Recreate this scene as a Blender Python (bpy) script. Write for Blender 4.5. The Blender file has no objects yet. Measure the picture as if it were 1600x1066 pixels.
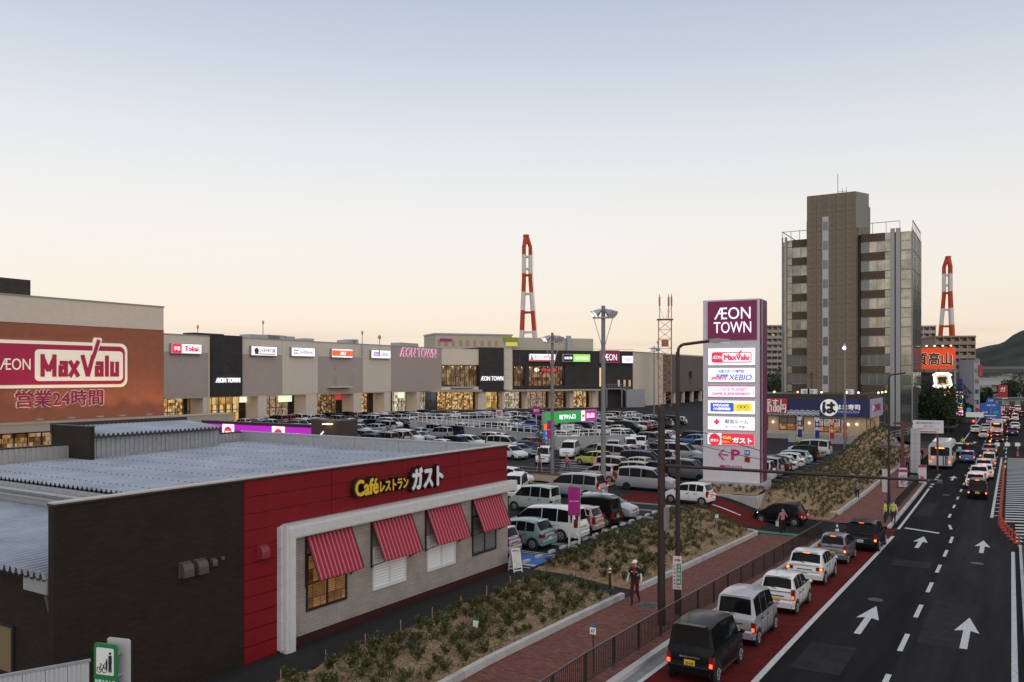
import bpy, bmesh, math, random
from mathutils import Vector, Matrix
rnd = random.Random(7)
R = math.radians
sc = bpy.context.scene
COL = sc.collection

# ------------------------------------------------------------------ camera
CAMH, F, HOR, YAW = 9.2, 1300.0, 587.0, R(30.96)
SN, CN = math.sin(YAW), math.cos(YAW)
cam = bpy.data.objects.new('camera', bpy.data.cameras.new('camera'))
COL.objects.link(cam)
cam.location = (0, 0, CAMH)
cam.rotation_euler = (R(90), 0, YAW)
cam.data.sensor_width = 36
cam.data.lens = F / 1600 * 36
cam.data.shift_y = 54 / 1600
cam.data.clip_start = 0.1
cam.data.clip_end = 20000
sc.camera = cam

# ------------------------------------------------------------------ sky and fill light
world = bpy.data.worlds.new('World')
sc.world = world
world.use_nodes = True
FILL_AZ = -140.0    # degrees to the left of +Y: fill lamp added behind the camera to brighten the facades
FILL_EL = 35.0
GLOW_AZ = 62.0     # where the afterglow is
def build_world():
    nt = world.node_tree
    nt.nodes.clear()
    out = nt.nodes.new('ShaderNodeOutputWorld')
    bg = nt.nodes.new('ShaderNodeBackground')
    sky = nt.nodes.new('ShaderNodeTexSky')
    sky.sky_type = 'NISHITA'
    sky.sun_disc = False
    sky.sun_elevation = R(FILL_EL)
    sky.sun_rotation = R(-FILL_AZ)
    sky.altitude = 0
    sky.air_density = 1.0
    sky.dust_density = 2.0
    sky.ozone_density = 2.0
    # a clear sky just after sunset: cream at the horizon, grey blue above, a little dimmer away from the glow
    tc = nt.nodes.new('ShaderNodeTexCoord'); sp = nt.nodes.new('ShaderNodeSeparateXYZ'); rp = nt.nodes.new('ShaderNodeValToRGB')
    nt.links.new(tc.outputs['Generated'], sp.inputs[0]); nt.links.new(sp.outputs[2], rp.inputs[0])
    cr = rp.color_ramp
    stops = [(0, (.93,.75,.57)), (.05, (.98,.83,.665)), (.1, (.97,.885,.775)), (.17, (.93,.90,.86)), (.27, (.78,.81,.84)), (.36, (.60,.66,.76)), (.43, (.49,.56,.685)), (1, (.36,.42,.54))]
    while len(cr.elements) < len(stops): cr.elements.new(.5)
    for e, (p, c) in zip(cr.elements, stops): e.position = p; e.color = (*c, 1)
    dt = nt.nodes.new('ShaderNodeVectorMath'); dt.operation = 'DOT_PRODUCT'
    dt.inputs[1].default_value = (-math.sin(R(GLOW_AZ)), math.cos(R(GLOW_AZ)), 0)
    nt.links.new(tc.outputs['Generated'], dt.inputs[0])
    mr = nt.nodes.new('ShaderNodeMapRange'); mr.inputs[1].default_value = -.2; mr.inputs[2].default_value = 1; mr.inputs[3].default_value = .9; mr.inputs[4].default_value = 1.02
    nt.links.new(dt.outputs['Value'], mr.inputs[0])
    mu = nt.nodes.new('ShaderNodeMix'); mu.data_type = 'RGBA'; mu.blend_type = 'MULTIPLY'; mu.inputs[0].default_value = 1
    nt.links.new(rp.outputs[0], mu.inputs[6]); nt.links.new(mr.outputs[0], mu.inputs[7])
    # thin streaks of cloud low over the horizon
    mp = nt.nodes.new('ShaderNodeMapping'); mp.inputs['Scale'].default_value = (3, 3, 42); nt.links.new(tc.outputs['Generated'], mp.inputs[0])
    nz = nt.nodes.new('ShaderNodeTexNoise'); nz.inputs['Scale'].default_value = 1.6; nz.inputs['Detail'].default_value = 6; nt.links.new(mp.outputs[0], nz.inputs['Vector'])
    m1 = nt.nodes.new('ShaderNodeMapRange'); m1.inputs[1].default_value = .48; m1.inputs[2].default_value = .72; m1.inputs[3].default_value = 0; m1.inputs[4].default_value = 1; nt.links.new(nz.outputs['Fac'], m1.inputs[0])
    m2 = nt.nodes.new('ShaderNodeMapRange'); m2.inputs[1].default_value = .028; m2.inputs[2].default_value = .062; m2.inputs[3].default_value = .6; m2.inputs[4].default_value = 0; nt.links.new(sp.outputs[2], m2.inputs[0])
    m3 = nt.nodes.new('ShaderNodeMath'); m3.operation = 'MULTIPLY'; nt.links.new(m1.outputs[0], m3.inputs[0]); nt.links.new(m2.outputs[0], m3.inputs[1])
    cm = nt.nodes.new('ShaderNodeMix'); cm.data_type = 'RGBA'; cm.inputs[7].default_value = (.62,.49,.47,1); nt.links.new(m3.outputs[0], cm.inputs[0]); nt.links.new(mu.outputs[2], cm.inputs[6])
    bg.inputs['Strength'].default_value = 0.97
    nt.links.new(cm.outputs[2], bg.inputs[0])
    b2 = nt.nodes.new('ShaderNodeBackground'); b2.inputs['Strength'].default_value = .004
    nt.links.new(sky.outputs[0], b2.inputs[0])
    ad = nt.nodes.new('ShaderNodeAddShader'); nt.links.new(bg.outputs[0], ad.inputs[0]); nt.links.new(b2.outputs[0], ad.inputs[1])
    nt.links.new(ad.outputs[0], out.inputs[0])
build_world()
sun = bpy.data.objects.new('sun', bpy.data.lights.new('sun', 'SUN'))  # broad soft fill lamp added for bright facades; the afterglow lies elsewhere
COL.objects.link(sun)
sun.data.energy = 1.4
sun.data.angle = R(110)
sun.data.color = (1, .9, .82)
sun.rotation_euler = (R(90 - FILL_EL), 0, R(FILL_AZ) + math.pi)
sc.view_settings.view_transform = 'Standard'
sc.view_settings.look = 'None'
sc.view_settings.gamma = 1
sc.view_settings.use_curve_mapping = False
sc.view_settings.exposure = 0.0
sc.cycles.max_bounces = 6
sc.cycles.diffuse_bounces = 3
sc.cycles.glossy_bounces = 3
sc.cycles.transparent_max_bounces = 8
sc.cycles.use_denoising = True

# ------------------------------------------------------------------ helpers
def G(px, py, z=0.0):
    """world point at height z seen at that place of the photograph"""
    d = F * (CAMH - z) / (py - HOR)
    xc = (px - 800) / F * d
    return Vector((CN * xc - SN * d, SN * xc + CN * d, z))

def P(px, py, d):
    """world point at camera depth d"""
    xc = (px - 800) / F * d
    return Vector((CN * xc - SN * d, SN * xc + CN * d, CAMH - (py - HOR) / F * d))

def proj(x, y, z):
    d = -SN * x + CN * y
    xc = CN * x + SN * y
    return 800 + F * xc / d, HOR + F * (CAMH - z) / d, d

class Facade:
    """vertical plane through two plan points; u runs to the right as seen from outside"""
    def __init__(s, a, b):
        s.o = Vector((a[0], a[1]))
        e = Vector((b[0], b[1])) - s.o
        s.len = e.length
        s.e = e.normalized()
        s.rz = math.atan2(s.e.y, s.e.x)
    def uz(s, px, py):
        t = (px - 800) / F
        dx, dy = CN * t - SN, SN * t + CN
        det = dx * (-s.e.y) - (-s.e.x) * dy
        d = (s.o.x * (-s.e.y) - (-s.e.x) * s.o.y) / det
        p = Vector((dx * d, dy * d))
        return (p - s.o).dot(s.e), CAMH - (py - HOR) / F * d
    def u(s, px): return s.uz(px, HOR)[0]
    def at(s, u, z=0, y=0):
        n = Vector((-s.e.y, s.e.x))          # into the building
        p = s.o + s.e * u + n * y
        return Vector((p.x, p.y, z))

class MB:
    def __init__(s): s.v, s.f, s.m = [], [], []
    def add(s, vs, fs, mi=0):
        b = len(s.v)
        s.v += [tuple(q) for q in vs]
        s.f += [tuple(b + i for i in q) for q in fs]
        s.m += [mi] * len(fs)
        return s
    def box(s, x0, x1, y0, y1, z0, z1, mi=0):
        return s.add([(x0,y0,z0),(x1,y0,z0),(x1,y1,z0),(x0,y1,z0),(x0,y0,z1),(x1,y0,z1),(x1,y1,z1),(x0,y1,z1)],
                     [(0,3,2,1),(4,5,6,7),(0,1,5,4),(1,2,6,5),(2,3,7,6),(3,0,4,7)], mi)
    def bar(s, p0, p1, w, h, mi=0, up=(0,0,1)):
        p0, p1 = Vector(p0), Vector(p1)
        d = (p1 - p0).normalized()
        u = Vector(up)
        if abs(d.dot(u)) > .98: u = Vector((0,1,0))
        a = d.cross(u).normalized() * w / 2
        b = a.cross(d).normalized() * h / 2
        vs = [p0-a-b, p0+a-b, p0+a+b, p0-a+b, p1-a-b, p1+a-b, p1+a+b, p1-a+b]
        return s.add(vs, [(0,1,2,3),(7,6,5,4),(0,4,5,1),(1,5,6,2),(2,6,7,3),(3,7,4,0)], mi)
    def cyl(s, p0, p1, r0, r1=None, n=10, mi=0, caps=True):
        r1 = r0 if r1 is None else r1
        p0, p1 = Vector(p0), Vector(p1)
        d = (p1 - p0).normalized()
        u = Vector((0,0,1)) if abs(d.z) < .9 else Vector((1,0,0))
        a = d.cross(u).normalized(); b = d.cross(a)
        vs = []
        for k in range(n):
            t = 2*math.pi*k/n
            vs.append(p0 + (a*math.cos(t) + b*math.sin(t))*r0)
        for k in range(n):
            t = 2*math.pi*k/n
            vs.append(p1 + (a*math.cos(t) + b*math.sin(t))*r1)
        fs = [(k, n+k, n+(k+1)%n, (k+1)%n) for k in range(n)]
        if caps: fs += [tuple(range(n)), tuple(range(2*n-1, n-1, -1))]
        return s.add(vs, fs, mi)
    def tube(s, pts, r, n=8, mi=0):
        for a, b in zip(pts, pts[1:]): s.cyl(a, b, r, r, n, mi)
        return s
    def plate(s, poly, y0, y1, mi=0):
        """polygon (x,z), counter-clockwise seen from -y, front at y0, back at y1"""
        n = len(poly)
        vs = [(x, y0, z) for x, z in poly] + [(x, y1, z) for x, z in poly]
        fs = [tuple(range(n)), tuple(range(2*n-1, n-1, -1))] + [((k+1)%n, k, n+k, n+(k+1)%n) for k in range(n)]
        return s.add(vs, fs, mi)
    def prism(s, poly, z0, z1, mi=0):
        n = len(poly)
        vs = [(x, y, z0) for x, y in poly] + [(x, y, z1) for x, y in poly]
        fs = [tuple(range(n-1, -1, -1)), tuple(range(n, 2*n))] + [(k, (k+1)%n, n+(k+1)%n, n+k) for k in range(n)]
        return s.add(vs, fs, mi)
    def ball(s, c, rx, ry=None, rz=None, n=8, m=6, mi=0):
        ry = rx if ry is None else ry; rz = rx if rz is None else rz
        vs = [(c[0], c[1], c[2]-rz)]
        for j in range(1, m):
            t = math.pi*j/m - math.pi/2
            for k in range(n):
                a = 2*math.pi*k/n
                vs.append((c[0]+rx*math.cos(t)*math.cos(a), c[1]+ry*math.cos(t)*math.sin(a), c[2]+rz*math.sin(t)))
        vs.append((c[0], c[1], c[2]+rz))
        fs = [(0, 1+(k+1)%n, 1+k) for k in range(n)]
        for j in range(m-2):
            b = 1 + j*n
            fs += [(b+k, b+(k+1)%n, b+n+(k+1)%n, b+n+k) for k in range(n)]
        b = 1 + (m-2)*n; L = len(vs)-1
        fs += [(b+k, b+(k+1)%n, L) for k in range(n)]
        return s.add(vs, fs, mi)
    def mesh(s, name, mats, smooth=None):
        me = bpy.data.meshes.new(name)
        me.from_pydata(s.v, [], s.f)
        for m in (mats if isinstance(mats, (list, tuple)) else [mats]): me.materials.append(m)
        if any(s.m): me.polygons.foreach_set('material_index', s.m)
        if smooth:
            me.polygons.foreach_set('use_smooth', [True]*len(me.polygons))
            me.set_sharp_from_angle(angle=R(smooth))
        me.update()
        return me
    def build(s, name, mats, parent=None, smooth=None, **kw):
        return obj(name, s.mesh(name, mats, smooth), parent, **kw)

def obj(name, me, parent=None, loc=None, rz=0, label=None):
    o = bpy.data.objects.new(name, me)
    COL.objects.link(o)
    if parent is not None: o.parent = parent
    if loc is not None: o.location = loc
    if rz: o.rotation_euler = (0, 0, rz)
    if label: o['label'] = label
    return o

def tag(o, label=None, cat=None, group=None, kind=None):
    if label: o['label'] = label
    if cat: o['category'] = cat
    if group: o['group'] = group
    if kind: o['kind'] = kind
    return o

def thing(name, label, cat, loc=(0,0,0), rz=0, group=None):
    o = bpy.data.objects.new(name, None)
    o.empty_display_size = .2
    COL.objects.link(o)
    o.location = loc
    o.rotation_euler = (0, 0, rz)
    return tag(o, label, cat, group)

def struct(o): o['kind'] = 'structure'; return o

KIDS = {}
def copy_tree(o, parent=None):
    c = o.copy(); COL.objects.link(c)
    c.parent = parent
    for ch in KIDS.setdefault(o.name, list(o.children)): copy_tree(ch, c)
    return c

# ------------------------------------------------------------------ materials
MATS = {}
def mat(name, col, rough=.6, metal=0.0, var=0.0, scale=3.0, bump=0.0, bscale=None, emit=None, estr=0.0, spec=None, coat=0.0, stretch=None):
    if name in MATS: return MATS[name]
    m = bpy.data.materials.new(name); m.use_nodes = True
    nt = m.node_tree; b = nt.nodes['Principled BSDF']
    c = (*col, 1)
    b.inputs['Base Color'].default_value = c
    b.inputs['Roughness'].default_value = rough
    b.inputs['Specular IOR Level'].default_value = .5 if rough < .6 else .22
    b.inputs['Metallic'].default_value = metal
    if spec is not None: b.inputs['Specular IOR Level'].default_value = spec
    if coat: b.inputs['Coat Weight'].default_value = coat; b.inputs['Coat Roughness'].default_value = .05
    if emit: b.inputs['Emission Color'].default_value = (*emit, 1); b.inputs['Emission Strength'].default_value = estr
    if var or bump:
        tc = nt.nodes.new('ShaderNodeTexCoord')
        mp = nt.nodes.new('ShaderNodeMapping')
        if stretch: mp.inputs['Scale'].default_value = stretch
        nt.links.new(tc.outputs['Object'], mp.inputs[0])
    if var:
        n = nt.nodes.new('ShaderNodeTexNoise'); n.inputs['Scale'].default_value = scale; n.inputs['Detail'].default_value = 6
        n.inputs['Roughness'].default_value = .65
        nt.links.new(mp.outputs[0], n.inputs['Vector'])
        r = nt.nodes.new('ShaderNodeValToRGB')
        r.color_ramp.elements[0].position = .3; r.color_ramp.elements[1].position = .7
        r.color_ramp.elements[0].color = (*[max(0, q*(1-var)) for q in col], 1)
        r.color_ramp.elements[1].color = (*[min(1, q*(1+var)) for q in col], 1)
        nt.links.new(n.outputs['Fac'], r.inputs[0]); nt.links.new(r.outputs[0], b.inputs['Base Color'])
    if bump:
        n2 = nt.nodes.new('ShaderNodeTexNoise'); n2.inputs['Scale'].default_value = bscale or scale*8; n2.inputs['Detail'].default_value = 4
        nt.links.new(mp.outputs[0], n2.inputs['Vector'])
        bp = nt.nodes.new('ShaderNodeBump'); bp.inputs['Strength'].default_value = bump; bp.inputs['Distance'].default_value = .02
        nt.links.new(n2.outputs['Fac'], bp.inputs['Height']); nt.links.new(bp.outputs[0], b.inputs['Normal'])
    MATS[name] = m
    return m

def courses(name, col, course=.1, length=.4, mortar=.008, dark=.6, rough=.7, var=.15, wall=True, bump=.4, soft=1.0):
    """courses of small tiles or siding too fine to pick apart, in object space"""
    if name in MATS: return MATS[name]
    m = bpy.data.materials.new(name); m.use_nodes = True
    nt = m.node_tree; b = nt.nodes['Principled BSDF']; b.inputs['Roughness'].default_value = rough; b.inputs['Specular IOR Level'].default_value = .15
    tc = nt.nodes.new('ShaderNodeTexCoord'); sp = nt.nodes.new('ShaderNodeSeparateXYZ'); cb = nt.nodes.new('ShaderNodeCombineXYZ')
    nt.links.new(tc.outputs['Object'], sp.inputs[0])
    if wall:
        ad = nt.nodes.new('ShaderNodeMath'); ad.operation = 'ADD'
        nt.links.new(sp.outputs[0], ad.inputs[0]); nt.links.new(sp.outputs[1], ad.inputs[1])
        nt.links.new(ad.outputs[0], cb.inputs[0]); nt.links.new(sp.outputs[2], cb.inputs[1])
    else:
        nt.links.new(sp.outputs[0], cb.inputs[1]); nt.links.new(sp.outputs[1], cb.inputs[0])
    br = nt.nodes.new('ShaderNodeTexBrick')
    br.inputs['Scale'].default_value = 1
    br.inputs['Brick Width'].default_value = length; br.inputs['Row Height'].default_value = course
    br.inputs['Mortar Size'].default_value = mortar
    br.inputs['Color1'].default_value = (*[q*(1-var) for q in col], 1); br.inputs['Color2'].default_value = (*[min(1,q*(1+var)) for q in col], 1)
    br.inputs['Mortar'].default_value = (*[q*dark for q in col], 1)
    nt.links.new(cb.outputs[0], br.inputs['Vector'])
    nz = nt.nodes.new('ShaderNodeTexNoise'); nz.inputs['Scale'].default_value = 1.3; nz.inputs['Detail'].default_value = 5
    nt.links.new(tc.outputs['Object'], nz.inputs['Vector'])
    mr = nt.nodes.new('ShaderNodeMapRange'); mr.inputs[1].default_value = .3; mr.inputs[2].default_value = .7; mr.inputs[3].default_value = 1-.15*soft; mr.inputs[4].default_value = 1+.1*soft
    nt.links.new(nz.outputs['Fac'], mr.inputs[0])
    mx = nt.nodes.new('ShaderNodeMix'); mx.data_type = 'RGBA'; mx.blend_type = 'MULTIPLY'; mx.inputs[0].default_value = 1
    nt.links.new(br.outputs['Color'], mx.inputs[6]); nt.links.new(mr.outputs[0], mx.inputs[7])
    nt.links.new(mx.outputs[2], b.inputs['Base Color'])
    bp = nt.nodes.new('ShaderNodeBump'); bp.inputs['Strength'].default_value = bump; bp.inputs['Distance'].default_value = .01; bp.invert = True
    nt.links.new(br.outputs['Fac'], bp.inputs['Height']); nt.links.new(bp.outputs[0], b.inputs['Normal'])
    MATS[name] = m
    return m

def island(name, cols, rough=.8, bump=.25, bscale=60):
    """colour picked at random per separate piece of a mesh, per object for single pieces"""
    if name in MATS: return MATS[name]
    m = bpy.data.materials.new(name); m.use_nodes = True
    nt = m.node_tree; b = nt.nodes['Principled BSDF']; b.inputs['Roughness'].default_value = rough; b.inputs['Specular IOR Level'].default_value = .15
    g = nt.nodes.new('ShaderNodeNewGeometry'); oi = nt.nodes.new('ShaderNodeObjectInfo')
    ad = nt.nodes.new('ShaderNodeMath'); ad.operation = 'ADD'; fr = nt.nodes.new('ShaderNodeMath'); fr.operation = 'FRACT'
    nt.links.new(g.outputs['Random Per Island'], ad.inputs[0]); nt.links.new(oi.outputs['Random'], ad.inputs[1]); nt.links.new(ad.outputs[0], fr.inputs[0])
    r = nt.nodes.new('ShaderNodeValToRGB')
    while len(r.color_ramp.elements) < len(cols): r.color_ramp.elements.new(.5)
    for k, c in enumerate(cols):
        r.color_ramp.elements[k].position = k/(len(cols)-1); r.color_ramp.elements[k].color = (*c, 1)
    nt.links.new(fr.outputs[0], r.inputs[0]); nt.links.new(r.outputs[0], b.inputs['Base Color'])
    if bump:
        tc = nt.nodes.new('ShaderNodeTexCoord'); n2 = nt.nodes.new('ShaderNodeTexNoise'); n2.inputs['Scale'].default_value = bscale
        nt.links.new(tc.outputs['Object'], n2.inputs['Vector'])
        bp = nt.nodes.new('ShaderNodeBump'); bp.inputs['Strength'].default_value = bump; bp.inputs['Distance'].default_value = .01
        nt.links.new(n2.outputs['Fac'], bp.inputs['Height']); nt.links.new(bp.outputs[0], b.inputs['Normal'])
    MATS[name] = m
    return m

def glow(name, col, s=1.0, base=None):
    return mat(name, base or tuple(min(.8, q) for q in col), .4, emit=col, estr=s)

def shop_glow(name, cols, s=1.0, sx=.8, sz=1.5, seed=0):
    """a lit shop interior: patches of lit shelves, goods and walls"""
    if name in MATS: return MATS[name]
    m = bpy.data.materials.new(name); m.use_nodes = True
    nt = m.node_tree; b = nt.nodes['Principled BSDF']
    tc = nt.nodes.new('ShaderNodeTexCoord'); mp = nt.nodes.new('ShaderNodeMapping')
    mp.inputs['Scale'].default_value = (sx, sx, sz); mp.inputs['Location'].default_value = (seed*3.7, 0, seed)
    nt.links.new(tc.outputs['Object'], mp.inputs[0])
    sq = nt.nodes.new('ShaderNodeSeparateXYZ'); cq = nt.nodes.new('ShaderNodeCombineXYZ'); nt.links.new(mp.outputs[0], sq.inputs[0])
    nt.links.new(sq.outputs[0], cq.inputs[0]); nt.links.new(sq.outputs[2], cq.inputs[1])
    v = nt.nodes.new('ShaderNodeTexBrick'); v.inputs['Scale'].default_value = 1.0; v.inputs['Brick Width'].default_value = .42; v.inputs['Row Height'].default_value = .8
    v.inputs['Mortar Size'].default_value = .03; v.inputs['Color1'].default_value = (0,0,0,1); v.inputs['Color2'].default_value = (1,1,1,1); v.inputs['Mortar'].default_value = (.1,.1,.1,1)
    v.offset = .37; v.squash = 1.6; v.squash_frequency = 3
    nt.links.new(cq.outputs[0], v.inputs['Vector'])
    sp = nt.nodes.new('ShaderNodeSeparateColor'); nt.links.new(v.outputs['Color'], sp.inputs[0])
    n = nt.nodes.new('ShaderNodeTexNoise'); n.inputs['Scale'].default_value = 2.2; n.inputs['Detail'].default_value = 5
    nt.links.new(mp.outputs[0], n.inputs['Vector'])
    ad = nt.nodes.new('ShaderNodeMath'); ad.operation = 'MULTIPLY_ADD'; ad.inputs[1].default_value = .55
    nt.links.new(sp.outputs[0], ad.inputs[0]); 
    sb = nt.nodes.new('ShaderNodeMath'); sb.operation = 'MULTIPLY'; sb.inputs[1].default_value = .5
    nt.links.new(n.outputs['Fac'], sb.inputs[0]); nt.links.new(sb.outputs[0], ad.inputs[2])
    r = nt.nodes.new('ShaderNodeValToRGB')
    while len(r.color_ramp.elements) < len(cols): r.color_ramp.elements.new(.5)
    for k, c in enumerate(cols):
        r.color_ramp.elements[k].position = .12 + .7*k/(len(cols)-1); r.color_ramp.elements[k].color = (*c, 1)
    nt.links.new(ad.outputs[0], r.inputs[0])
    b.inputs['Base Color'].default_value = (.15, .1, .06, 1)
    nt.links.new(r.outputs[0], b.inputs['Emission Color'])
    b.inputs['Emission Strength'].default_value = s
    MATS[name] = m
    return m

def glass_mix(name, col=(.02,.025,.03), clear=.75, rough=.03):
    if name in MATS: return MATS[name]
    m = bpy.data.materials.new(name); m.use_nodes = True
    nt = m.node_tree; nt.nodes.clear()
    o = nt.nodes.new('ShaderNodeOutputMaterial'); mx = nt.nodes.new('ShaderNodeMixShader')
    t = nt.nodes.new('ShaderNodeBsdfTransparent'); g = nt.nodes.new('ShaderNodeBsdfPrincipled')
    g.inputs['Base Color'].default_value = (*col, 1); g.inputs['Roughness'].default_value = rough
    mx.inputs[0].default_value = 1 - clear
    nt.links.new(t.outputs[0], mx.inputs[1]); nt.links.new(g.outputs[0], mx.inputs[2]); nt.links.new(mx.outputs[0], o.inputs[0])
    MATS[name] = m
    return m

# ------------------------------------------------------------------ lettering
def letters_mesh(body, bold=0.0, ext=.02, shear=0.0, spacing=1.0, mats=None):
    cu = bpy.data.curves.new('lettering', 'FONT')
    cu.body = body; cu.size = 1; cu.extrude = ext; cu.shear = shear
    cu.space_character = spacing; cu.resolution_u = 3; cu.align_x = 'LEFT'
    o = bpy.data.objects.new('lettering', cu)
    me = bpy.data.meshes.new_from_object(o)
    bpy.data.objects.remove(o); bpy.data.curves.remove(cu)
    if bold > 0:                      # heavier strokes: copies shifted a little, each a hair deeper
        v = [q.co.copy() for q in me.vertices]; f = [tuple(p.vertices) for p in me.polygons]
        vs, fs = [], []
        for k, (dx, dy) in enumerate(((0,0),(bold,0),(-bold,0),(0,bold),(0,-bold))):
            b_ = len(vs); vs += [(c.x+dx, c.y+dy, c.z*(1-.01*k)) for c in v]; fs += [tuple(b_+i for i in q) for q in f]
        bpy.data.meshes.remove(me)
        me = bpy.data.meshes.new('lettering'); me.from_pydata(vs, [], fs)
    return me

def lettering(body, x, z, w=None, h=None, y=0.0, depth=.04, m=None, parent=None, bold=0.0, name='lettering', shear=0.0, spacing=1.0, flat=False):
    """text centred at (x, z) on a facade, front face depth metres proud of y (outside is -y)"""
    me = letters_mesh(body, bold, .5, shear, spacing)
    co = [v.co.copy() for v in me.vertices]
    if not co: return None
    x0, x1 = min(c.x for c in co), max(c.x for c in co); y0, y1 = min(c.y for c in co), max(c.y for c in co)
    sx = w/(x1-x0) if w else None
    sz = h/(y1-y0) if h else None
    sx = sx or sz; sz = sz or sx
    for v in me.vertices:
        c = v.co
        if flat: v.co = ((c.x-(x0+x1)/2)*sx + x, (c.y-(y0+y1)/2)*sz + z, y + (c.z+.5)*depth)
        else: v.co = ((c.x-(x0+x1)/2)*sx + x, y - (c.z+.5)*depth, (c.y-(y0+y1)/2)*sz + z)
    me.materials.clear()
    me.materials.append(m)
    return obj(name, me, parent)

def rrect(x0, x1, z0, z1, r, n=5):
    pts = []
    for cx, cz, a in ((x1-r, z1-r, 0), (x0+r, z1-r, 90), (x0+r, z0+r, 180), (x1-r, z0+r, 270)):
        for k in range(n+1):
            t = R(a + 90*k/n); pts.append((cx + r*math.cos(t), cz + r*math.sin(t)))
    return pts
def disc(cx, cz, rx, rz=None, n=24):
    rz = rz or rx
    return [(cx+rx*math.cos(2*math.pi*k/n), cz+rz*math.sin(2*math.pi*k/n)) for k in range(n)]
def panel(name, x0, x1, z0, z1, y0, y1, m, parent, r=0, **kw):
    b = MB()
    b.plate(rrect(x0, x1, z0, z1, r) if r else [(x0,z0),(x1,z0),(x1,z1),(x0,z1)], y0, y1)
    return b.build(name, m, parent, **kw)

# ------------------------------------------------------------------ shared paints
WHITE = mat('white_paint', (.78,.78,.76), .5)
BLACK = mat('black_metal', (.02,.02,.022), .45)
DBROWN = mat('brown_steel', (.03,.018,.014), .5)
GALV = mat('galvanised_steel', (.36,.37,.38), .5, .3, var=.12, scale=4)
CONC = mat('concrete', (.4,.39,.37), .85, var=.15, scale=2, bump=.2)
ALU = mat('aluminium', (.5,.51,.52), .4, .6)
CREAM = courses('cream_siding', (.68,.6,.495), .3, 9, .01, .9, var=.012, bump=.12, soft=.3)
TAUPE = courses('taupe_siding', (.44,.365,.325), .3, 9, .01, .9, var=.012, bump=.12, soft=.3)
CHAR = courses('charcoal_siding', (.05,.045,.045), .3, 1.8, .012, .6, var=.08)
ROSE = mat('crimson_paint', (.33,.012,.075), .45)
MAG = mat('magenta_paint', (.36,.01,.2), .45)
WGLOW = glow('lit_white_acrylic', (.93,.9,1.0), .85)
# ================================================================== THE GROUND
def zr(Y):
    """height of the road: falls away from the footbridge, then levels out"""
    if Y < 22: return 0.0
    if Y < 60:
        t = (Y-22)/38
        return -1.4*(t*t*(3-2*t)*.25 + t*.75)
    if Y < 80: return -1.4 - .12*(Y-60)/20
    return -1.52
ASPH = mat('asphalt_dark', (.0165,.016,.0165), .9, spec=.05, var=.4, scale=1.0, stretch=(1,.07,1), bump=.35, bscale=90)
ASPH2 = mat('asphalt_worn', (.024,.0232,.0238), .9, spec=.05, var=.4, scale=1.2, stretch=(1,.06,1), bump=.35, bscale=90)
REDASPH = mat('red_asphalt', (.105,.012,.01), .9, spec=.08, var=.3, scale=2.5, bump=.4, bscale=80)
LOTASPH = mat('asphalt_lot', (.027,.026,.027), .85, spec=.1, var=.2, scale=.6, bump=.25, bscale=60)
EARTH = mat('far_ground', (.06,.06,.055), .9, var=.4, scale=.02)
PAINT = mat('road_paint', (.52,.52,.5), .7, var=.35, scale=16)
GREENP = mat('green_paint', (.03,.2,.11), .6)
BLUEP = mat('blue_paint', (.05,.15,.42), .6, var=.2, scale=3)

def sheet(name, xs, ys, zf, m, parent=None, smooth=60):
    b = MB()
    vs = [(x, y, zf(x, y)) for y in ys for x in xs]
    n = len(xs)
    fs = [(j*n+i, j*n+i+1, (j+1)*n+i+1, (j+1)*n+i) for j in range(len(ys)-1) for i in range(n-1)]
    b.add(vs, fs)
    return b.build(name, m, parent, smooth)
def rng(a, b, n): return [a + (b-a)*k/n for k in range(n+1)]

big = 6000
g = struct(sheet('ground', [-big, big], [-400, big], lambda x, y: -3.2, EARTH))
RY = rng(-10, 90, 50) + [110, 140, 180, 240, 320, 420]
road = struct(sheet('road', rng(-9.75, 9, 6), RY, lambda x, y: zr(y), ASPH))
# the right lane of older, greyer asphalt and the red bus lane lie on it
sheet('right_lane_surface', [-3.2, 8.9], [y for y in RY if y <= 140], lambda x, y: zr(y)+.004, ASPH2, road)
sheet('red_lane', [-9.74, -6.75], rng(-10, 63.2, 40), lambda x, y: zr(y)+.005, REDASPH, road)
# lot
lot = struct(sheet('parking_lot', [-190, -19.5], [-12, 55], lambda x, y: 0.0, LOTASPH))
sheet('lot_asphalt', [-190, -19.55], [55.001, 63.2], lambda x, y: 0.0, LOTASPH, lot)
b = MB(); b.box(-19.6, -16.3, 62.9, 63.21, -1.6, .1); b.box(-16.46, -16.3, 63.22, 68, -1.6, .1); b.build('edge_kerb', CONC, lot)
sheet('lot_asphalt', [-190, -16.3], [63.2, 300], lambda x, y: 0.0, LOTASPH, lot)

def mark(name, pts, m=PAINT, parent=None, zf=None, dz=.012):
    """flat painted marking, polygon of plan points, cut along y where it is long"""
    b = MB()
    f = zf or (lambda x, y: zr(y))
    b.add([(x, y, f(x, y)+dz) for x, y in pts], [tuple(range(len(pts)))])
    return b.build(name, m, parent or road)
def strip(name, x, y0, y1, w, m=PAINT, parent=None, dz=.012, n=None, xe=None):
    n = n or max(1, int((y1-y0)/2.5)); xe = x if xe is None else xe
    ys = rng(y0, y1, n)
    b = MB()
    vs = []
    for k, y in enumerate(ys):
        xx = x + (xe-x)*k/n
        vs += [(xx-w/2, y, zr(y)+dz), (xx+w/2, y, zr(y)+dz)]
    b.add(vs, [(2*k, 2*k+1, 2*k+3, 2*k+2) for k in range(n)])
    return b.build(name, m, parent or road)
strip('edge_line', -6.68, -5, 60, .2)
strip('edge_line', -6.68, 63, 88, .18)
for k in range(6): strip('dashed_line', -6.65, 89+k*2.2, 90+k*2.2, .3)
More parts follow.
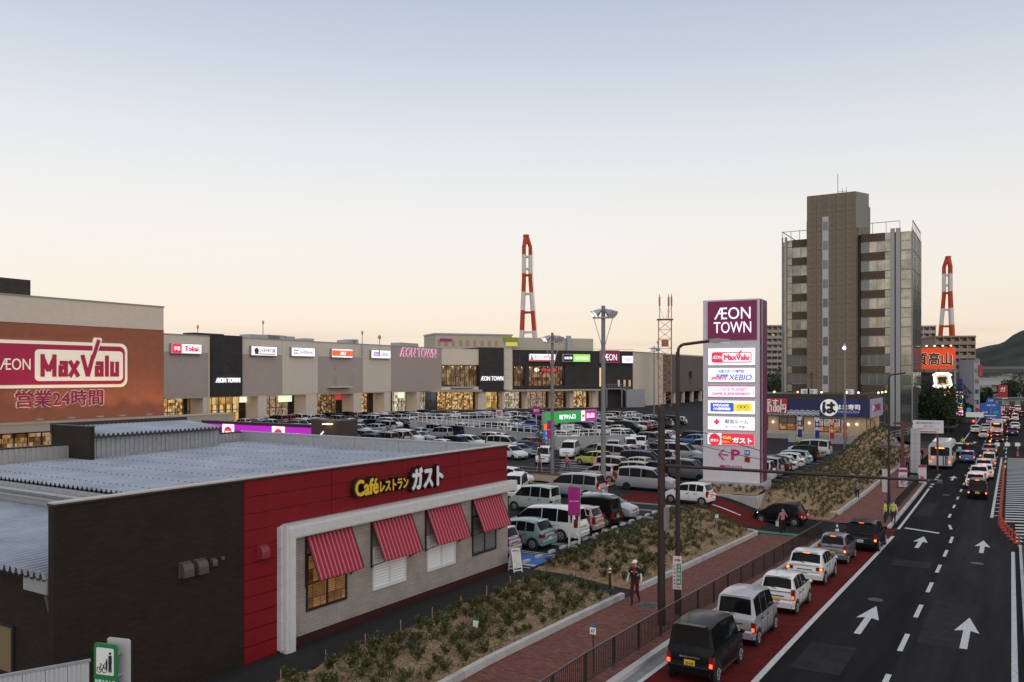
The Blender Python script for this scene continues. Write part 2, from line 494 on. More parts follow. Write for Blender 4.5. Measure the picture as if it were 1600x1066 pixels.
strip('edge_line', .1, -5, 58, .18)
strip('gutter_line', -9.6, -5, 55, .15)
lx = lambda y: -3.3 if y < 62 else -3.3 - .7*min(1, (y-62)/8)
for k in range(16):
    y = 21.2 + k*5.55 - .8
    if y < 20: continue
    strip('dashed_line', lx(y), y, y+2.6 if y < 62 else y+2.0, .17, xe=lx(y+2.6))
for k in range(14):
    y = 112 + k*7
    strip('dashed_line', -3.6, y, y+3.5, .16); strip('dashed_line', -.6, y, y+3.5, .16)
strip('edge_line', -6.7, 110, 260, .18)
strip('edge_line', 3.2, 126, 260, .18)
def arrow(cx, y0, L):
    mark('arrow_marking', [(cx-.12,y0),(cx+.12,y0),(cx+.12,y0+L*.55),(cx+.42,y0+L*.5),(cx,y0+L),(cx-.42,y0+L*.5),(cx-.12,y0+L*.55)])
for px, py in ((1339, 986), (1432, 852)):
    q = G(px, py, zr(30) if py > 900 else -1.1); arrow(q.x, q.y, 5.2 if py > 900 else 5)
for px, py in ((1505, 1004), (1533, 858)):
    q = G(px, py, -.15 if py > 900 else -1.05); arrow(q.x, q.y, 5.2 if py > 900 else 5)
for x, y in ((-5.2, 96), (-5.1, 118), (-2, 128), (-5, 150), (-2.1, 152)): arrow(x, y, 4.5)
PATCH = mat('asphalt_patch', (.03,.029,.029), .9, spec=.05, var=.3, scale=2, bump=.4, bscale=70)
for (x0, x1, y0, y1) in ((-6.1,-4.6,27.5,31),(-2.9,-1.2,33,41),(-5.6,-3.7,49,51.2),(-2.6,-.6,58,60.5),(-6.2,-5.2,70,78)):
    sheet('road_patch', [x0, x1], rng(y0, y1, 4), lambda x, y: zr(y)+.009, PATCH, road)
for (x, y) in ((-5.1,39.5),(-1.6,52.5),(-5,84)):
    b = MB(); b.cyl((x,y,zr(y)-.02),(x,y,zr(y)+.012),.32,.32,20); b.build('drain_cover', mat('manhole_iron', (.05,.048,.047), .5, .4), road)
# markings at the mouth of the driveway
mark('wedge_marking', [(-9.3,62.6),(-6.8,57.2),(-6.7,58.2),(-8.9,62.9)])
mark('wedge_marking', [(-9.4,60.2),(-6.8,56.2),(-6.8,56.6),(-9.1,60.4)])
mark('stop_line', [(-6.4,63.6),(-4.2,62.6),(-4.1,63.0),(-6.3,64.0)])
# hatched zone right of the queue
mark('hatch_edge', [(-1.35,72),(-1.15,72),(-.95,126),(-1.15,126)])
hz = 0
for k in range(46):
    y = 62 + k*1.4
    mark('hatch_stripe', [(-.4 if y > 70 else .25, y),(6.2, y+2.6),(6.2, y+3.15),(-.4 if y > 70 else .25, y+.55)], dz=.014)
for k in range(20):
    y = 73 + k*2.4
    mark('hatch_stripe', [(-1.1, y),(-.75, y+.35),(-.75, y+.65),(-1.1, y+.3)], dz=.014)

# ---------------------------------------------------------------- footway with pavers
PAVE = island('clay_pavers', [(.15,.06,.046),(.185,.077,.058),(.125,.048,.038),(.21,.095,.07),(.165,.066,.052)], .85)
def zs(Y): return zr(Y) + .15
walk = struct(sheet('footway', [-14.0, -10.3], rng(10, 55, 45), lambda x, y: zs(y)-.025, mat('mortar_bed', (.1,.06,.05), .9)))
def paver_mb(b, x, y, z, w=.198, l=.098, gap=.006):
    j = rnd.uniform(-.003, .003)
    x0, x1, y0, y1 = x+gap/2, x+w-gap/2, y+gap/2, y+l-gap/2
    z0 = zs(y0)-.03; za, zb = zs(y0)+j, zs(y1)+j
    b.add([(x0,y0,z0),(x1,y0,z0),(x1,y1,z0),(x0,y1,z0),(x0,y0,za),(x1,y0,za),(x1,y1,zb),(x0,y1,zb)],
          [(4,5,6,7),(0,1,5,4),(1,2,6,5),(2,3,7,6),(3,0,4,7)])
spots = []
row = 0
y = 15.0
while y < 54.9:
    x = -13.98 - (.1 if row % 2 else 0)
    while x < -10.32:
        xa, xb = max(x, -13.98), min(x+.2, -10.31)
        if xb-xa > .04: spots.append((xa, y, xb-xa))
        x += .2
    y += .1; row += 1
cand = []
for s in spots:
    px, py, d = proj(s[0], s[1], zs(s[1]))
    cand.append((0 if (0 < px < 1600 and py < 1064) else 1, d, s))
cand.sort()
proto = None
rest = MB()
for k, (vis, d, s) in enumerate(cand):
    if k < 300:
        if proto is None:
            b = MB(); x0,x1,y0,y1 = .003,.195,.003,.095
            b.add([(x0,y0,-.03),(x1,y0,-.03),(x1,y1,-.03),(x0,y1,-.03),(x0,y0,0),(x1,y0,0),(x1,y1,0),(x0,y1,0)], [(4,5,6,7),(0,1,5,4),(1,2,6,5),(2,3,7,6),(3,0,4,7)])
            proto = b.mesh('paver', PAVE)
        o = obj('paver', proto, walk, (s[0], s[1], zs(s[1]+.05)+rnd.uniform(-.002,.002)))
        if s[2] < .19: o.scale = (s[2]/.2, 1, 1)
    else: paver_mb(rest, s[0], s[1], 0, s[2])
tag(rest.build('pavers', PAVE, walk), kind='stuff')
PAVET = courses('clay_pavers_far', (.2,.083,.064), .1, .2, .006, .6, .85, .25, wall=False)
walk2 = struct(sheet('footway', rng(-11.0, -7.4, 2), rng(62.8, 92, 12), lambda x, y: zs(y), PAVET))
sheet('footway_apron', [-14.2, -11.0], rng(62.8, 66.5, 2), lambda x, y: zs(y)+.1*(-11-x)/3, PAVET, walk2)
sheet('footway_apron', [-13.5, -9.6], rng(92, 135, 12), lambda x, y: zs(y), PAVET, walk2)
# driveway across the footway
def zd(x, y):
    t = max(0, min(1, (-14.0-x)/5.6)); q = max(0, min(1, (-9.8-x)/.9))
    return (zr(y) + .02 + .135*q)*(1-t*t*(3-2*t))
drive = struct(sheet('driveway', rng(-19.6, -9.8, 28), rng(54.9, 62.85, 8), zd, ASPH2))
sheet('red_driveway_strip', rng(-19.5, -14.6, 14), [56.5, 61.5], lambda x, y: zd(x, y)+.006, REDASPH, drive)
sheet('driveway_line', rng(-18.5,-14.8,10), [58.8,59.1], lambda x,y: zd(x,y)+.016, PAINT, drive)
sheet('green_mark', rng(-14.6,-11.8,8), [55.1,56.0], lambda x,y: zd(x,y)+.012, GREENP, drive)
for a in ((-25.5,57),):
    sheet('red_driveway_strip', [a[0], a[0]+4.3], [56.5, 61.5], lambda x, y: .006, REDASPH, drive)

# ---------------------------------------------------------------- kerbs: stone by stone
KST = island('kerb_stone_grey', [(.38,.37,.35),(.5,.485,.46),(.44,.43,.41)], .85, .2, 40)
def kerb(name, pts, L, w, h, drop=.25, n=300):
    """kerb stones along a plan polyline; pts carry a height function"""
    root = struct(thing(name, None, None)); 
    cache = {}
    d = 0
    for (a, b) in zip(pts, pts[1:]):
        a, b = Vector(a[:2]), Vector(b[:2]); e = b-a; l = e.length; k = max(1, round(l/L)); s = l/k; rz = math.atan2(e.y, e.x)
        key = round(s, 2)
        if key not in cache:
            m = MB(); g_ = .006
            m.plate([(g_,-drop),(s-g_,-drop),(s-g_,h-.02),(s-g_-.01,h),(g_+.01,h),(g_,h-.02)], -w/2, w/2)
            cache[key] = m.mesh('kerb_stone', KST)
        for i in range(k):
            p = a + e*(i/k); q = a + e*((i+1)/k)
            o = obj('kerb_stone', cache[key], root, (p.x, p.y, zs(p.y)))
            o.rotation_euler = (0, -math.atan2(zs(q.y)-zs(p.y), s), rz)
    return root
kerb('planter_kerb', [(-14.1, 14), (-14.1, 32.6)], .6, .2, .22)
kerb('planter_kerb', [(-14.1, 34.4), (-14.1, 54.2), (-14.6, 54.9), (-16.5, 55.0)], .6, .2, .22)
kerb('planter_kerb', [(-16.4, 63.0), (-13.8, 63.2), (-13.3, 64.2), (-11.2, 66.6), (-11.1, 112)], .8, .2, .25)
def road_kerb(y0, y1, x, k0):
    root = struct(thing('road_kerb', None, None)); m = MB(); m.plate([(.006,-.3),(.994,-.3),(.994,.14),(.98,.16),(.02,.16),(.006,.14)], -.12, .12)
    me = m.mesh('kerb_stone', KST)
    for i in range(int(y1-y0)):
        o = obj('kerb_stone', me, root, (x, y0+i, zr(y0+i))); o.rotation_euler = (0, -math.atan2(zr(y0+i+1)-zr(y0+i), 1), R(90))
road_kerb(8, 55, -10.17, 1); road_kerb(63, 92, -7.28, 1)
sheet('gutter', [-10.05, -9.67], rng(5, 55, 30), lambda x, y: zr(y)+.008, mat('gutter_concrete', (.22,.22,.22), .8, var=.15, scale=3), road)

# ---------------------------------------------------------------- planted beds
STRAW = mat('straw_mulch', (.27,.185,.105), .95, var=.45, scale=7, bump=.9, bscale=28)
STRAWB = island('straw_stalks', [(.2,.135,.07),(.46,.35,.21),(.15,.1,.055),(.38,.28,.16)], .9, 0)
def h2(x, y):
    return .06*math.sin(x*2.1+y*1.3)+.05*math.sin(x*4.7-y*3.1)+.03*math.sin(y*7.3+x*5.9)
def lerp(a, b, t): return a+(b-a)*t
def sst(t): t = max(0,min(1,t)); return t*t*(3-2*t)
def zbed(x, y):
    z = zbed0(x, y)
    if y < 33.4: k, zp = (32.7-y)/.7, lerp(zs(y), .016, sst((-14.2-x)/4))
    elif y < 45: k, zp = (y-34.3)/.8, lerp(zs(y), .016, sst((-14.2-x)/4))
    elif y < 56: k, zp = (54.9-y)/1.2, zd(x, 55)
    elif y < 70: k, zp = (y-63.3)/2.4, zd(x, 62.85)+.03
    else: return z
    return lerp(zp, z, sst(k))
def zbed0(x, y):
    if y < 33.4:                      # in front of the restaurant
        t = (-14.2-x)/4.6
        return lerp(zs(y)+.12, .02, sst(t)) + .3*math.sin(math.pi*max(0,min(1,t)))*1.0 + h2(x,y)*.8
    if y < 56:                        # bed with the street lamp beside it
        t = (-14.2-x)/5.2
        e = min(1, (y-34.4)/2.5)*min(1, max(0,(55.2-y)/2.0))
        return lerp(zs(y)+.1, .05, sst(t)) + .75*e*math.sin(math.pi*max(0,min(1,t))) + h2(x,y)
    w = wid2(y)
    t = (-11.2-x)/w                   # long bank below the sushi restaurant
    top = .25 + 2.6*sst((y-86)/30)*0 
    return lerp(zs(y)+.15, .1, sst(t*1.1)) + .55*math.sin(math.pi*max(0,min(1,t))) *min(1,(y-63.2)/2) + 1.9*sst((y-88)/26)*sst(t*1.3)*(1-sst((t-.75)/.25)*.5) + h2(x,y)
def wid2(y): return 5.2
beds = []
beds.append(struct(sheet('planted_bed', rng(-18.8,-14.2,24), rng(13,32.7,90), zbed, STRAW)))
beds.append(struct(sheet('planted_bed', rng(-19.4,-14.2,28), rng(34.3,54.9,100), zbed, STRAW)))
beds.append(struct(sheet('planted_bed', rng(-16.4,-11.2,28), rng(63.3,122,160), zbed, STRAW)))
beds.append(struct(sheet('planted_bed', rng(-23.5,-16.45,16), rng(63.4,66.6,10), lambda x, y: .1+.25*math.sin(max(0,min(1,(y-63.4)/3.2))*3.14)+h2(x,y)*.6, STRAW)))
PATHM = mat('asphalt_path', (.03,.03,.03), .85, spec=.1, var=.2, scale=3, bump=.3, bscale=60)
struct(sheet('path', [-20.4,-18.8], [8, 34.2], lambda x, y: .012, PATHM))
struct(sheet('path', rng(-19.4,-14.0,6), [32.7, 34.3], lambda x, y: lerp(zs(y), .016, sst((-14.2-x)/4)), PATHM))

# shrubs: individuals in view, the rest as one mass
LEAF = island('shrub_leaves', [(.04,.05,.018),(.06,.075,.026),(.085,.095,.034),(.05,.058,.024),(.12,.115,.045),(.1,.075,.04)], .6, 0)
TWIG = mat('twig', (.09,.06,.04), .9)
def leafq(b, p, d, l, w, mi=0):
    d = d.normalized(); s = d.cross(Vector((rnd.uniform(-1,1), rnd.uniform(-1,1), .3))).normalized()*w/2
    b.add([p, p+d*l*.5+s, p+d*l, p+d*l*.5-s], [(0,1,2,3)], mi)
def shrub_mb(b, o, h, n, mi0=0, mi1=1):
    for k in range(7):
        a = rnd.uniform(0, 6.28); t = rnd.uniform(.1,.55)
        tip = o + Vector((math.cos(a)*t*1.5, math.sin(a)*t*1.5, 1.0))*h*.75
        b.cyl(o, tip, .008, .004, 3, mi1, False)
        for q in range(n//7):
            f = rnd.uniform(.25, 1.05)
            p = o + (tip-o)*f
            leafq(b, p, Vector((rnd.gauss(0,.7), rnd.gauss(0,.7), rnd.uniform(.1,1))), rnd.uniform(.08,.15)*(h/.45), rnd.uniform(.04,.07)*(h/.45), mi0)
variants = []
for k in range(8):
    b = MB(); shrub_mb(b, Vector((0,0,-.03)), rnd.uniform(.34,.46), 130); variants.append(b.mesh('shrub', [LEAF, TWIG]))
pts = []
def scatter(x0, x1, y0, y1, step, far=1):
    y = y0
    while y < y1:
        x = x0
        while x < x1:
            xx, yy = x+rnd.uniform(-.4,.4)*step, y+rnd.uniform(-.4,.4)*step
            if x0 < xx < x1 and y0 < yy < y1 and rnd.random() < .86: pts.append((xx, yy))
            x += step
        y += step
scatter(-18.6,-14.4,13.5,32.4,.58); scatter(-19.2,-14.5,34.9,54.0,.52); scatter(-16.2,-11.5,63.8,121,.5)
vis = []
def zplant(x, y): return .1+.25*math.sin(max(0,min(1,(y-63.4)/3.2))*3.14) if x < -16.45 and y > 60 else zbed(x, y)
for k in range(52): pts.append((rnd.uniform(-23.2,-16.6), rnd.uniform(63.6,66.3)))
for x, y in pts:
    px, py, d = proj(x, y, zplant(x,y))
    if -20 < px < 1620 and py < 1075 and d > 10: vis.append((d, x, y))
vis.sort()
rest = MB()
for k, (d, x, y) in enumerate(vis):
    z = zplant(x, y)
    if k < 300:
        o = obj('shrub', variants[k % 8], None, (x, y, z), rnd.uniform(0,6.28))
        s = rnd.uniform(.55, 1.3); o.scale = (s, s, s*rnd.uniform(.8,1.15))
        bedn = 'beside the restaurant with the red wall' if y < 33.5 else 'on the straw mound behind the lamp pole'
        tag(o, 'small dark green shrub planted in straw mulch '+bedn, 'shrub', 'shrubs in the bed '+bedn)
    else: shrub_mb(rest, Vector((x,y,z-.03)), rnd.uniform(.3,.45), 42)
for k in range(11000):
    x0, x1, y0, y1 = ((-18.6,-14.4,13.5,32.4), (-19.2,-14.5,34.8,54.2), (-16.1,-11.5,64,110))[k % 3]
    x, y = rnd.uniform(x0,x1), rnd.uniform(y0,y1)
    if math.sin(x*1.7+y*.9)+math.sin(y*1.3-x) < -.5: continue
    for q in range(4): leafq(rest, Vector((x+rnd.gauss(0,.08), y+rnd.gauss(0,.08), zbed(x,y)+.02)), Vector((rnd.gauss(0,.6),rnd.gauss(0,.6),1)), rnd.uniform(.06,.16), .03)
tag(rest.build('planting', [LEAF, TWIG]), 'low green shrubs covering the straw bank beyond the driveway', 'planting', kind='stuff')
b = MB()
for (x0,x1,y0,y1,n) in ((-18.7,-14.25,13.5,32.6,9000),(-19.3,-14.3,34.4,54.8,8000),(-16.3,-11.3,63.5,100,6000)):
    for k in range(n):
        x, y = rnd.uniform(x0,x1), rnd.uniform(y0,y1)
        z = zbed(x,y); a = rnd.uniform(0,6.28); l = rnd.uniform(.12,.4)
        d = Vector((math.cos(a)*l, math.sin(a)*l, rnd.uniform(.0,.08))); s = Vector((-math.sin(a), math.cos(a), 0))*.017
        p = Vector((x,y,z+.005))
        b.add([p-s, p+s, p+d+s*.4], [(0,1,2)])
tag(b.build('straw', STRAWB), 'loose dry straw strewn over the planted beds', 'straw', kind='stuff')
# ground under the far side right of the road and the median
struct(sheet('median', rng(.55,1.4,2), rng(12,60,24), lambda x, y: zr(y)+.16, mat('median_soil', (.08,.07,.05), .9, var=.3)))
MBk = thing('median_kerb', None, None); struct(MBk)
m_ = MB(); m_.box(.006,.994,-.07,.07,-.3,.18); me_ = m_.mesh('kerb_stone', KST)
for i in range(48):
    o = obj('kerb_stone', me_, MBk, (.48, 12+i, zr(12+i))); o.rotation_euler = (0, -math.atan2(zr(13+i)-zr(12+i),1), R(90))
b = MB()
for k in range(5200):
    x, y = rnd.uniform(.62,1.35), rnd.uniform(13,59.5); hh = rnd.uniform(.1,.85)
    leafq(b, Vector((x,y,zr(y)+hh)), Vector((rnd.gauss(0,1), rnd.gauss(0,1), rnd.uniform(-.2,1))), .13, .07)
tag(b.build('hedge', island('hedge_leaves', [(.05,.085,.02),(.08,.12,.03),(.035,.06,.015)], .6, 0)), 'low clipped hedge on the median at the right edge of the road', 'hedge')
# ================================================================== THE RESTAURANT
ga, gb = G(85, 1148.6), G(792.6, 889.5)
GU = Facade((ga.x, ga.y), (gb.x, gb.y))
GH = 5.85
DARKT = courses('dark_brown_tile', (.03,.0225,.0175), .075, .3, .006, .6, .6, .12, bump=.25, soft=.7)
REDP = mat('red_panel_paint', (.2,.008,.013), .6, spec=.2, var=.12, scale=1.5)
CREAMT = courses('cream_wall_tile', (.37,.325,.285), .1, .45, .008, .72, .7, .06, bump=.6)
FRAMEW = mat('white_frame_paint', (.6,.6,.6), .5, var=.08, scale=3)
ROOFM = mat('zinc_roof', (.36,.395,.455), .5, .25, var=.22, scale=.5)
DTRIM = mat('dark_trim', (.03,.02,.018), .5)
PALEC = mat('parapet_cap', (.5,.45,.4), .5)
gus = thing('restaurant_building', 'low restaurant with dark tiled wall, red panels, white frame and striped awnings', 'restaurant', GU.at(0), GU.rz)
uR = GU.u(381); L_ = GU.len
DP = 18.6
b = MB(); b.box(-.02, uR-.004, 0, .25, -.3, GH); b.build('dark_wall', DARKT, gus)
b = MB(); b.box(uR, L_, .06, .3, -.3, GH); b.build('wall_backing', mat('seam_pale', (.3,.12,.12), .7), gus)
b = MB(); b.box(L_-.3, L_, .301, DP, -.3, GH); b.build('end_wall', CREAMT, gus)
b = MB(); b.box(5.4, L_-.3, DP-.2, DP, -.3, GH-.02); b.build('rear_wall', TAUPE, gus)
# cap along the front, a thin pale strip over a dark edge
b = MB(); b.box(-.03, L_+.03, -.05, .3, GH+.001, GH+.05, 1); b.box(-.02, L_+.02, -.03, .28, GH+.051, GH+.09, 0); b.build('parapet_cap', [PALEC, DTRIM], gus)
b = MB(); b.box(L_-.32, L_+.03, .31, DP, GH+.002, GH+.07, 0); b.build('parapet_cap', [GALV], gus)
for k in range(6):
    b = MB(); y0 = .32+k*3.04; b.box(L_-.34, L_-.305, y0+.008, y0+3.03, GH-.75, GH-.02); b.build('parapet_panel', GALV, gus)
# red metal panels
fu0, fz0 = GU.uz(434.7, 820.5)
fzt = fz0
rows = 11; rh = GH/rows
fu = GU.u(432)
pcache = {}
def redpanel(u0, u1, z0, z1):
    k = (round(u1-u0,3), round(z1-z0,3))
    if k not in pcache:
        m = MB(); g_ = .006; c = .012
        w, h = u1-u0, z1-z0
        m.add([(g_,.06,g_),(w-g_,.06,g_),(w-g_,.06,h-g_),(g_,.06,h-g_),(g_+c,0,g_+c),(w-g_-c,0,g_+c),(w-g_-c,0,h-g_-c),(g_+c,0,h-g_-c)],
              [(4,5,6,7),(0,1,5,4),(1,2,6,5),(2,3,7,6),(3,0,4,7)])
        pcache[k] = m.mesh('red_panel', REDP)
    obj('red_panel', pcache[k], gus, (u0, 0, z0))
for r in range(rows):
    z0, z1 = r*rh, (r+1)*rh
    if z1 <= fzt+.01:
        redpanel(uR, fu+.25, z0, z1)
    else:
        n = 4; e = [uR + (L_-uR)*k/n for k in range(n+1)]
        for k in range(n): redpanel(e[k], e[k+1], z0, z1)
# white portal frame standing proud of the wall
zt = fzt - .02; zb_ = zt-.47; fl = fu+.12; fw = .43
b = MB(); b.plate([(fl,-.05),(fl+fw,-.05),(fl+fw,zb_),(L_+.35,zb_),(L_+.35,zt),(fl,zt)], -.33, -.22)
b.plate([(fl+.12,-.05),(fl+fw-.04,-.05),(fl+fw-.04,zb_+.05),(L_+.3,zb_+.05),(L_+.3,zt-.1),(fl+.12,zt-.1)], -.37, -.332)
b.build('portal_frame', FRAMEW, gus)
b = MB(); b.box(fl+.02, L_+.33, -.218, -.002, zt-.12, zt-.01); b.box(fl+.02, fl+.1, -.218, -.002, 0, zt-.13)
b.box(fl-.1, fl+.018, -.2, -.005, .1, zt-.05)
for k in range(6): b.box(fl-.11, fl-.1, -.25, -.03, .4+k*.62, .46+k*.62)
b.build('frame_return', FRAMEW, gus)
# cream wall
b = MB(); b.box(fu+.252, L_+.01, -.02, .05, .32, fzt); b.build('cream_wall', CREAMT, gus)
b = MB(); b.box(fu+.252, L_+.012, -.03, .05, -.3, .318); b.build('plinth', mat('plinth_maroon', (.05,.015,.014), .7), gus)
# openings
BLIND = mat('blind_slat', (.3,.2,.12), .6)
SHUT = mat('shutter_white', (.7,.7,.69), .5)
GLASSD = mat('window_glass_dark', (.02,.024,.028), .04, spec=.6)
WARM = shop_glow('restaurant_inside', [(.03,.008,.001),(.16,.05,.008),(.42,.16,.03),(.75,.36,.1)], .55, 1.2, 1.6)
def gus_window(px0, px1, pyt, pyb, lit):
    u0, zA = GU.uz(px0, pyt); u1, _ = GU.uz(px1, pyt); zB = GU.uz(px0, pyb)[1]
    w = thing('window', None, None); w.parent = gus
    fr = MB()
    for (a,b_,c,d) in ((u0,u0+.07,zB,zA),(u1-.07,u1,zB,zA),(u0+.07,u1-.07,zA-.07,zA),(u0+.07,u1-.07,zB,zB+.09),((u0+u1)/2-.035,(u0+u1)/2+.035,zB+.09,zA-.07)):
        fr.box(a,b_,-.07,-.024,c,d)
    fr.build('window_frame', BLACK, w)
    panel('interior', u0+.05, u1-.05, zB+.05, zA-.05, -.026, -.022, WARM if lit else mat('blind_cloth', (.33,.31,.27), .8), w)
    bl = MB()
    n = int((zA-zB-.2)/.075)
    for k in range(n): bl.box(u0+.08, u1-.08, -.045, -.032, zA-.11-k*.075, zA-.11-k*.075+.022)
    bl.build('blind', BLIND if lit else SHUT, w)
    gl = panel('window_pane', u0+.07, u1-.07, zB+.09, zA-.07, -.056, -.052, glass_mix('clear_pane', clear=.8), w)
    return u0, u1, zB, zA
def gus_shutter(px0, px1, pyt, pyb):
    u0, zA = GU.uz(px0, pyt); u1, _ = GU.uz(px1, pyt); zB = GU.uz(px0, pyb)[1]
    w = thing('shutter', None, None); w.parent = gus
    fr = MB()
    um = (u0+u1)/2
    for (a,b_,c,d) in ((u0,u0+.08,zB,zA),(u1-.08,u1,zB,zA),(u0+.08,u1-.08,zA-.08,zA),(u0+.08,u1-.08,zB,zB+.12),(um-.05,um+.05,zB+.12,zA-.08)):
        fr.box(a,b_,-.08,-.022,c,d)
    fr.build('shutter_frame', SHUT, w)
    panel('shutter_back', u0+.05, u1-.05, zB+.05, zA-.05, -.03, -.021, mat('shutter_back', (.2,.2,.2), .7), w)
    n = 13; st = (zA-zB-.22)/n
    m = MB(); W_ = (um-.05)-(u0+.08)-.01
    m.add([(0,-.075,0),(W_,-.075,0),(W_,-.035,st*.75),(0,-.035,st*.75),(0,-.07,-.008),(W_,-.07,-.008),(W_,-.03,st*.75-.008),(0,-.03,st*.75-.008)],
          [(0,1,2,3),(7,6,5,4),(0,4,5,1),(2,6,7,3)])
    me = m.mesh('slat', mat('slat_white', (.8,.8,.79), .5))
    for k in range(n):
        for a in (u0+.085, um+.055): obj('slat', me, w, (a, 0, zB+.13+k*st))
    return u0, u1, zB, zA
def awning(px0, px1, pyt0, pyt1, drop, out):
    """striped canvas pulled out on a bracket"""
    u0, z = GU.uz(px0, pyt0); u1, z1 = GU.uz(px1, pyt1)
    zt_ = (z+z1)/2
    a = thing('awning', None, None); a.parent = gus
    n = 33
    c = MB()
    for k in range(n):
        ua, ub = u0+(u1-u0)*k/n, u0+(u1-u0)*(k+1)/n
        mi = 0 if k % 3 == 0 else (1 if k % 3 == 1 else 2)
        c.add([(ua,-out,zt_-drop),(ub,-out,zt_-drop),(ub,-.1,zt_),(ua,-.1,zt_)], [(0,1,2,3)], mi)
        c.add([(ua,-out,zt_-drop-.06),(ub,-out,zt_-drop-.06),(ub,-out,zt_-drop),(ua,-out,zt_-drop)], [(0,1,2,3)], mi)
        c.add([(ua,-out,zt_-drop-.012),(ub,-out,zt_-drop-.012),(ub,-.1,zt_-.012),(ua,-.1,zt_-.012)], [(3,2,1,0)], mi)
    c.build('canvas', [mat('canvas_red', (.36,.02,.045), .85), mat('canvas_pink', (.42,.16,.18), .85), mat('canvas_deep_red', (.3,.018,.04), .85)], a)
    f = MB()
    for u in (u0-.02, u1+.02):
        f.bar((u,-.06,zt_+.05),(u,-.06,zt_-drop-.35),.05,.05); f.bar((u,-out,zt_-drop-.02),(u,-.06,zt_-drop-.3),.035,.035); f.bar((u,-.08,zt_),(u,-out,zt_-drop),.035,.035)
    f.bar((u0,-.07,zt_+.02),(u1,-.07,zt_+.02),.06,.06)
    f.build('bracket', BLACK, a)
def cpx(x, y): return 380+x*.35268, 690+y*.35268
for q in (((275,500),(455,755),True),((1012,330),(1117,508),False)):
    x0,y0 = cpx(*q[0]); x1,y1 = cpx(*q[1]); 
    gus_window(x0, x1, y0, y1, q[2])
for q in (((570,470),(716,662)),((810,420),(935,578))):
    x0,y0 = cpx(*q[0]); x1,y1 = cpx(*q[1]); gus_shutter(x0, x1, y0, y1)
for q in ((275,420,470,378),(565,355,735,320),(805,300,950,268),(1010,253,1130,226)):
    x0,y0 = cpx(q[0],q[1]); x1,y1 = cpx(q[2],q[3]); awning(x0, x1, y0, y1, 1.38, .7)
# hooded wall vents
def hood(px, py, r, m):
    u, z = GU.uz(px, py)
    b = MB(); n = 8
    prof = [(0,-r),(0,r*.3)] 
    b.box(u-r, u+r, -.02, -.001, z-r*1.3, z+r*1.1)
    vs = []
    for k in range(n+1):
        t = math.pi/2*k/n
        vs += [(u-r*.85, -.02-r*1.1*math.cos(t)*1.0, z-r*.2+r*1.2*math.sin(t)), (u+r*.85, -.02-r*1.1*math.cos(t), z-r*.2+r*1.2*math.sin(t))]
    vs += [(u-r*.85,-.02-r*1.1,z-r*1.1),(u+r*.85,-.02-r*1.1,z-r*1.1),(u-r*.85,-.02,z-r*1.1),(u+r*.85,-.02,z-r*1.1),(u-r*.85,-.02,z-r*.2),(u+r*.85,-.02,z-r*.2)]
    fs = [(2*k,2*k+1,2*k+3,2*k+2) for k in range(n)]
    q = 2*(n+1)
    fs += [(q,q+1,1,0), (q+4,q+2,q,0), (q+1,q+3,q+5,1)]
    fs += [(q+4,2*k,2*k+2) for k in range(n)] + [(q+5,2*k+3,2*k+1) for k in range(n)]
    b.add(vs, fs); b.build('vent_hood', m, gus, 40)
VD = mat('vent_brown', (.09,.07,.065), .4); 
hood(288,889,.2,VD); hood(311,884,.2,VD); hood(332.5,878,.1,VD); hood(347,872,.05,VD); hood(408.5,861,.19,mat('vent_red', (.22,.03,.04), .4))
# roofs: folded metal sheets, ribs run along the front
def folded(name, x0, x1, y0, y1, z0, z1, pitch, h, parent, m):
    """ribs run along local x; repeated across local y"""
    b = MB(); n = int((y1-y0)/pitch)
    prof = []
    for k in range(n):
        y = y0+k*pitch
        prof += [(y,0),(y+pitch*.25,0),(y+pitch*.45,h),(y+pitch*.65,h),(y+pitch*.85,0)]
    prof.append((y0+n*pitch, 0))
    vs = [(x, y, (z0 if x == x0 else z1)+h_) for x in (x0, x1) for y, h_ in prof]
    N = len(prof)
    b.add(vs, [(i, N+i, N+i+1, i+1) for i in range(N-1)])
    vs2 = [(x0, y, z0+h_) for y, h_ in prof] + [(x0, y, z0-.06+h_) for y, h_ in prof]
    b.add(vs2, [(i, i+1, N+i+1, N+i) for i in range(N-1)], 1)
    return b.build(name, [m, DTRIM], parent)
um = 5.6
rf = folded('roof_sheet', um, L_-.34, .3, DP-.25, 5.05, 5.25, .3, .1, gus, ROOFM)
bo = MB()
me_b = None
for k in range(46):
    for j in range(9):
        bo.box(um+.6+j*1.75-.02, um+.6+j*1.75+.02, .3+k*.39+.15, .3+k*.39+.19, 5.22+j*.02, 5.255+j*.02)
tag(bo.build('roof_bolts', mat('bolt_dark', (.14,.145,.16), .6), gus), kind='stuff')
folded('roof_sheet', -.1, um-.25, .3, DP-.25, 3.95, 4.15, .3, .15, gus, ROOFM)
b = MB(); b.box(um-.2, um, .26, DP-.25, 3.5, 4.98); b.build('step_wall', GALV, gus)
b = MB(); b.cyl((um-.33,.3,4.75),(um-.33,DP-.4,4.78),.07,.07,8); b.box(um-.4, um-.1, .3, DP-.3, 4.55, 4.62); b.build('gutter', GALV, gus)
b = MB(); b.box(um, L_-.34, .3, DP-.25, 4.7, 4.98); b.build('roof_deck', DTRIM, gus)
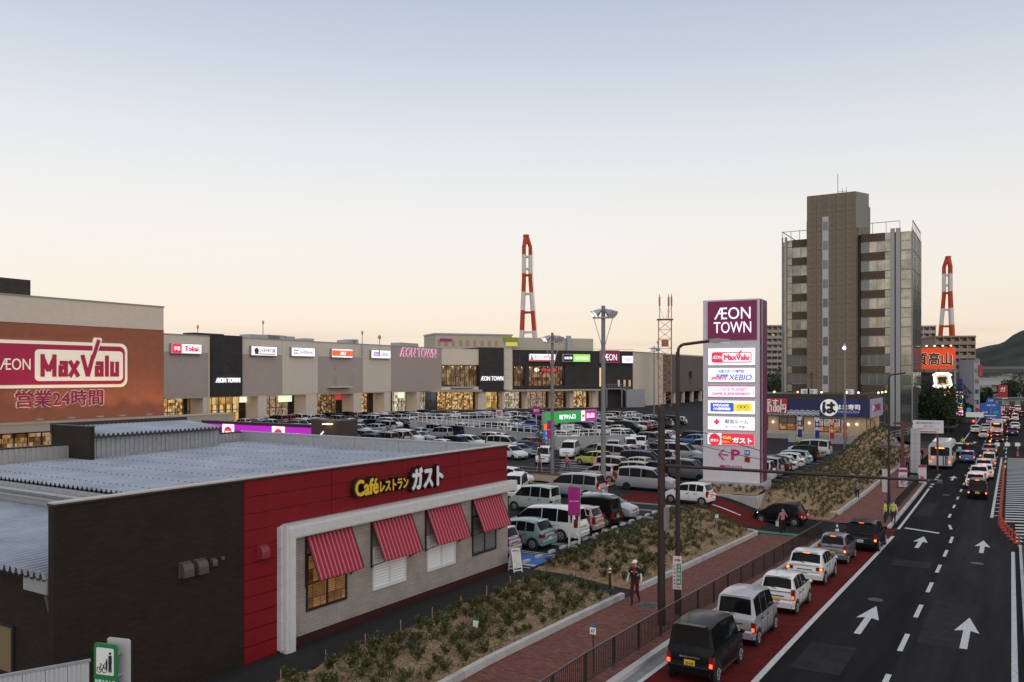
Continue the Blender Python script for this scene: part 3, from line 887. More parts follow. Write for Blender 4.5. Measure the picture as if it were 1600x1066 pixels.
# end wall of the lower wing, under the eave on the left
b = MB(); b.box(.35, .6, .3, DP-.3, -.3, 3.85); b.build('wing_wall', DARKT, gus)
b = MB(); b.box(-.05, .35, .28, 1.4, 3.55, 3.92); b.build('eave_end', GALV, gus)
b = MB(); b.tube([(.1,.55,3.5),(.18,.55,3.2),(.22,.5,2.9),(.22,.5,0)], .075, 8); b.build('downpipe', mat('pipe_brown', (.14,.11,.1), .45), gus, 40)
b = MB(); b.box(.1,.34,1.2,1.6,.8,1.3); b.build('meter_box', GALV, gus)
w = thing('window', None, None); w.parent = gus
b = MB(); b.box(.3,.345,2.6,3.9,.9,2.3); b.build('window_frame', BLACK, w)
b = MB(); b.box(.27,.295,2.7,3.8,1.0,2.2); b.build('window_pane', mat('wing_window', (.1,.08,.05), .2, emit=(.5,.33,.15), estr=.12), w)
# inner corrugated parapet at the back and the plant room on the roof
b = MB(); pitch = .25
for k in range(int((L_-um)/pitch)):
    u = um+k*pitch; b.box(u, u+pitch*.6, DP-.235, DP-.2, 5.0, GH-.02)
b.box(um, L_, DP-.24, DP+.02, GH-.018, GH+.05, 1); b.build('parapet_sheet', [GALV, DTRIM], gus)
pu0 = (G(138,719,5.2)-GU.at(0)); e3 = Vector((GU.e.x, GU.e.y, 0)); n3 = Vector((-GU.e.y, GU.e.x, 0))
u0, y0 = pu0.dot(e3), pu0.dot(n3)
ph = thing('plant_room', None, None); ph.parent = gus
b = MB(); b.box(u0, u0+.25, y0-.1, y0+3.2, 4.9, 6.75); b.build('end_wall', DARKT, ph)
b = MB(); b.box(u0+.26, u0+7.6, y0+.25, y0+3.1, 4.9, 6.25)
for k in range(29): b.box(u0+.3+k*.25, u0+.45+k*.25, y0+.215, y0+.249, 5.0, 6.24)
b.build('wall', GALV, ph)
b = MB(); n = 29; w_ = .25
prof = []
for k in range(n): prof += [(u0+.3+k*w_,0),(u0+.3+k*w_+.06,0),(u0+.3+k*w_+.12,.12),(u0+.3+k*w_+.18,.12),(u0+.3+k*w_+.24,0)]
N = len(prof)
vs = [(x, yy, 6.3+zz+(.28 if yy > y0+1 else 0)) for yy in (y0-.1, y0+3.2) for x, zz in prof]
b.add(vs, [(i, i+1, N+i+1, N+i) for i in range(N-1)])
vs = [(x, y0-.101, 6.3+zz) for x, zz in prof]+[(x, y0-.101, 6.2+zz*.4) for x, zz in prof]
b.add(vs, [(i, N+i, N+i+1, i+1) for i in range(N-1)], 1)
b.build('roof_sheet', [ROOFM, DTRIM], ph)
b = MB(); b.box(u0-.03,u0+7.7,y0+3.1,y0+3.25,6.3,6.85); b.box(u0-.03,u0+.28,y0-.12,y0+3.1,6.751,6.8); b.build('trim', DTRIM, ph)
b = MB(); b.tube([(u0+.4,y0+.15,6.2),(u0+.4,y0+.15,5.2),(u0+.3,y0,5.15)],.05); b.build('downpipe', GALV, ph)
# channel letters on the red band
gs = thing('restaurant_lettering', 'yellow and white channel letters Café レストラン ガスト on the red band', 'sign', GU.at(0), GU.rz)
def gus_text(body, x0, y0, x1, y1, col, bold, name='lettering'):
    a = GU.uz(*cpx(x0, y1)); c = GU.uz(*cpx(x1, y0)); zA = GU.uz(*cpx(x0, y0))[1]; zB = a[1]
    u_ = (a[0]+c[0])/2; 
    z1 = GU.uz(*cpx(x1, y1))[1]
    zc = None
    return a[0], c[0]
def gtext(body, xl, yl_top, yl_bot, xr, yr_top, yr_bot, m, bold):
    ul, ztl = GU.uz(*cpx(xl, yl_top)); zbl = GU.uz(*cpx(xl, yl_bot))[1]
    ur, ztr = GU.uz(*cpx(xr, yr_top)); zbr = GU.uz(*cpx(xr, yr_bot))[1]
    zc = (ztl+zbl+ztr+zbr)/4; h = ((ztl-zbl)+(ztr-zbr))/2
    lettering(body, (ul+ur)/2, zc, ur-ul+.16, h+.14, -.0, .2, mat('letter_backing', (.02,.012,.01), .5), gs, bold+.05, 'letter_backing')
    lettering(body, (ul+ur)/2, zc, ur-ul, h, -.2, .03, m, gs, bold)
YEL = mat('letter_yellow', (.62,.4,.02), .4, emit=(.7,.45,.03), estr=.15); WHL = mat('letter_white', (.6,.6,.62), .4, emit=(.7,.7,.75), estr=.12)
gtext('Café', 478, 170, 247, 580, 158, 226, YEL, .03)
gtext('レストラン', 588, 178, 222, 712, 152, 205, YEL, .02)
gtext('ガスト', 730, 115, 213, 868, 100, 195, WHL, .045)

# A-frame board, and the bicycle sign with its fence at the lower left
q = G(805, 893)
t = thing('sandwich_board', 'white folding A-frame board standing at the restaurant corner', 'sign board', q, R(60)); t.scale = (.72, 1, 1)
b = MB()
for s in (-1, 1):
    b.bar((-.3,s*.28,0),(-.3,s*.03,1.05),.05,.04); b.bar((.3,s*.28,0),(.3,s*.03,1.05),.05,.04); b.bar((-.3,s*.26,.1),(.3,s*.26,.1),.04,.05); b.bar((-.3,s*.03,1.05),(.3,s*.03,1.05),.04,.05)
b.build('frame', WHITE, t)
for s in (-1, 1):
    b = MB(); b.add([(-.27,s*.235,.2),(.27,s*.235,.2),(.27,s*.06,.95),(-.27,s*.06,.95)], [(0,1,2,3) if s < 0 else (3,2,1,0)]); b.add([(-.27,s*.22,.2),(.27,s*.22,.2),(.27,s*.045,.95),(-.27,s*.045,.95)], [(3,2,1,0) if s < 0 else (0,1,2,3)]); b.build('board', mat('poster_paper', (.6,.58,.5), .6, var=.3, scale=9), t)
p = P(167, 1040, 15.5)
t = thing('entrance_sign', 'green and white sign with bicycle and walking family at the lower left corner', 'sign', (p.x, p.y, 0), R(14))
GRN = mat('sign_green', (.02,.2,.06), .4)
b = MB(); b.plate(rrect(-.3,.22,2.9,4.2,.05), 0, .03); b.build('sign_panel', GRN, t)
panel('pictogram_field', -.24, .16, 3.62, 4.12, -.006, -.001, WHITE, t, .03)
b = MB(); b.plate(rrect(-.18,.34,2.95,4.25,.05), .2, .23); b.build('rear_panel', mat('panel_back_grey', (.45,.46,.48), .5), t)
b = MB()
for z in (3.15, 3.6, 4.0): b.bar((.15,.031,z),(.15,.199,z),.05,.05)
b.cyl((.05,.115,0),(.05,.115,4.0),.04); b.build('post', GALV, t)
INK = mat('sign_ink', (.02,.02,.03), .5)
b = MB()
def ring(b, cx, cz, r, w, y0=-.012, n=16):
    for k in range(n):
        a0, a1 = 2*math.pi*k/n, 2*math.pi*(k+1)/n
        b.plate([(cx+r*math.cos(a0),cz+r*math.sin(a0)),(cx+(r+w)*math.cos(a0),cz+(r+w)*math.sin(a0)),(cx+(r+w)*math.cos(a1),cz+(r+w)*math.sin(a1)),(cx+r*math.cos(a1),cz+r*math.sin(a1))], y0, y0+.005)
ring(b, -.17, 3.71, .045, .012); ring(b, -.05, 3.71, .045, .012)
for a, c in (((-.17,3.71),(-.13,3.8)),((-.13,3.8),(-.06,3.8)),((-.06,3.8),(-.05,3.71)),((-.17,3.71),(-.1,3.72)),((-.1,3.72),(-.06,3.8)),((-.15,3.82),(-.11,3.82)),((-.06,3.8),(-.04,3.84))):
    b.bar((a[0],-.01,a[1]),(c[0],-.01,c[1]),.006,.01)
for (x, z, h) in ((.08,3.83,.2),(.0,3.8,.11)):
    b.plate(disc(x, z+h, h*.13), -.012, -.007); b.plate([(x-h*.2,z),(x+h*.2,z),(x+h*.18,z+h*.8),(x-h*.18,z+h*.8)], -.012, -.007)
    b.plate([(x-h*.18,z-h*.75),(x-h*.03,z-h*.75),(x,z),(x-h*.16,z)], -.012, -.007); b.plate([(x+h*.03,z-h*.75),(x+h*.18,z-h*.75),(x+h*.16,z),(x,z)], -.012, -.007)
b.build('pictogram', INK, t)
lettering('お客さま入口', -.04, 3.48, .46, .1, -.001, .006, WHITE, t, .02)
a, c = G(-40, 1062, 3.0), G(140, 1030, 3.0)
W = Facade((a.x, a.y), (c.x, c.y))
t = thing('hoarding', 'white ribbed panel fence at the bottom left corner', 'fence', W.at(0), W.rz)
n = 5; w_ = W.len/n
m = MB(); m.box(0, w_-.01, 0, .02, -.3, 2.95)
for k in range(int(w_/.09)): m.box(.01+k*.09, .05+k*.09, -.018, -.001, -.3, 2.94)
me = m.mesh('fence_panel', mat('panel_white', (.5,.51,.53), .5))
for k in range(n): obj('fence_panel', me, t, (k*w_, 0, 0))
b = MB(); b.box(-.02, W.len+.02, -.03, .04, 2.951, 3.0)
b.build('top_rail', GALV, t)
# ================================================================== THE SHOPPING MALL
def pw(x1, f): return f
# ---- supermarket block on the left
MV = Facade((-96.0, 20), (-96.0, 70.6))
mv = thing('supermarket_building', 'supermarket block with brick-coloured wall under a cream band at the left edge', 'building', MV.at(0), MV.rz)
BRICKC = courses('terracotta_cladding', (.335,.122,.074), .3, 6, .012, .93, .8, .015, bump=.12, soft=.5)
Lm = MV.len
zT = MV.uz(254, 480.7)[1]; zJ = MV.uz(254, 516)[1]; zC = MV.uz(254, 650)[1]
b = MB(); b.box(0, Lm, .05, 30, zJ+.01, zT); b.build('upper_wall', CREAM, mv)
b = MB(); b.box(0, Lm, 0, 29.9, zC-1.0, zJ); b.build('lower_wall', BRICKC, mv)
b = MB(); b.box(-.1, Lm+.1, -.02, .3, zT+.001, zT+.18); b.box(-.1, Lm+.1, -.05, .2, zJ-.001, zJ+.009); b.build('coping', mat('coping_grey', (.33,.31,.3), .6), mv)
b = MB(); b.box(20, 36.5, 6, 22, zT, zT+2.6); b.build('roof_plant', CHAR, mv)
b = MB(); b.box(0, Lm+8.5, -3.4, -.02, zC-.9, zC-.05); b.box(0, Lm+8.6, -3.45, -.02, zC-.049, zC+.06); b.build('canopy', mat('canopy_cream', (.42,.37,.3), .6, var=.06), mv)
b = MB()
for k in range(8): b.box(2+k*8, 2.12+k*8, -3.46, -3.41, zC-.9, zC-.05)
b.build('canopy_joint', GALV, mv)
GLOWA = [(.02,.008,.002),(.12,.05,.015),(.42,.2,.06),(.85,.5,.2),(1.0,.8,.5)]
for k in range(int(Lm/3.1)):
    u = .3+k*3.1
    w = thing('shop_window', None, None); w.parent = mv
    panel('interior', u, u+3.0, .2, zC-1.0, 2.4, 2.45, shop_glow('market_inside', GLOWA, .55, .7, 1.4, 2), w)
    f = MB(); f.box(u, u+.1, -.05, .1, 0, zC-1.02); f.box(u+1.5, u+1.58, -.05, .08, .1, zC-1.02); f.box(u+.1, u+3.1, -.04, .07, 2.6, 2.7); f.build('window_frame', DBROWN, w)
    panel('window_pane', u+.1, u+3.1, .1, zC-1.02, .0, .02, glass_mix('shop_pane', clear=.82), w)
b = MB(); b.box(0, Lm, 2.46, 2.6, 0, zC-.95); b.box(0, Lm, 0, 2.45, -.1, .02); b.build('inner_wall', DTRIM, mv)
spot = None
for px in (42, 92, 137, 172, 213, 246):
    u = MV.u(px)
    m = MB(); m.bar((u,-2.6,zC+.06),(u,-2.6,zC+.35),.06,.06); m.box(u-.35,u+.35,-2.75,-2.3,zC+.351,zC+.5); fl_ = m.build('floodlight', GALV, mv)
    lp = bpy.data.objects.new('flood_lamp', bpy.data.lights.new('flood_lamp', 'SPOT')); COL.objects.link(lp); lp.parent = fl_; lp.data.energy = 260; lp.data.color = (1,.62,.25); lp.data.spot_size = R(100); lp.data.spot_blend = .8; lp.data.shadow_soft_size = .3
    lp.location = (u, -2.5, zC+.62); lp.rotation_euler = (R(150), 0, 0)
# ---- its big sign
def PXU(f, px, py): return f.uz(px, py)
def c1(x, y): return x*.2533, 430+y*.2533
sg = thing('supermarket_sign', 'huge crimson and white MaxValu sign on the terracotta wall', 'sign', MV.at(0), MV.rz)
u1, ztp = MV.uz(*c1(778, 425)); zbt = MV.uz(*c1(778, 690))[1]
u0 = MV.uz(*c1(-330, 560))[0]
SW = mat('sign_cream_white', (.72,.7,.6), .5, emit=(.95,.85,.62), estr=.28)
SR = mat('sign_crimson', (.42,.012,.07), .45, emit=(.5,.012,.06), estr=.06)
rr = (ztp-zbt)*.17
panel('outer_frame', u0, u1, zbt, ztp, -.25, -.002, SW, sg, rr)
panel('red_field', u0+.35, u1-.38, zbt+.38, ztp-.38, -.31, -.251, SR, sg, rr*.8)
wu0, wz1 = MV.uz(*c1(205, 462)); wu1 = MV.uz(*c1(748, 600))[0]
hh = ztp-zbt
panel('white_field', wu0, wu1, zbt+hh*.15, ztp-hh*.18, -.36, -.311, SW, sg, rr*.5)
# text and the tall stroke of the V with its pale outline
ua, ub = MV.uz(*c1(238, 600))[0], MV.uz(*c1(722, 600))[0]
zb0, zt0 = zbt+hh*.24, zbt+hh*.72
tw = ub-ua
vx = ua + tw*.605
st = [(vx-.1, zt0-.55*hh*.48),(vx+tw*.035,zt0-.55*hh*.48),(vx+tw*.145,ztp+hh*.07),(vx+tw*.075,ztp+hh*.07)]
o_ = hh*.045
b = MB(); b.plate([(st[0][0]+.5,zt0),(st[1][0]+o_*2.4,zt0),(st[2][0]+o_,st[2][1]),(st[2][0]+o_*.4,st[2][1]+o_),(st[3][0]-o_*.4,st[3][1]+o_),(st[3][0]-o_,st[3][1])], -.35, -.253); b.build('stroke_outline', SW, sg)
for (wd, xa, xb) in (('Max', 0, .49), ('V', .5, .66), ('alu', .655, 1.0)):
    if False: lettering(wd, ua+tw*(xa+xb)/2, (zb0+zt0)/2, tw*(xb-xa), zt0-zb0 if wd != 'alu' else (zt0-zb0), -.36, .05, SR, sg, .055)
def block_letter(parent, kind, x0, x1, z0, z1, y, m, tk):
    """condensed bold letter from thick strokes"""
    w_, h_ = x1-x0, z1-z0; b = MB(); q = [0]
    def s_(pts, tt=tk):
        for (ax, az), (bx, bz) in zip(pts, pts[1:]):
            q[0] += .003; b.bar((x0+ax*w_, y-.03-q[0]/2, z0+az*h_), (x0+bx*w_, y-.03-q[0]/2, z0+bz*h_), .06+q[0], tt, 0, (0,-1,0)) if False else b.plate(thick((x0+ax*w_, z0+az*h_), (x0+bx*w_, z0+bz*h_), tt), y-.06-q[0], y)
    e = tk/2/w_; f = tk/2/h_; xh = .72
    if kind == 'M': s_([(e,0),(e,1)]); s_([(1-e,0),(1-e,1)]); s_([(e,1-f*1.6),(.5,.25)]); s_([(1-e,1-f*1.6),(.5,.25)])
    if kind == 'a': s_([(1-e,0),(1-e,xh-f)]); s_([(1,xh-f),(.12,xh-f)]); s_([(1-e,.42),(e,.42)]); s_([(e,.42+f),(e,0)]); s_([(0,f),(1-e,f)])
    if kind == 'x': s_([(.12,0),(.88,xh)]); s_([(.12,xh),(.88,0)])
    if kind == 'V': s_([(.14,1),(.5,.02)]); s_([(.5,.02),(.86,1)])
    if kind == 'l': s_([(.5,0),(.5,1)])
    if kind == 'u': s_([(e,xh),(e,f)]); s_([(0,f),(1-e,f)]); s_([(1-e,0),(1-e,xh)])
    return b.build('letter', m, parent)
def thick(a, c, t):
    a, c = Vector(a), Vector(c); d = (c-a).normalized(); n = Vector((-d.y, d.x))*t/2
    return [tuple(a-n), tuple(c-n), tuple(c+n), tuple(a+n)]
for kd, xa, xb in (('M',0,.19),('a',.215,.33),('x',.335,.48),('V',.485,.68),('a',.675,.79),('l',.815,.855),('u',.88,1.0)):
    block_letter(sg, kd, ua+tw*xa, ua+tw*xb, zb0, zt0, -.36, SR, tw*.05)
vs_ = ua+tw*(.485+.195*.86); st = thick((vs_, zt0-.3), (vs_+tw*.075, ztp+hh*.07), tw*.045)
b = MB(); b.plate(st, -.44, -.362); b.build('letter_stroke', SR, sg)
ax0, ax1 = MV.uz(*c1(-12, 550))[0], MV.uz(*c1(178, 550))[0]
lettering('ÆON', (ax0+ax1)/2, zbt+hh*.5, ax1-ax0, hh*.24, -.31, .05, SW, sg, -.004)
t = thing('opening_hours_lettering', 'crimson letters 営業24時間 under the big supermarket sign', 'lettering', MV.at(0), MV.rz)
ax0, zz1 = MV.uz(*c1(92, 712)); ax1, zz0 = MV.uz(*c1(634, 802))
zA = MV.uz(*c1(92, 818))[1]
lettering('営業24時間', (ax0+ax1)/2, (zz1+zA)/2, ax1-ax0+.25, zz1-zA+.25, -.0, .1, mat('hours_outline', (.68,.55,.53), .6), t, .05, 'letter_outline')
lettering('営業24時間', (ax0+ax1)/2, (zz1+zA)/2, ax1-ax0, zz1-zA, -.1, .04, mat('hours_crimson', (.25,.01,.06), .5), t, .022)

# ---- main range
MA = Facade((-125.0, 91.8), (-129.1, 179.0))
MBF = Facade((-129.1, 179.0), (-95.7, 228.3))
MC = Facade((-95.7, 228.3), (-95.2, 300))
mall = thing('shopping_mall_building', 'long two storey shopping mall in cream and taupe with charcoal tower panels', 'building', MA.at(0), MA.rz)
inv = mall.matrix_basis.inverted() if False else None
def sub(fac, name):
    """part holder: wall section lying on another plan line"""
    e = thing(name, None, None); e.parent = mall
    d = fac.at(0) - MA.at(0)
    c, s = math.cos(-MA.rz), math.sin(-MA.rz)
    e.location = (d.x*c-d.y*s, d.x*s+d.y*c, 0)
    e.rotation_euler = (0, 0, fac.rz-MA.rz)
    return e
mh = thing('main_front', None, None); mh.parent = mall
mb2 = sub(MBF, 'angled_front'); mc2 = sub(MC, 'side_front')
ZT, ZF = 16.3, 5.4
def seg(par, fac, px0, px1, m, z0=ZF, z1=ZT, y0=0.0, y1=20, name='wall_panel'):
    a, c = fac.u(px0), fac.u(px1)
    b = MB(); b.box(a+.02, c-.02, y0, y1, z0, z1); return b.build(name, m, par)
uA0 = -12
zt_t = 13.3
def taupe(px0, px1):
    seg(mh, MA, px0, px1, TAUPE, ZF, zt_t); a, c = MA.u(px0), MA.u(px1)
    b = MB(); b.box(a+.02, c-.02, 0, 20, zt_t+.02, ZT); b.build('wall_panel', CREAM, mh)
taupe(250, 325); seg(mh, MA, 325, 328, CREAM, 0)
seg(mh, MA, 328, 376, CHAR, ZF, ZT+.4, -.5)
taupe(376.3, 441); seg(mh, MA, 441, 488, CREAM); seg(mh, MA, 488, 496.8, CREAM); taupe(497, 567); seg(mh, MA, 567, 611, CREAM); seg(mh, MA, 611, 690.3, TAUPE)
b = MB(); b.box(MA.u(255), MA.u(690), -.06, .4, ZT+.001, ZT+.2); b.build('coping', GALV, mh)
# ground floor: bays with lit shop windows between square columns
SHOPS = [shop_glow('shop_inside_%s' % n_, cols_, st_, sx, sz, k) for k, (n_, cols_, st_, sx, sz) in enumerate((
 ('amber', [(.02,.008,.003),(.12,.05,.02),(.5,.24,.07),(1,.6,.2),(1,.88,.6)], 1.0, .9, 1.5), ('pale', [(.05,.04,.03),(.2,.15,.1),(.5,.4,.28),(.85,.74,.55),(1,.95,.82)], .9, 1.3, 1.1),
 ('dim', [(.01,.006,.004),(.05,.025,.012),(.16,.08,.035),(.4,.22,.08),(.9,.6,.3)], .9, .7, 2.2), ('gold', [(.03,.012,.002),(.3,.15,.03),(.75,.42,.1),(1,.7,.28),(1,.85,.5)], 1.0, .5, .5), ('mixed', [(.02,.01,.01),(.25,.05,.03),(.5,.3,.1),(.35,.4,.4),(1,.9,.7)], .8, 1.8, 2.0)))]
def shop_bay(par, fac, px0, px1, k, depth=3.5, zt=None, cols=6):
    zt = zt or ZF-.25
    a, c = fac.u(px0)+.02, fac.u(px1)-.02
    w = thing('shop_front', None, None); w.parent = par
    panel('interior', a, c, .1, zt, depth+1.8, depth+1.85, SHOPS[(k*3+len(par.name)) % len(SHOPS)], w)
    b = MB(); b.box(a, c, depth, depth+1.8, zt-.08, zt-.02); b.build('ceiling_light', glow('shop_ceiling', (1,.78,.45), 1.1), w)
    n = max(2, int((c-a)/1.6)); f = MB()
    for i in range(n+1):
        x = a+(c-a)*i/n; f.box(x-.05, x+.05, depth-.06, depth+.06, 0, zt)
    f.box(a, c, depth-.05, depth+.05, 2.55, 2.68); f.box(a, c, depth-.05, depth+.05, zt-.12, zt)
    f.build('window_frame', mat('shop_frame', (.04,.03,.025), .5), w)
    panel('window_pane', a, c, 0, zt, depth, depth+.02, glass_mix('shop_pane', clear=.82), w)
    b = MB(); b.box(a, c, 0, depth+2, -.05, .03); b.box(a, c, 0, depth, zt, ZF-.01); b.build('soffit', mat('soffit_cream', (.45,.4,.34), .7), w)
    return w
def column(par, fac, px0, px1, m=CREAM, z1=None):
    a, c = fac.u(px0), fac.u(px1); b = MB(); b.box(a, c, .1, 3.6, 0, ZF-.002); b.build('pier', m, par)
bays = [(258,318),(329,404),(417,441),(441,479),(495,553),(566,601),(612,640),(640,690)]
for k, (p0, p1) in enumerate(bays): shop_bay(mh, MA, p0, p1, k, 3.5 if k != 6 else 5.0)
for p0, p1 in ((318,327),(404,417),(479,496),(553,566),(601,611),(652,656)): column(mh, MA, p0, p1)
b = MB(); b.box(MA.u(250), MA.u(690), 5.5, 6, 0, ZF); b.build('inner_wall', DTRIM, mh)
# shop fascias seen under the soffit
def fascia(fac, par, px0, py0, px1, py1, m, y=3.3, txt=None, tm=None):
    a, zA = fac.uz(px0, py0); c, zB = fac.uz(px1, py1)
    o = panel('shop_fascia', a, c, zB, zA, y-.12, y-.06, m, par)
    if txt: lettering(txt, (a+c)/2, (zA+zB)/2, (c-a)*.7, (zA-zB)*.45, y-.12, .03, tm or WHITE, par, .02)
BLUEL = glow('fascia_blue', (.02,.06,.5), .9); REDL = glow('fascia_red', (.6,.02,.03), .9)
GRNW = glow('fascia_pale', (.75,.85,.6), 1.0)
fascia(MA, mh, 496, 616, 507, 627, BLUEL); fascia(MA, mh, 541, 615, 551, 625, REDL, txt='EL'); fascia(MA, mh, 253, 624, 272, 635, BLUEL)
fascia(MA, mh, 453, 617, 474, 628, GRNW); fascia(MA, mh, 393, 620, 406, 629, GRNW); fascia(MA, mh, 634, 612, 644, 622, GRNW, y=2.5)
# balcony on the taupe panel
u_, z_ = MA.uz(512, 606); v_, _ = MA.uz(545, 606)
bl = thing('balcony', None, None); bl.parent = mh
b = MB(); b.box(u_, v_, -1.2, -.01, z_, z_+.25); b.build('slab', CREAM, bl)
b = MB()
for k in range(9): x = u_+(v_-u_)*k/8; b.bar((x,-1.15,z_+.25),(x,-1.15,z_+(3.2 if k in (0,5,6,8) else 2.0)),.05,.05)
b.bar((u_,-1.15,z_+1.4),(v_,-1.15,z_+1.4),.04,.04); b.build('railing', GALV, bl)
panel('door', MA.u(521), MA.u(526), z_+.25, z_+2.6, -.03, -.002, GALV, mh); panel('vent', MA.u(522), MA.u(525), z_+4, z_+5.2, -.1, -.002, GALV, mh)

# ---- angled front
zwt, zwb = MBF.uz(770, 570.5)[1], MBF.uz(770, 604)[1]
zcan = MBF.uz(760, 609)[1]
def bandwin(px0, px1, z0, z1, n, k=0):
    a, c = MBF.u(px0), MBF.u(px1)
    w = thing('window', None, None); w.parent = mb2
    panel('interior', a, c, z0, z1, 1.4, 1.45, shop_glow('upper_inside', [(.02,.01,.006),(.12,.055,.025),(.3,.15,.06),(.6,.32,.12),(.95,.6,.25)], .75, .6, .8, 5), w)
    f = MB()
    for i in range(n+1): x = a+(c-a)*i/n; f.box(x-.06, x+.06, .02, .2, z0, z1)
    for z in (z0, z0+(z1-z0)*.35, z1-.12): f.box(a, c, .03, .18, z, z+.12)
    f.build('window_frame', mat('shop_frame', (.04,.03,.025), .5), w)
    panel('window_pane', a, c, z0, z1, .1, .12, glass_mix('upper_pane', clear=.7), w)
    for i in range(n): 
        if i % 2 == 0:
            x = a+(c-a)*(i+.5)/n; b = MB(); b.ball((x, .9, z1-.5), .16); b.build('ceiling_light', glow('shop_lamp', (1,.75,.4), 2.5), w)
    return a, c
# cream section with window band
a, c = MBF.u(690), MBF.u(748)
b = MB(); b.box(a+.02, c-.02, 0, 20, zwt, ZT); b.build('wall_panel', CREAM, mb2)
b = MB(); b.box(a+.02, c-.02, 0, 1.6, ZF, zwb); b.box(a+.02, c-.02, 1.61, 20, ZF, zwt-.01); b.build('wall_panel', CREAM, mb2)
bandwin(690.5, 747.5, zwb+.005, zwt-.005, 8)
b = MB(); b.box(MBF.u(704), MBF.u(739), -1.3, -.02, zwb-.35, zwb-.1)
for k in range(11): x = MBF.u(704)+(MBF.u(739)-MBF.u(704))*k/10; b.bar((x,-1.25,zwb-.1),(x,-1.25,zwb+2.2),.05,.05)
b.build('balcony', GALV, mb2)
seg(mb2, MBF, 748, 786, CHAR, ZF-.4, ZT+.5, -.6)
seg(mb2, MBF, 786.3, 801, CREAM)
b = MB()
for k in range(4): z = 6+k*2.4; b.bar((MBF.u(787.5),-.5,z),(MBF.u(793),-1.2,z),.06,.06); b.bar((MBF.u(787.5),-.5,z+1.6),(MBF.u(793),-1.2,z),.05,.05)
b.build('ladder_bracket', GALV, mb2)
# charcoal block
z0w, z1w = MBF.uz(850, 603)[1], MBF.uz(850, 571.5)[1]
cuts = [801, 803, 820, 826, 882, 935]
for i, (p0, p1) in enumerate(zip(cuts, cuts[1:])):
    if i in (1, 3):
        aa, cc = MBF.u(p0), MBF.u(p1)
        b = MB(); b.box(aa, cc, -.3, 20, z1w, ZT); b.build('wall_panel', CHAR, mb2)
        b = MB(); b.box(aa, cc, -.3, 1.6, zcan+.3, z0w); b.box(aa, cc, 1.61, 20, zcan+.3, z1w-.01); b.build('wall_panel', CHAR, mb2)
        bandwin(p0+.3, p1-.3, z0w, z1w, 3 if i == 1 else 8)
    else: seg(mb2, MBF, p0, p1, CHAR, zcan+.3, ZT, -.3)
seg(mb2, MBF, 935, 988, CHAR, 0, ZT+.05, -.28)
b = MB(); b.box(MBF.u(655), MBF.u(748), -2.6, -.02, zcan-.5, zcan+.05); b.box(MBF.u(787), MBF.u(932), -2.6, -.02, zcan-.5, zcan-.02); b.build('canopy', mat('canopy_cream', (.42,.37,.3), .6, var=.06), mb2)
b = MB(); b.box(MBF.u(690), MBF.u(990), -.4, .3, ZT+.52, ZT+.6); b.build('coping', GALV, mb2)
for k, (p0, p1) in enumerate(((691,747),(760,785),(788,820),(824,862),(866,890),(896,926))): shop_bay(mb2, MBF, p0, p1, k+1, 2.0, zcan-.6)
for p0, p1 in ((747,760),(785,788),(820,824),(862,866),(890,896),(926,935)):
    aa, cc = MBF.u(p0), MBF.u(p1); b = MB(); b.box(aa, cc, .0, 2.3, 0, zcan-.51); b.build('pier', CREAM, mb2)
b = MB(); b.box(MBF.u(690), MBF.u(935), 4.1, 4.4, 0, ZF+1); b.build('inner_wall', DTRIM, mb2)
# slit windows and escape stairs on the right of the charcoal block
for px in (966, 975, 983): 
    u_ = MBF.u(px); z = MBF.uz(px, 604)[1]; panel('slit_window', u_-.35, u_+.35, z, z+1.9, -.31, -.285, glow('slit_glow', (.6,.4,.22), .35), mb2)
u_ = MBF.u(940); panel('slit_window', u_-.9, u_+.9, MBF.uz(940,604)[1], MBF.uz(940,575)[1], -.33, -.285, glow('door_glow', (.9,.55,.2), .7), mb2)
s = thing('escape_stair', None, None); s.parent = mb2
STG = mat('stair_grey', (.3,.31,.33), .5, var=.1)
ua, ub = MBF.u(940), MBF.u(1000); zl = MBF.uz(950, 607)[1]
b = MB(); b.box(ua, ua+6, -2.4, -.35, zl-.25, zl); n = 14
for k in range(n): x = ua+6+k*.55; b.box(x, x+.55, -2.4, -1.2, zl-.3-k*.33, zl-.05-k*.33)
b.bar((ua+6,-2.45,zl-.2),(ua+6+n*.55,-2.45,zl-n*.33-.2),.06,.4)
b.build('treads', STG, s)
b = MB()
for k in range(7): b.bar((ua+k,-2.4,zl),(ua+k,-2.4,zl+1.2),.06,.06)
for k in range(n): x = ua+6+k*.55; b.bar((x,-2.4,zl-k*.33),(x,-2.4,zl+1.2-k*.33),.05,.05)
b.bar((ua,-2.4,zl+1.2),(ua+6,-2.4,zl+1.2),.08,.08); b.bar((ua+6,-2.4,zl+1.2),(ua+6+n*.55,-2.4,zl+1.2-n*.33),.08,.08)
b.bar((ua,-2.4,zl+.6),(ua+6,-2.4,zl+.6),.05,.05); b.bar((ua+6,-2.4,zl+.6),(ua+6+n*.55,-2.4,zl+.6-n*.33),.05,.05)
b.build('railing', STG, s)
b = MB(); b.cyl((ua+.4,-2.2,0),(ua+.4,-2.2,zl-.26),.15); b.cyl((ua+5.5,-2.2,0),(ua+5.5,-2.2,zl-.26),.15); b.build('posts', STG, s)
a_, c_ = MBF.u(1003), MBF.u(1013)
b = MB(); b.box(MBF.u(970), MBF.u(998), -3.2, -2.6, 0, 5.2); b.build('stair_screen', STG, s)
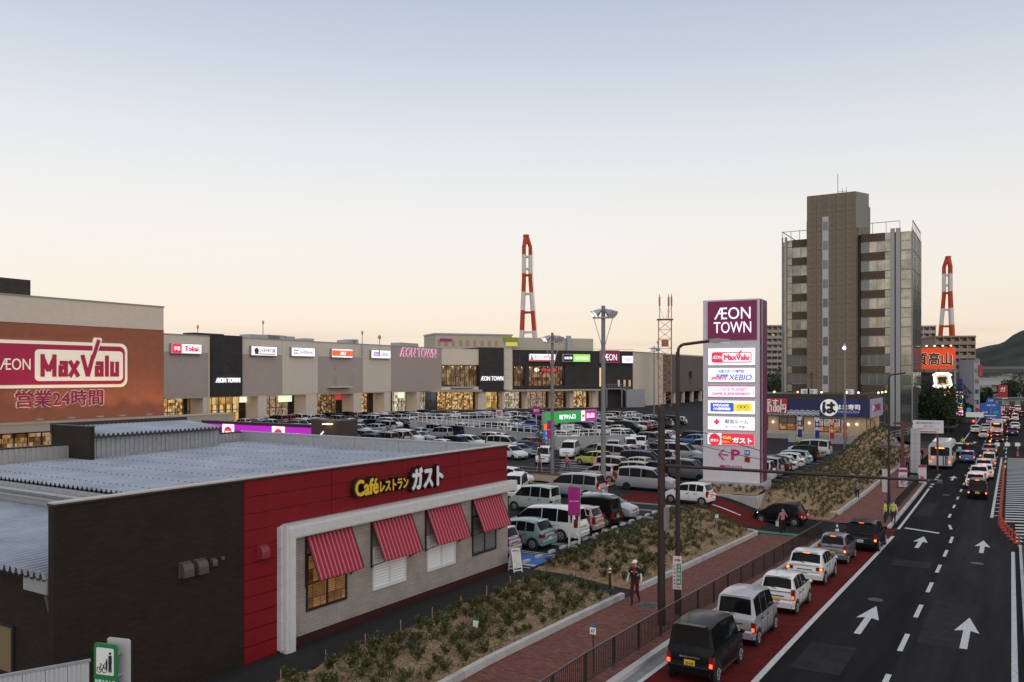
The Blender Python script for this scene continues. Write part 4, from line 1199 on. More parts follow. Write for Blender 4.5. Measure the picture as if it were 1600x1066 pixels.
# side front: cream then brown, parallel to the road
lu = MC.u(1036)
b = MB(); b.box(.4, lu, 0, 24, 0, ZT-.1); b.build('wall_panel', CREAM, mc2)
b = MB(); b.box(lu+.02, 120, -.1, 24, 3.8, ZT-.2); b.build('wall_panel', courses('umber_siding', (.16,.13,.112), .3, 1.8, .012, .8, var=.04), mc2)
for k in range(8): b = MB(); b.box(lu+2+k*9, lu+3+k*9, .3, 1.3, 0, 3.79); b.build('pier', CREAM, mc2)
b = MB(); b.box(lu+.02, 120, 8, 8.5, 0, 3.79); b.build('inner_wall', mat('dim_wall', (.06,.055,.05), .8), mc2)
u_ = MC.u(1078); panel('dark_window', u_-1.4, u_+1.6, MC.uz(1078,600)[1], MC.uz(1078,580)[1], -.15, -.101, GLASSD, mc2)
b = MB(); b.box(.0, 120, -.15, .3, ZT-.099, ZT+.05); b.build('coping', GALV, mc2)
# rooftop clutter of the main range
for (px, w_, h_, m_) in ((345, 7, .2, CHAR), (500, 3, .3, GALV), (432, 8, .5, GALV), (450, 5, .6, GALV), (470, 3, .5, GALV), (565, 3, .5, GALV), (572, 2, .7, GALV), (655, 8, .6, GALV)):
    u_ = MA.u(px); b = MB(); b.box(u_-w_/2, u_+w_/2, 3, 6, ZT, ZT+h_+.6); b.build('roof_unit', m_, mh)
# deck building behind
uq = P(680, 541, 265); ur = P(930, 541, 285)
RB = Facade((uq.x, uq.y), (ur.x, ur.y))
rb = thing('rear_deck_building', 'pale upper block with small square windows above the mall roof', 'building', RB.at(0), RB.rz)
zt1 = RB.uz(690, 523)[1]
BEIGE = mat('beige_render', (.46,.43,.35), .8, var=.05)
b = MB(); b.box(0, RB.u(800), 0, 14, 8, zt1); b.build('wall', BEIGE, rb)
b = MB(); b.box(-.2, RB.u(800)+.2, -.25, 14.2, zt1+.001, zt1+.5); b.build('parapet', GALV, rb)
b = MB(); b.box(RB.u(800.2), RB.len, 1.5, 15, 8, zt1-.4); b.build('wall', BEIGE, rb)
b = MB(); b.box(RB.u(887), RB.u(893), .2, 1.4, 8, zt1+.4); b.build('shaft', GALV, rb)
w_proto = MB(); w_proto.box(-.5,.5,-.06,-.002,0,1.9); wm = w_proto.mesh('window', mat('amber_window', (.2,.13,.08), .3, emit=(.5,.28,.1), estr=.25))
for k in range(9):
    u_ = RB.u(686+k*11.2); obj('window', wm, rb, (u_, 0, RB.uz(690, 540.5)[1]))
panel('fascia', RB.u(687), RB.u(706), RB.uz(690,533)[1], RB.uz(690,529)[1], -.3, -.07, MAG, rb)
panel('green_fascia', RB.u(787), RB.u(809), RB.uz(790,534)[1], RB.uz(790,527.5)[1], -.4, -.07, mat('lime_panel', (.28,.32,.02), .5), rb)
panel('lit_window', RB.u(790), RB.u(808), RB.uz(790,541)[1], RB.uz(790,534.5)[1], -.3, -.07, glow('lime_glow', (.55,.5,.1), .5), rb)

# ---- signs on the mall
SGRP = 'box signs along the mall'
def box_sign(fac, label, px0, py0, px1, py1, y=-.02, d=.55, face=WGLOW, name='box_sign'):
    a, zA = fac.uz(px0, py0); c, zB = fac.uz(px1, py1)
    zA2 = fac.uz(px1, py0)[1]
    t = thing(name, label, 'sign', fac.at(a, zB, y), fac.rz)
    w, h = c-a, (zA+zA2)/2-zB
    b = MB(); b.box(0, w, -d, 0, 0, h); b.build('cabinet', mat('sign_cabinet', (.28,.28,.3), .5), t)
    panel('face', .12, w-.12, .12, h-.12, -d-.03, -d-.001, face, t)
    return t, w, h, -d-.03
LRED = glow('lit_red', (.68,.02,.05), .9); LINK = mat('lit_ink', (.03,.03,.06), .5); LBLUE = glow('lit_blue', (.04,.09,.6), .8); LORG = glow('lit_orange', (.95,.11,.02), 1.0)
LGRN = glow('lit_green', (.25,.68,.05), .95); LMAG = glow('lit_magenta', (.5,.01,.22), .7); LGREY = mat('lit_grey', (.4,.4,.42), .5); LYEL = glow('lit_yellow', (.95,.6,.03), .9)
t, w, h, y = box_sign(MA, 'lit craft shop sign with red square 手芸 and Tokai lettering', 264, 537, 312, 554)
panel('red_square', .13, w*.33, .13, h-.13, y-.02, y-.001, LRED, t); lettering('手芸', w*.18, h*.5, w*.2, h*.4, y-.02, .02, WGLOW, t, .03); lettering('Tokai', w*.65, h*.5, w*.46, h*.5, y, .03, LRED, t, .05); lettering('クラフトハートトーカイ', w*.72, h*.8, w*.3, h*.1, y, .02, LINK, t)
t, w, h, y = box_sign(MA, 'lit sign with brown barrel emblem and ニッカリゼミ工房 lettering', 389, 541, 430, 557)
b = MB(); b.plate(disc(w*.2,h*.5,w*.08,h*.3),y-.03,y-.001); b.plate(rrect(w*.12,w*.92,h*.16,h*.24,.1),y-.03,y-.001); b.build('emblem', mat('emblem_brown', (.16,.06,.02), .5), t)
lettering('ニッカリゼミ工房', w*.6, h*.55, w*.6, h*.38, y, .03, mat('ink_green', (.02,.12,.06), .5), t, .03)
t, w, h, y = box_sign(MA, 'lit white SoftBank sign with grey lettering and two bars', 452, 543, 489, 558)
b = MB(); b.box(w*.1,w*.28,y-.03,y-.001,h*.6,h*.72); b.box(w*.1,w*.28,y-.03,y-.001,h*.3,h*.42); b.build('emblem', LGREY, t); lettering('SoftBank', w*.63, h*.5, w*.56, h*.36, y, .03, LGREY, t, .0)
t, w, h, y = box_sign(MA, 'lit orange sign reading au in white', 515, 545, 548, 560)
panel('orange_field', .13, w-.13, h*.2, h*.8, y-.02, y-.001, LORG, t); lettering('au', w*.53, h*.5, w*.28, h*.38, y-.02, .02, WGLOW, t, .03, shear=.3)
t, w, h, y = box_sign(MA, 'lit white sports shop sign with blue Super Sports XEBIO lettering', 577, 547, 607.5, 561)
lettering('SUPER', w*.28, h*.62, w*.32, h*.24, y, .03, LBLUE, t, .05, shear=.3); lettering('SPORTS', w*.27, h*.36, w*.36, h*.22, y, .03, LRED, t, .05, shear=.3); lettering('XEBIO', w*.7, h*.48, w*.44, h*.34, y, .03, LBLUE, t, .0, shear=.2)
def wall_text(fac, label, txt, px0, py0, px1, py1, m, y, back=None, bold=0.0, depth=.25):
    a, zA = fac.uz(px0, py0); c, zB = fac.uz(px1, py1); zA2 = fac.uz(px1, py0)[1]; zB2 = fac.uz(px0, py1)[1]
    t = thing('wall_lettering', label, 'lettering', fac.at((a+c)/2, (zA+zA2+zB+zB2)/4, y), fac.rz)
    h = (zA+zA2-zB-zB2)/2
    if back: lettering(txt, 0, 0, c-a+.3, h+.25, 0, depth, back, t, bold+.03, 'letter_backing'); lettering(txt, 0, 0, c-a, h, -depth, .05, m, t, bold)
    else: lettering(txt, 0, 0, c-a, h, 0, depth, m, t, bold)
    return t
wall_text(MA, 'large magenta ÆON TOWN letters on the plain taupe wall', 'ÆON TOWN', 625, 545, 681, 558, mat('letter_magenta', (.3,.01,.12), .4, emit=(.6,.015,.22), estr=.45), -.01, mat('letter_halo', (.7,.6,.65), .5, emit=(.9,.7,.78), estr=.4))
wall_text(MA, 'white ÆON TOWN letters on the charcoal tower left of the barrel sign', 'ÆON TOWN', 333.5, 590.5, 371, 598, WGLOW, -.52)
wall_text(MBF, 'white ÆON TOWN letters on the narrow charcoal tower between window bands', 'ÆON TOWN', 749.5, 588, 784.5, 595, WGLOW, -.62)
t, w, h, y = box_sign(MBF, 'lit white sign ホットヨガ with a pink edge and a woman at its left', 824.5, 553, 866, 565, -.32)
panel('pink_bar', .13, w-.13, .13, h*.22, y-.02, y-.001, LRED, t); lettering('ホットヨガ', w*.45, h*.58, w*.5, h*.42, y, .03, LINK, t, .02); lettering('Lava', w*.84, h*.58, w*.2, h*.4, y, .03, LRED, t, .04)
b = MB(); b.plate(disc(w*.1,h*.7,w*.025,h*.12), y-.03, y-.001); b.plate([(w*.05,h*.22),(w*.15,h*.22),(w*.13,h*.58),(w*.07,h*.58)], y-.03, y-.001); b.build('figure', mat('skin_pink', (.6,.25,.2), .5), t)
t, w, h, y = box_sign(MBF, 'lit green and black sign 自転車 AEONBIKE', 877, 553.5, 920, 566, -.32)
panel('black_field', .13, w*.38, .13, h-.13, y-.02, y-.001, LINK, t); panel('green_field', w*.38, w-.13, .13, h-.13, y-.02, y-.001, LGRN, t); lettering('自転車', w*.2, h*.5, w*.28, h*.36, y-.02, .02, WGLOW, t, .03); lettering('AEONBIKE', w*.68, h*.5, w*.52, h*.38, y-.02, .02, WGLOW, t, .03, shear=.2)
t, w, h, y = box_sign(MBF, 'square crimson ÆON sign at the corner of the charcoal block', 935.5, 547.5, 965.5, 567.5, -.3, .6, ROSE)
lettering('ÆON', w*.52, h*.45, w*.66, h*.5, y, .05, WGLOW, t, .0)
t, w, h, y = box_sign(MBF, 'small lit white square sign right of the crimson corner sign', 969.5, 556, 987.5, 568, -.3, .5)
lettering('Yヨガ', w*.5, h*.5, w*.6, h*.4, y, .03, LMAG, t, .02)
t, w, h, y = box_sign(MBF, 'glowing red restaurant letters with a white disc inside the upper window', 835, 574, 874, 582, .9, .2, mat('sign_dark', (.05,.02,.015), .6))
lettering('牛丼太郎屋', w*.62, h*.5, w*.62, h*.7, y, .05, glow('neon_red', (1,.03,.03), 2.2), t, .04)
b = MB(); b.plate(disc(w*.13,h*.5,w*.1,h*.42), y-.05, y-.001); b.build('lit_disc', glow('neon_white', (1,.95,.7), 2), t)
# ================================================================== PYLON SIGN
a, c = G(1098.5, 762.8), G(1187, 768.3)
PY = Facade((a.x, a.y), (c.x, c.y))
PYF = mat('pylon_grey', (.6,.58,.62), .45, var=.05, scale=2)
py = thing('pylon_sign', 'tall grey shopping centre pylon sign with crimson ÆON TOWN head and six lit panels', 'sign', PY.at(0, .3), PY.rz)
Wp = PY.len; ztop = PY.uz(1144, 468)[1]-.3
b = MB(); b.box(0, Wp, 0, 2.5, .35, ztop); b.build('cladding', PYF, py)
b = MB(); b.box(Wp+.001, Wp+.14, .25, 2.4, .36, ztop-.05); b.box(Wp+.141, Wp+.16, .1, .25, .3, ztop-.02, 1); b.build('side_stripe', [mat('pylon_crimson', (.14,.004,.06), .45), PYF], py)
b = MB(); b.box(-.3, Wp+.4, -.3, 2.8, -.6, .349); b.build('plinth', CONC, py)
for z in [ztop*k/6 for k in range(1, 6)]:
    pass
def pz(px, p): u, z = PY.uz(px, p); return z-.3
def pp(px): return PY.u(px)
def c5(x, y): return 1080+x*.3187, 440+y*.3187
hd = panel('head_panel', pp(c5(82,0)[0]), pp(c5(322,0)[0]), pz(1144, c5(0,287)[1]), pz(1144, c5(0,95)[1]), -.08, -.001, mat('head_crimson', (.19,.005,.075), .4, emit=(.4,.01,.12), estr=.05), py)
def ptxt(txt, x0, y0, x1, y1, m, y=-.1, bold=0.0, **kw):
    a, zA = PY.uz(*c5(x0, y0)); c, zB = PY.uz(*c5(x1, y1))
    lettering(txt, (a+c)/2, (zA+zB)/2-.3, c-a, zA-zB, y, .04, m, py, bold, **kw)
def ppan(name, x0, y0, x1, y1, m, y0_=-.13, y1_=-.101, r=0):
    a, zA = PY.uz(*c5(x0, y0)); c, zB = PY.uz(*c5(x1, y1))
    return panel(name, a, c, zB-.3, zA-.3, y0_, y1_, m, py, r)
ptxt('ÆON', 115, 130, 292, 182, WGLOW, -.08, .0); ptxt('TOWN', 112, 200, 295, 250, WGLOW, -.08, .0)
LPAN = glow('pylon_lit_panel', (.87,.84,1.0), .82)
rowsY = [(328,410),(424,494),(508,570),(582,652),(660,732),(742,806)]
xl = [(84,315),(84,314),(83,314),(83,314),(82,313),(81,311)]
for (ya, yb), (xa, xb) in zip(rowsY, xl):
    ppan('panel_frame', xa-2, ya-2, xb+2, yb+2, ALU, -.05, -.001); ppan('lit_panel', xa+1, ya+1, xb-1, yb-1, LPAN, -.1, -.051)
ppan('red_frame', 102, 347, 297, 397, LRED, r=.18); ppan('white_frame', 155, 351, 293, 393, LPAN, -.145, -.131, r=.12)
ptxt('MaxValu', 163, 358, 286, 386, LRED, -.146, .05); ptxt('ÆON', 107, 364, 150, 380, WGLOW, -.131, .0)
a_, z_ = PY.uz(*c5(232, 362)); b_, z2 = PY.uz(*c5(248, 338)); b = MB(); b.bar((a_,-.16,z_-.3),(b_,-.16,z2-.3),.02,.12); b.build('letter_stroke', LRED, py)
ptxt('大型スポーツ専門店', 133, 433, 263, 447, LBLUE, -.1, .02); ptxt('SUPER', 122, 455, 184, 469, LBLUE, -.1, .05, shear=.3); ptxt('SPORTS', 99, 467, 175, 482, LRED, -.1, .05, shear=.3); ptxt('XEBIO', 184, 456, 299, 484, LBLUE, -.1, .01, shear=.2)
ppan('magenta_bar', 84, 509, 313, 515, LMAG); ppan('magenta_bar', 84, 564, 313, 569, LMAG); ptxt('― ヨヨ PLANET', 120, 521, 276, 536, LMAG, -.1, .0, shear=.2); ptxt('GAME & AMUSEMENT', 104, 543, 291, 557, LMAG, -.1, .02); ppan('thin_rule', 96, 538.5, 300, 540, LMAG)
ppan('blue_field', 96, 593, 210, 638, LBLUE); ppan('yellow_field', 210, 597, 298, 636, LYEL); ptxt('DVD/GAME', 110, 600, 186, 613, WGLOW, -.13, .03); ptxt('CD/携帯電話', 110, 616, 194, 631, WGLOW, -.13, .03)
b = MB()
for k in range(3):
    u_, z_ = PY.uz(*c5(238+k*17, 614)); r_ = .22; w_ = .05
    b.plate([(u_-r_,z_-.3),(u_,z_-.3-r_*.7),(u_,z_-.3-r_*.7+w_),(u_-r_+w_,z_-.3)],-.15,-.131); b.plate([(u_,z_-.3-r_*.7),(u_+r_,z_-.3),(u_+r_-w_,z_-.3),(u_,z_-.3-r_*.7+w_)],-.15,-.131)
    b.plate([(u_-r_+w_,z_-.3),(u_,z_-.3+r_*.7-w_),(u_,z_-.3+r_*.7),(u_-r_,z_-.3)],-.15,-.131); b.plate([(u_+r_-w_,z_-.3),(u_+r_,z_-.3),(u_,z_-.3+r_*.7),(u_,z_-.3+r_*.7-w_)],-.15,-.131)
b.build('diamond_emblem', LINK, py); ptxt('トレカ・ゲーム', 225, 626, 285, 632, LINK, -.13, .02)
ppan('red_cross', 121, 674, 132, 701, LRED); ppan('red_cross', 113, 682, 140, 693, LRED, -.129, -.102); ptxt('献血ルーム', 168, 674, 280, 698, LINK, -.1, .0); ptxt('オープン予定', 168, 705, 265, 720, LINK, -.1, .0)
ppan('red_field', 150, 744, 310, 804, LRED); b = MB(); u_, z_ = PY.uz(*c5(116, 774)); b.plate(disc(u_, z_-.3, .46, .5), -.13, -.101); b.build('red_disc', LRED, py)
ptxt('ガスト', 96, 770, 136, 785, WGLOW, -.13, .04); ptxt('Café', 157, 757, 197, 772, LYEL, -.13, .04); ptxt('レストラン', 155, 779, 195, 790, LYEL, -.13, .03); ptxt('ガスト', 204, 763, 300, 795, WGLOW, -.13, .045)
PMAG = mat('pylon_print_magenta', (.5,.01,.2), .5)
ptxt('P', 196, 822, 240, 877, PMAG, -.0, .03)
a_, z_ = PY.uz(*c5(135, 848)); c_, _ = PY.uz(*c5(183, 848)); z_ -= .3
b = MB(); b.bar((a_,-.03,z_),(c_,-.03,z_),.04,.09); b.bar((a_,-.03,z_),(a_+.42,-.03,z_+.42),.04,.09); b.bar((a_,-.03,z_),(a_+.42,-.03,z_-.42),.04,.09); b.build('arrow', PMAG, py)
ppan('blue_tile', 262, 826, 288, 853, mat('tile_blue', (.03,.15,.5), .5), -.03, -.001); ptxt('P有', 266, 832, 284, 847, WHITE, -.03, .02); ppan('red_tile', 262, 860, 289, 887, mat('tile_red', (.6,.04,.02), .5), -.03, -.001); ptxt('満空', 265, 864, 286, 883, mat('tile_ink', (.1,.02,.01), .5), -.03, .02)
ptxt('銀行ATM', 140, 898, 248, 916, PMAG, 0, .02)

# ================================================================== SUSHI RESTAURANT
SUQ = Facade((-37, 124.8), (-17.4, 124.8))
zb0 = SUQ.uz(1300, 690)[1]
su = thing('sushi_restaurant', 'beige single storey sushi restaurant with navy sign band and wave pattern', 'restaurant', SUQ.at(0), SUQ.rz)
BEI = mat('sushi_beige', (.5,.39,.26), .75, var=.05, scale=1)
def c6(x, y): return 1180+x*.15, 600+y*.15
NAVY = mat('navy_band', (.012,.02,.09), .5)
def sz(px, p): return SUQ.uz(px, p)[1]
z_sb = sz(1300, c6(0,338)[1]); z_st = sz(1300, c6(0,160)[1]); z_pl = sz(1300, c6(0,532)[1])
Ls = SUQ.len
b = MB(); b.box(0, Ls, 0, 14, z_pl, z_sb+.2); b.build('wall', BEI, su)
b = MB(); b.box(-.1, Ls+.1, -.12, 14.1, -.5, z_pl-.002); b.build('plinth', mat('plinth_grey', (.32,.32,.33), .8, var=.1), su)
b = MB(); b.box(-.6, Ls+.55, -.5, 14.5, z_sb, z_st); b.build('sign_band', NAVY, su)
b = MB(); b.box(-.4, Ls+.3, -.2, 14.2, z_st+.002, z_st+.7); b.build('parapet', DTRIM, su)
# scale waves: overlapping arches in the lower half of the band
uw0, uw1 = SUQ.u(c6(320,0)[0]), SUQ.u(c6(680,0)[0]); b = MB()
rw = (z_st-z_sb)*.3
n = int((uw1-uw0)/(rw*.9))
def arch(b, cx, cz, r, y, mi):
    pts = [(cx+r*math.cos(math.pi*k/10), cz+r*math.sin(math.pi*k/10)) for k in range(11)]
    b.plate(pts, y, y+.01, mi)
WVW = mat('wave_white', (.6,.6,.64), .5)
for row in range(3):
    for k in range(int((uw1-uw0+7)/(rw*1.05))):
        cx = uw0-6+k*rw*1.05+(row%2)*rw*.52; cz = z_sb+.02+rw*.55*(1-row*.5)+.0
        cz = z_sb + rw*(.55 - .5*row) 
        if cz < z_sb: cz = z_sb+.01
        for q in range(4): arch(b, cx, cz, rw*(1-.24*q)*.62, -.54-.03*row-.005*q, q % 2)
b.build('wave_pattern', [WVW, NAVY], su)
panel('red_board', SUQ.u(1160), SUQ.u(c6(345,0)[0]), sz(1230, c6(0,303)[1]), sz(1230, c6(0,150)[1]), -.72, -.65, mat('board_red', (.32,.02,.025), .5, emit=(.4,.02,.02), estr=.15), su, .2)
lettering('回転すし', SUQ.u(1207), sz(1207, c6(0,193)[1]), SUQ.u(1229)-SUQ.u(1184), 1.15, -.72, .05, WHITE, su, .035); lettering('一皿100円', SUQ.u(1207), sz(1207, c6(0,255)[1]), SUQ.u(1230)-SUQ.u(1184), 1.25, -.72, .05, WHITE, su, .045)
NAVL = mat('navy_board', (.01,.022,.13), .5, emit=(.02,.05,.3), estr=.06)
panel('navy_board', SUQ.u(c6(680,0)[0]), SUQ.u(c6(1090,0)[0]), z_sb+.01, z_st+.02, -.72, -.56, NAVL, su)
uc, zc_ = SUQ.uz(*c6(780,245))
b = MB(); b.plate(disc(uc, zc_, 1.2), -.78, -.721); b.build('white_disc', mat('disc_white', (.75,.72,.68), .5, emit=(1,.95,.9), estr=.3), su)
lettering('は', uc, zc_, 1.85, 1.75, -.78, .06, INK, su, .06); lettering('はま寿司', SUQ.u(c6(975,0)[0]), sz(1326, c6(0,240)[1]), 3.2, .8, -.72, .05, mat('letter_offwhite', (.7,.68,.66), .5, emit=(1,.9,.8), estr=.2), su, .04); lettering('HAMAZUSHI', SUQ.u(c6(975,0)[0]), sz(1326, c6(0,290)[1]), 3.0, .35, -.72, .05, mat('letter_pale_blue', (.4,.45,.6), .5), su, .02)
e = thing('side_board', None, None); e.parent = su; e.location = (Ls+.56, 0, 0); e.rotation_euler = (0,0,R(90))
panel('board', 0, 12, z_sb-.1, z_st+.05, -.2, -.001, mat('board_lilac', (.38,.34,.45), .5, var=.3, scale=.6), e); lettering('百円寿司', 5.5, (z_sb+z_st)/2, 7, 1.1, -.2, .05, ROSE, e, .03); lettering('お持ち帰り', 2.2, (z_sb+z_st)/2, 2.6, .7, -.2, .05, WHITE, e, .04)
ORG = shop_glow('sushi_inside', [(.03,.01,.004),(.18,.05,.01),(.55,.2,.03),(.8,.36,.07)], .55, 1.0, 2.2, 4)
def swin(x0, y0, x1, y1, n, banners=False, par=su, fac=SUQ):
    a, zA = fac.uz(*c6(x0, y0)); c, zB = fac.uz(*c6(x1, y1))
    w = thing('window', None, None); w.parent = par
    f = MB()
    for i in range(n+1): x = a+(c-a)*i/n; f.box(x-.05,x+.05,-.06,-.004,zB,zA)
    for z in (zB, (zA+zB)/2, zA-.1): f.box(a,c,-.05,-.004,z,z+.1)
    f.build('window_frame', DBROWN, w)
    panel('lower_pane', a, c, zB, (zA+zB)/2-.05, -.02, -.003, ORG, w); panel('upper_pane', a, c, (zA+zB)/2-.04, zA, -.02, -.003, mat('pane_grey', (.09,.08,.08), .08, emit=(.4,.28,.18), estr=.12), w)
    if banners:
        for i, tx in enumerate(('ブラ','ネイト','集中')):
            x = a+(c-a)*(i+.5)/3; panel('paper_banner', x-(c-a)*.145, x+(c-a)*.145, zB+(zA-zB)*.46, zA-.1, -.1, -.07, WHITE, w); lettering(tx, x, zB+(zA-zB)*.8, (c-a)*.2, .5, -.1, .02, ROSE, w, .03); lettering('6:30', x, zB+(zA-zB)*.58, (c-a)*.18, .35, -.1, .02, mat('ink_pink', (.6,.3,.3), .5), w, .02)
swin(250,340,505,485,3); swin(628,355,890,505,3,True); swin(20,340,130,480,2)
e2 = thing('side_windows', None, None); e2.parent = su; e2.location = (Ls, 0, 0); e2.rotation_euler = (0,0,R(90))
for k in range(3):
    y0 = 1+k*3.6; panel('window_pane', y0, y0+1.6, z_pl+1.0, z_sb-.4, -.05, -.003, ORG, e2)
    b = MB(); b.box(y0-.08,y0,-.08,-.003,z_pl+.9,z_sb-.3); b.box(y0+1.6,y0+1.68,-.08,-.003,z_pl+.9,z_sb-.3); b.build('window_frame', DBROWN, e2)
LAMPW = glow('lamp_warm', (1,.62,.25), 3.5)
for x, y in ((188,395),(565,408),(970,422),(1060,420),(-60,385)):
    u_, z_ = SUQ.uz(*c6(x, y)); b = MB(); b.ball((u_,-.15,z_),.16); b.build('wall_lamp', LAMPW, su)
for x in (220,462,708,968,1090): 
    u_ = SUQ.u(c6(x,0)[0]); b = MB(); b.bar((u_,-.3,z_st+.7),(u_,-1.2,z_st+1.1),.05,.05); b.build('lamp_arm', BLACK, su); b = MB(); b.ball((u_,-1.2,z_st+1.0),.14); b.build('band_lamp', LAMPW, su)
for k in range(3): b = MB(); b.bar((Ls+.6,2+4*k,z_st+.7),(Ls+1.4,2+4*k,z_st+1.0),.05,.05); b.build('lamp_arm', BLACK, su); b = MB(); b.ball((Ls+1.4,2+4*k,z_st+.95),.14); b.build('band_lamp', LAMPW, su)
for x in (505,575,960): u_ = SUQ.u(c6(x,0)[0]); b = MB(); b.box(u_-.6,u_+.6,1,1.9,z_st+.72,z_st+1.4); b.cyl((u_,.98,z_st+1.05),(u_,.95,z_st+1.05),.28,.28,12,1); b.build('air_conditioner', [WHITE, LGREY], su)
# ramp wall and rails before it
b = MB(); b.box(-9.5, 4.2, -6.2, -6.0, 0, 1.0); t = tag(b.build('ramp_wall', mat('ramp_grey', (.37,.37,.38), .8, var=.08)), 'low grey ramp wall in front of the sushi restaurant', 'wall'); t.location = SUQ.at(20)
t = thing('ramp_railing', 'thin steel railing climbing beside the sushi restaurant ramp', 'railing', SUQ.at(Ls+1.2, 0, -9), R(76))
for k in range(12): b = MB(); b.bar((k*1.5,0,0+k*.06),(k*1.5,0,1.15+k*.06),.05,.05); b.build('post', GALV, t)
for z in (.35,.7,1.15): b = MB(); b.bar((0,0,z),(16.5,0,z+.66),.04,.04); b.build('rail', GALV, t)
def noren(px, py, h, cols, label, txt):
    q = G(px, py, .3); t = thing('banner_flag', label, 'banner', (q.x, q.y, .3), 0)
    b = MB(); b.cyl((0,0,0),(0,0,h),.025,.025,6); b.cyl((0,0,h-.05),(.62,0,h-.05),.015,.015,5); b.build('pole', WHITE, t)
    b = MB(); n = 8
    for k in range(n):
        z0, z1 = h-.1-(h-.6)*k/n, h-.1-(h-.6)*(k+1)/n; d0, d1 = .05*math.sin(k*1.1), .05*math.sin((k+1)*1.1)
        b.add([(.03,0,z1),(.6,-d1,z1),(.6,-d0,z0),(.03,0,z0)], [(0,1,2,3)], 0 if k % 4 else 1)
    b.build('cloth', cols, t)
    for k, chx in enumerate(txt): lettering(chx, .31, h-.5-k*.5, .34, .38, -.06, .01, WHITE, t, .04)
NB = [mat('flag_navy', (.02,.04,.2), .8), mat('flag_white', (.55,.55,.6), .8)]; RB_ = [mat('flag_red', (.5,.03,.02), .8), mat('flag_yellow', (.7,.4,.03), .8)]
noren(1246, 688, 3.3, NB, 'navy and white banner flag left of the ramp wall', '寿司丼'); noren(1273, 690, 3.3, NB, 'navy and white banner flag before the poster window', '寿司丼')
noren(1296, 690, 2.9, RB_, 'red and yellow banner flag left of its twin', '大人気'); noren(1316, 691, 2.9, RB_, 'red and yellow banner flag behind the parking lot lamp', '大人気')

# ================================================================== OFFICE TOWER
TW = Facade((-38.1, 165.4), (-15.2, 165.4))
tw = thing('office_tower', 'brown office tower with blank tiled core, window bands and steel corner columns', 'building', TW.at(0), TW.rz)
BRN = courses('tower_tile', (.2,.157,.115), .3, .6, .02, .75, .6, .06, bump=.2)
BRD = courses('tower_spandrel', (.105,.078,.06), .3, .6, .02, .75, .6, .06, bump=.2)
PANE = mat('tower_glass', (.25,.24,.21), .08, .55, spec=.8, var=.45, scale=.25); PANE2 = mat('tower_blind', (.32,.305,.245), .16, .5, var=.42, scale=.45); PANED = mat('tower_glass_dark', (.09,.11,.11), .06, .35, spec=.8)  # pale panes: reflected bright sky is put into their base colour
STL = mat('tower_steel', (.32,.32,.32), .5, .2)
def tz(p, px=1300): return TW.uz(px, p)[1]
zr_ = tz(362, 1400); zc2 = tz(306, 1300); base = -1.5
uCL, uCR = TW.u(1264), TW.u(1340)
Lt = TW.len
# core built of large panels
b = MB(); b.box(uCL+.05, uCR-.05, -1.9, 16, base, zc2-.05); b.build('core_backing', DTRIM, tw)
nr, nc = 13, 5
hP, wP = (zc2-base)/nr, (uCR-uCL)/nc
m = MB(); m.box(.02, wP-.02, -2.0, -1.901, .02, hP-.02); me = m.mesh('wall_panel', BRN)
for r in range(nr):
    for k in range(nc): obj('wall_panel', me, tw, (uCL+k*wP, 0, base+r*hP))
m = MB(); m.box(-.001, .1, .02, 5.9, .02, hP-.02); me = m.mesh('wall_panel', BRN)
for r in range(nr):
    for k in range(3): obj('wall_panel', me, tw, (uCR-.05, -1.95+k*5.95, base+r*hP))
# stair window slot
us = TW.u(1293); 
b = MB(); b.box(us-.55, us+.55, -2.06, -2.001, tz(617), tz(341)); b.build('stair_strip', mat('strip_white', (.42,.42,.42), .5), tw)
m = MB(); m.box(-.42,.42,-2.1,-2.061,0,1.6); me = m.mesh('stair_window', PANED)
for k in range(9): obj('stair_window', me, tw, (us, 0, tz(352)-1.2-k*(tz(352)-tz(608))/8.6))
b = MB(); b.add([(uCR-.03,-1.99,zc2-.05),(uCR+2.1,-1.2,zc2-.6),(uCR+2.1,-1.2,zr_+1),(uCR-.03,-1.99,zr_+1)], [(0,1,2,3),(3,2,1,0)]); b.build('glass_screen', mat('screen_glass', (.35,.36,.34), .1), tw)
b = MB(); b.cyl((us+1.5,2,zc2),(us+1.5,2,zc2+4.4),.05); b.cyl((us+2.3,2,zc2),(us+2.3,2,zc2+1.6),.04); b.cyl((us+3,2,zc2),(us+3,2,zc2+1.8),.04); b.bar((us+1.5,2,zc2+1.0),(us+3.2,2,zc2+1.0),.06,.06); b.cyl((uCL-.6,1,zr_),(uCL-.6,1,zr_+3.5),.04); b.build('antenna', BLACK, tw)
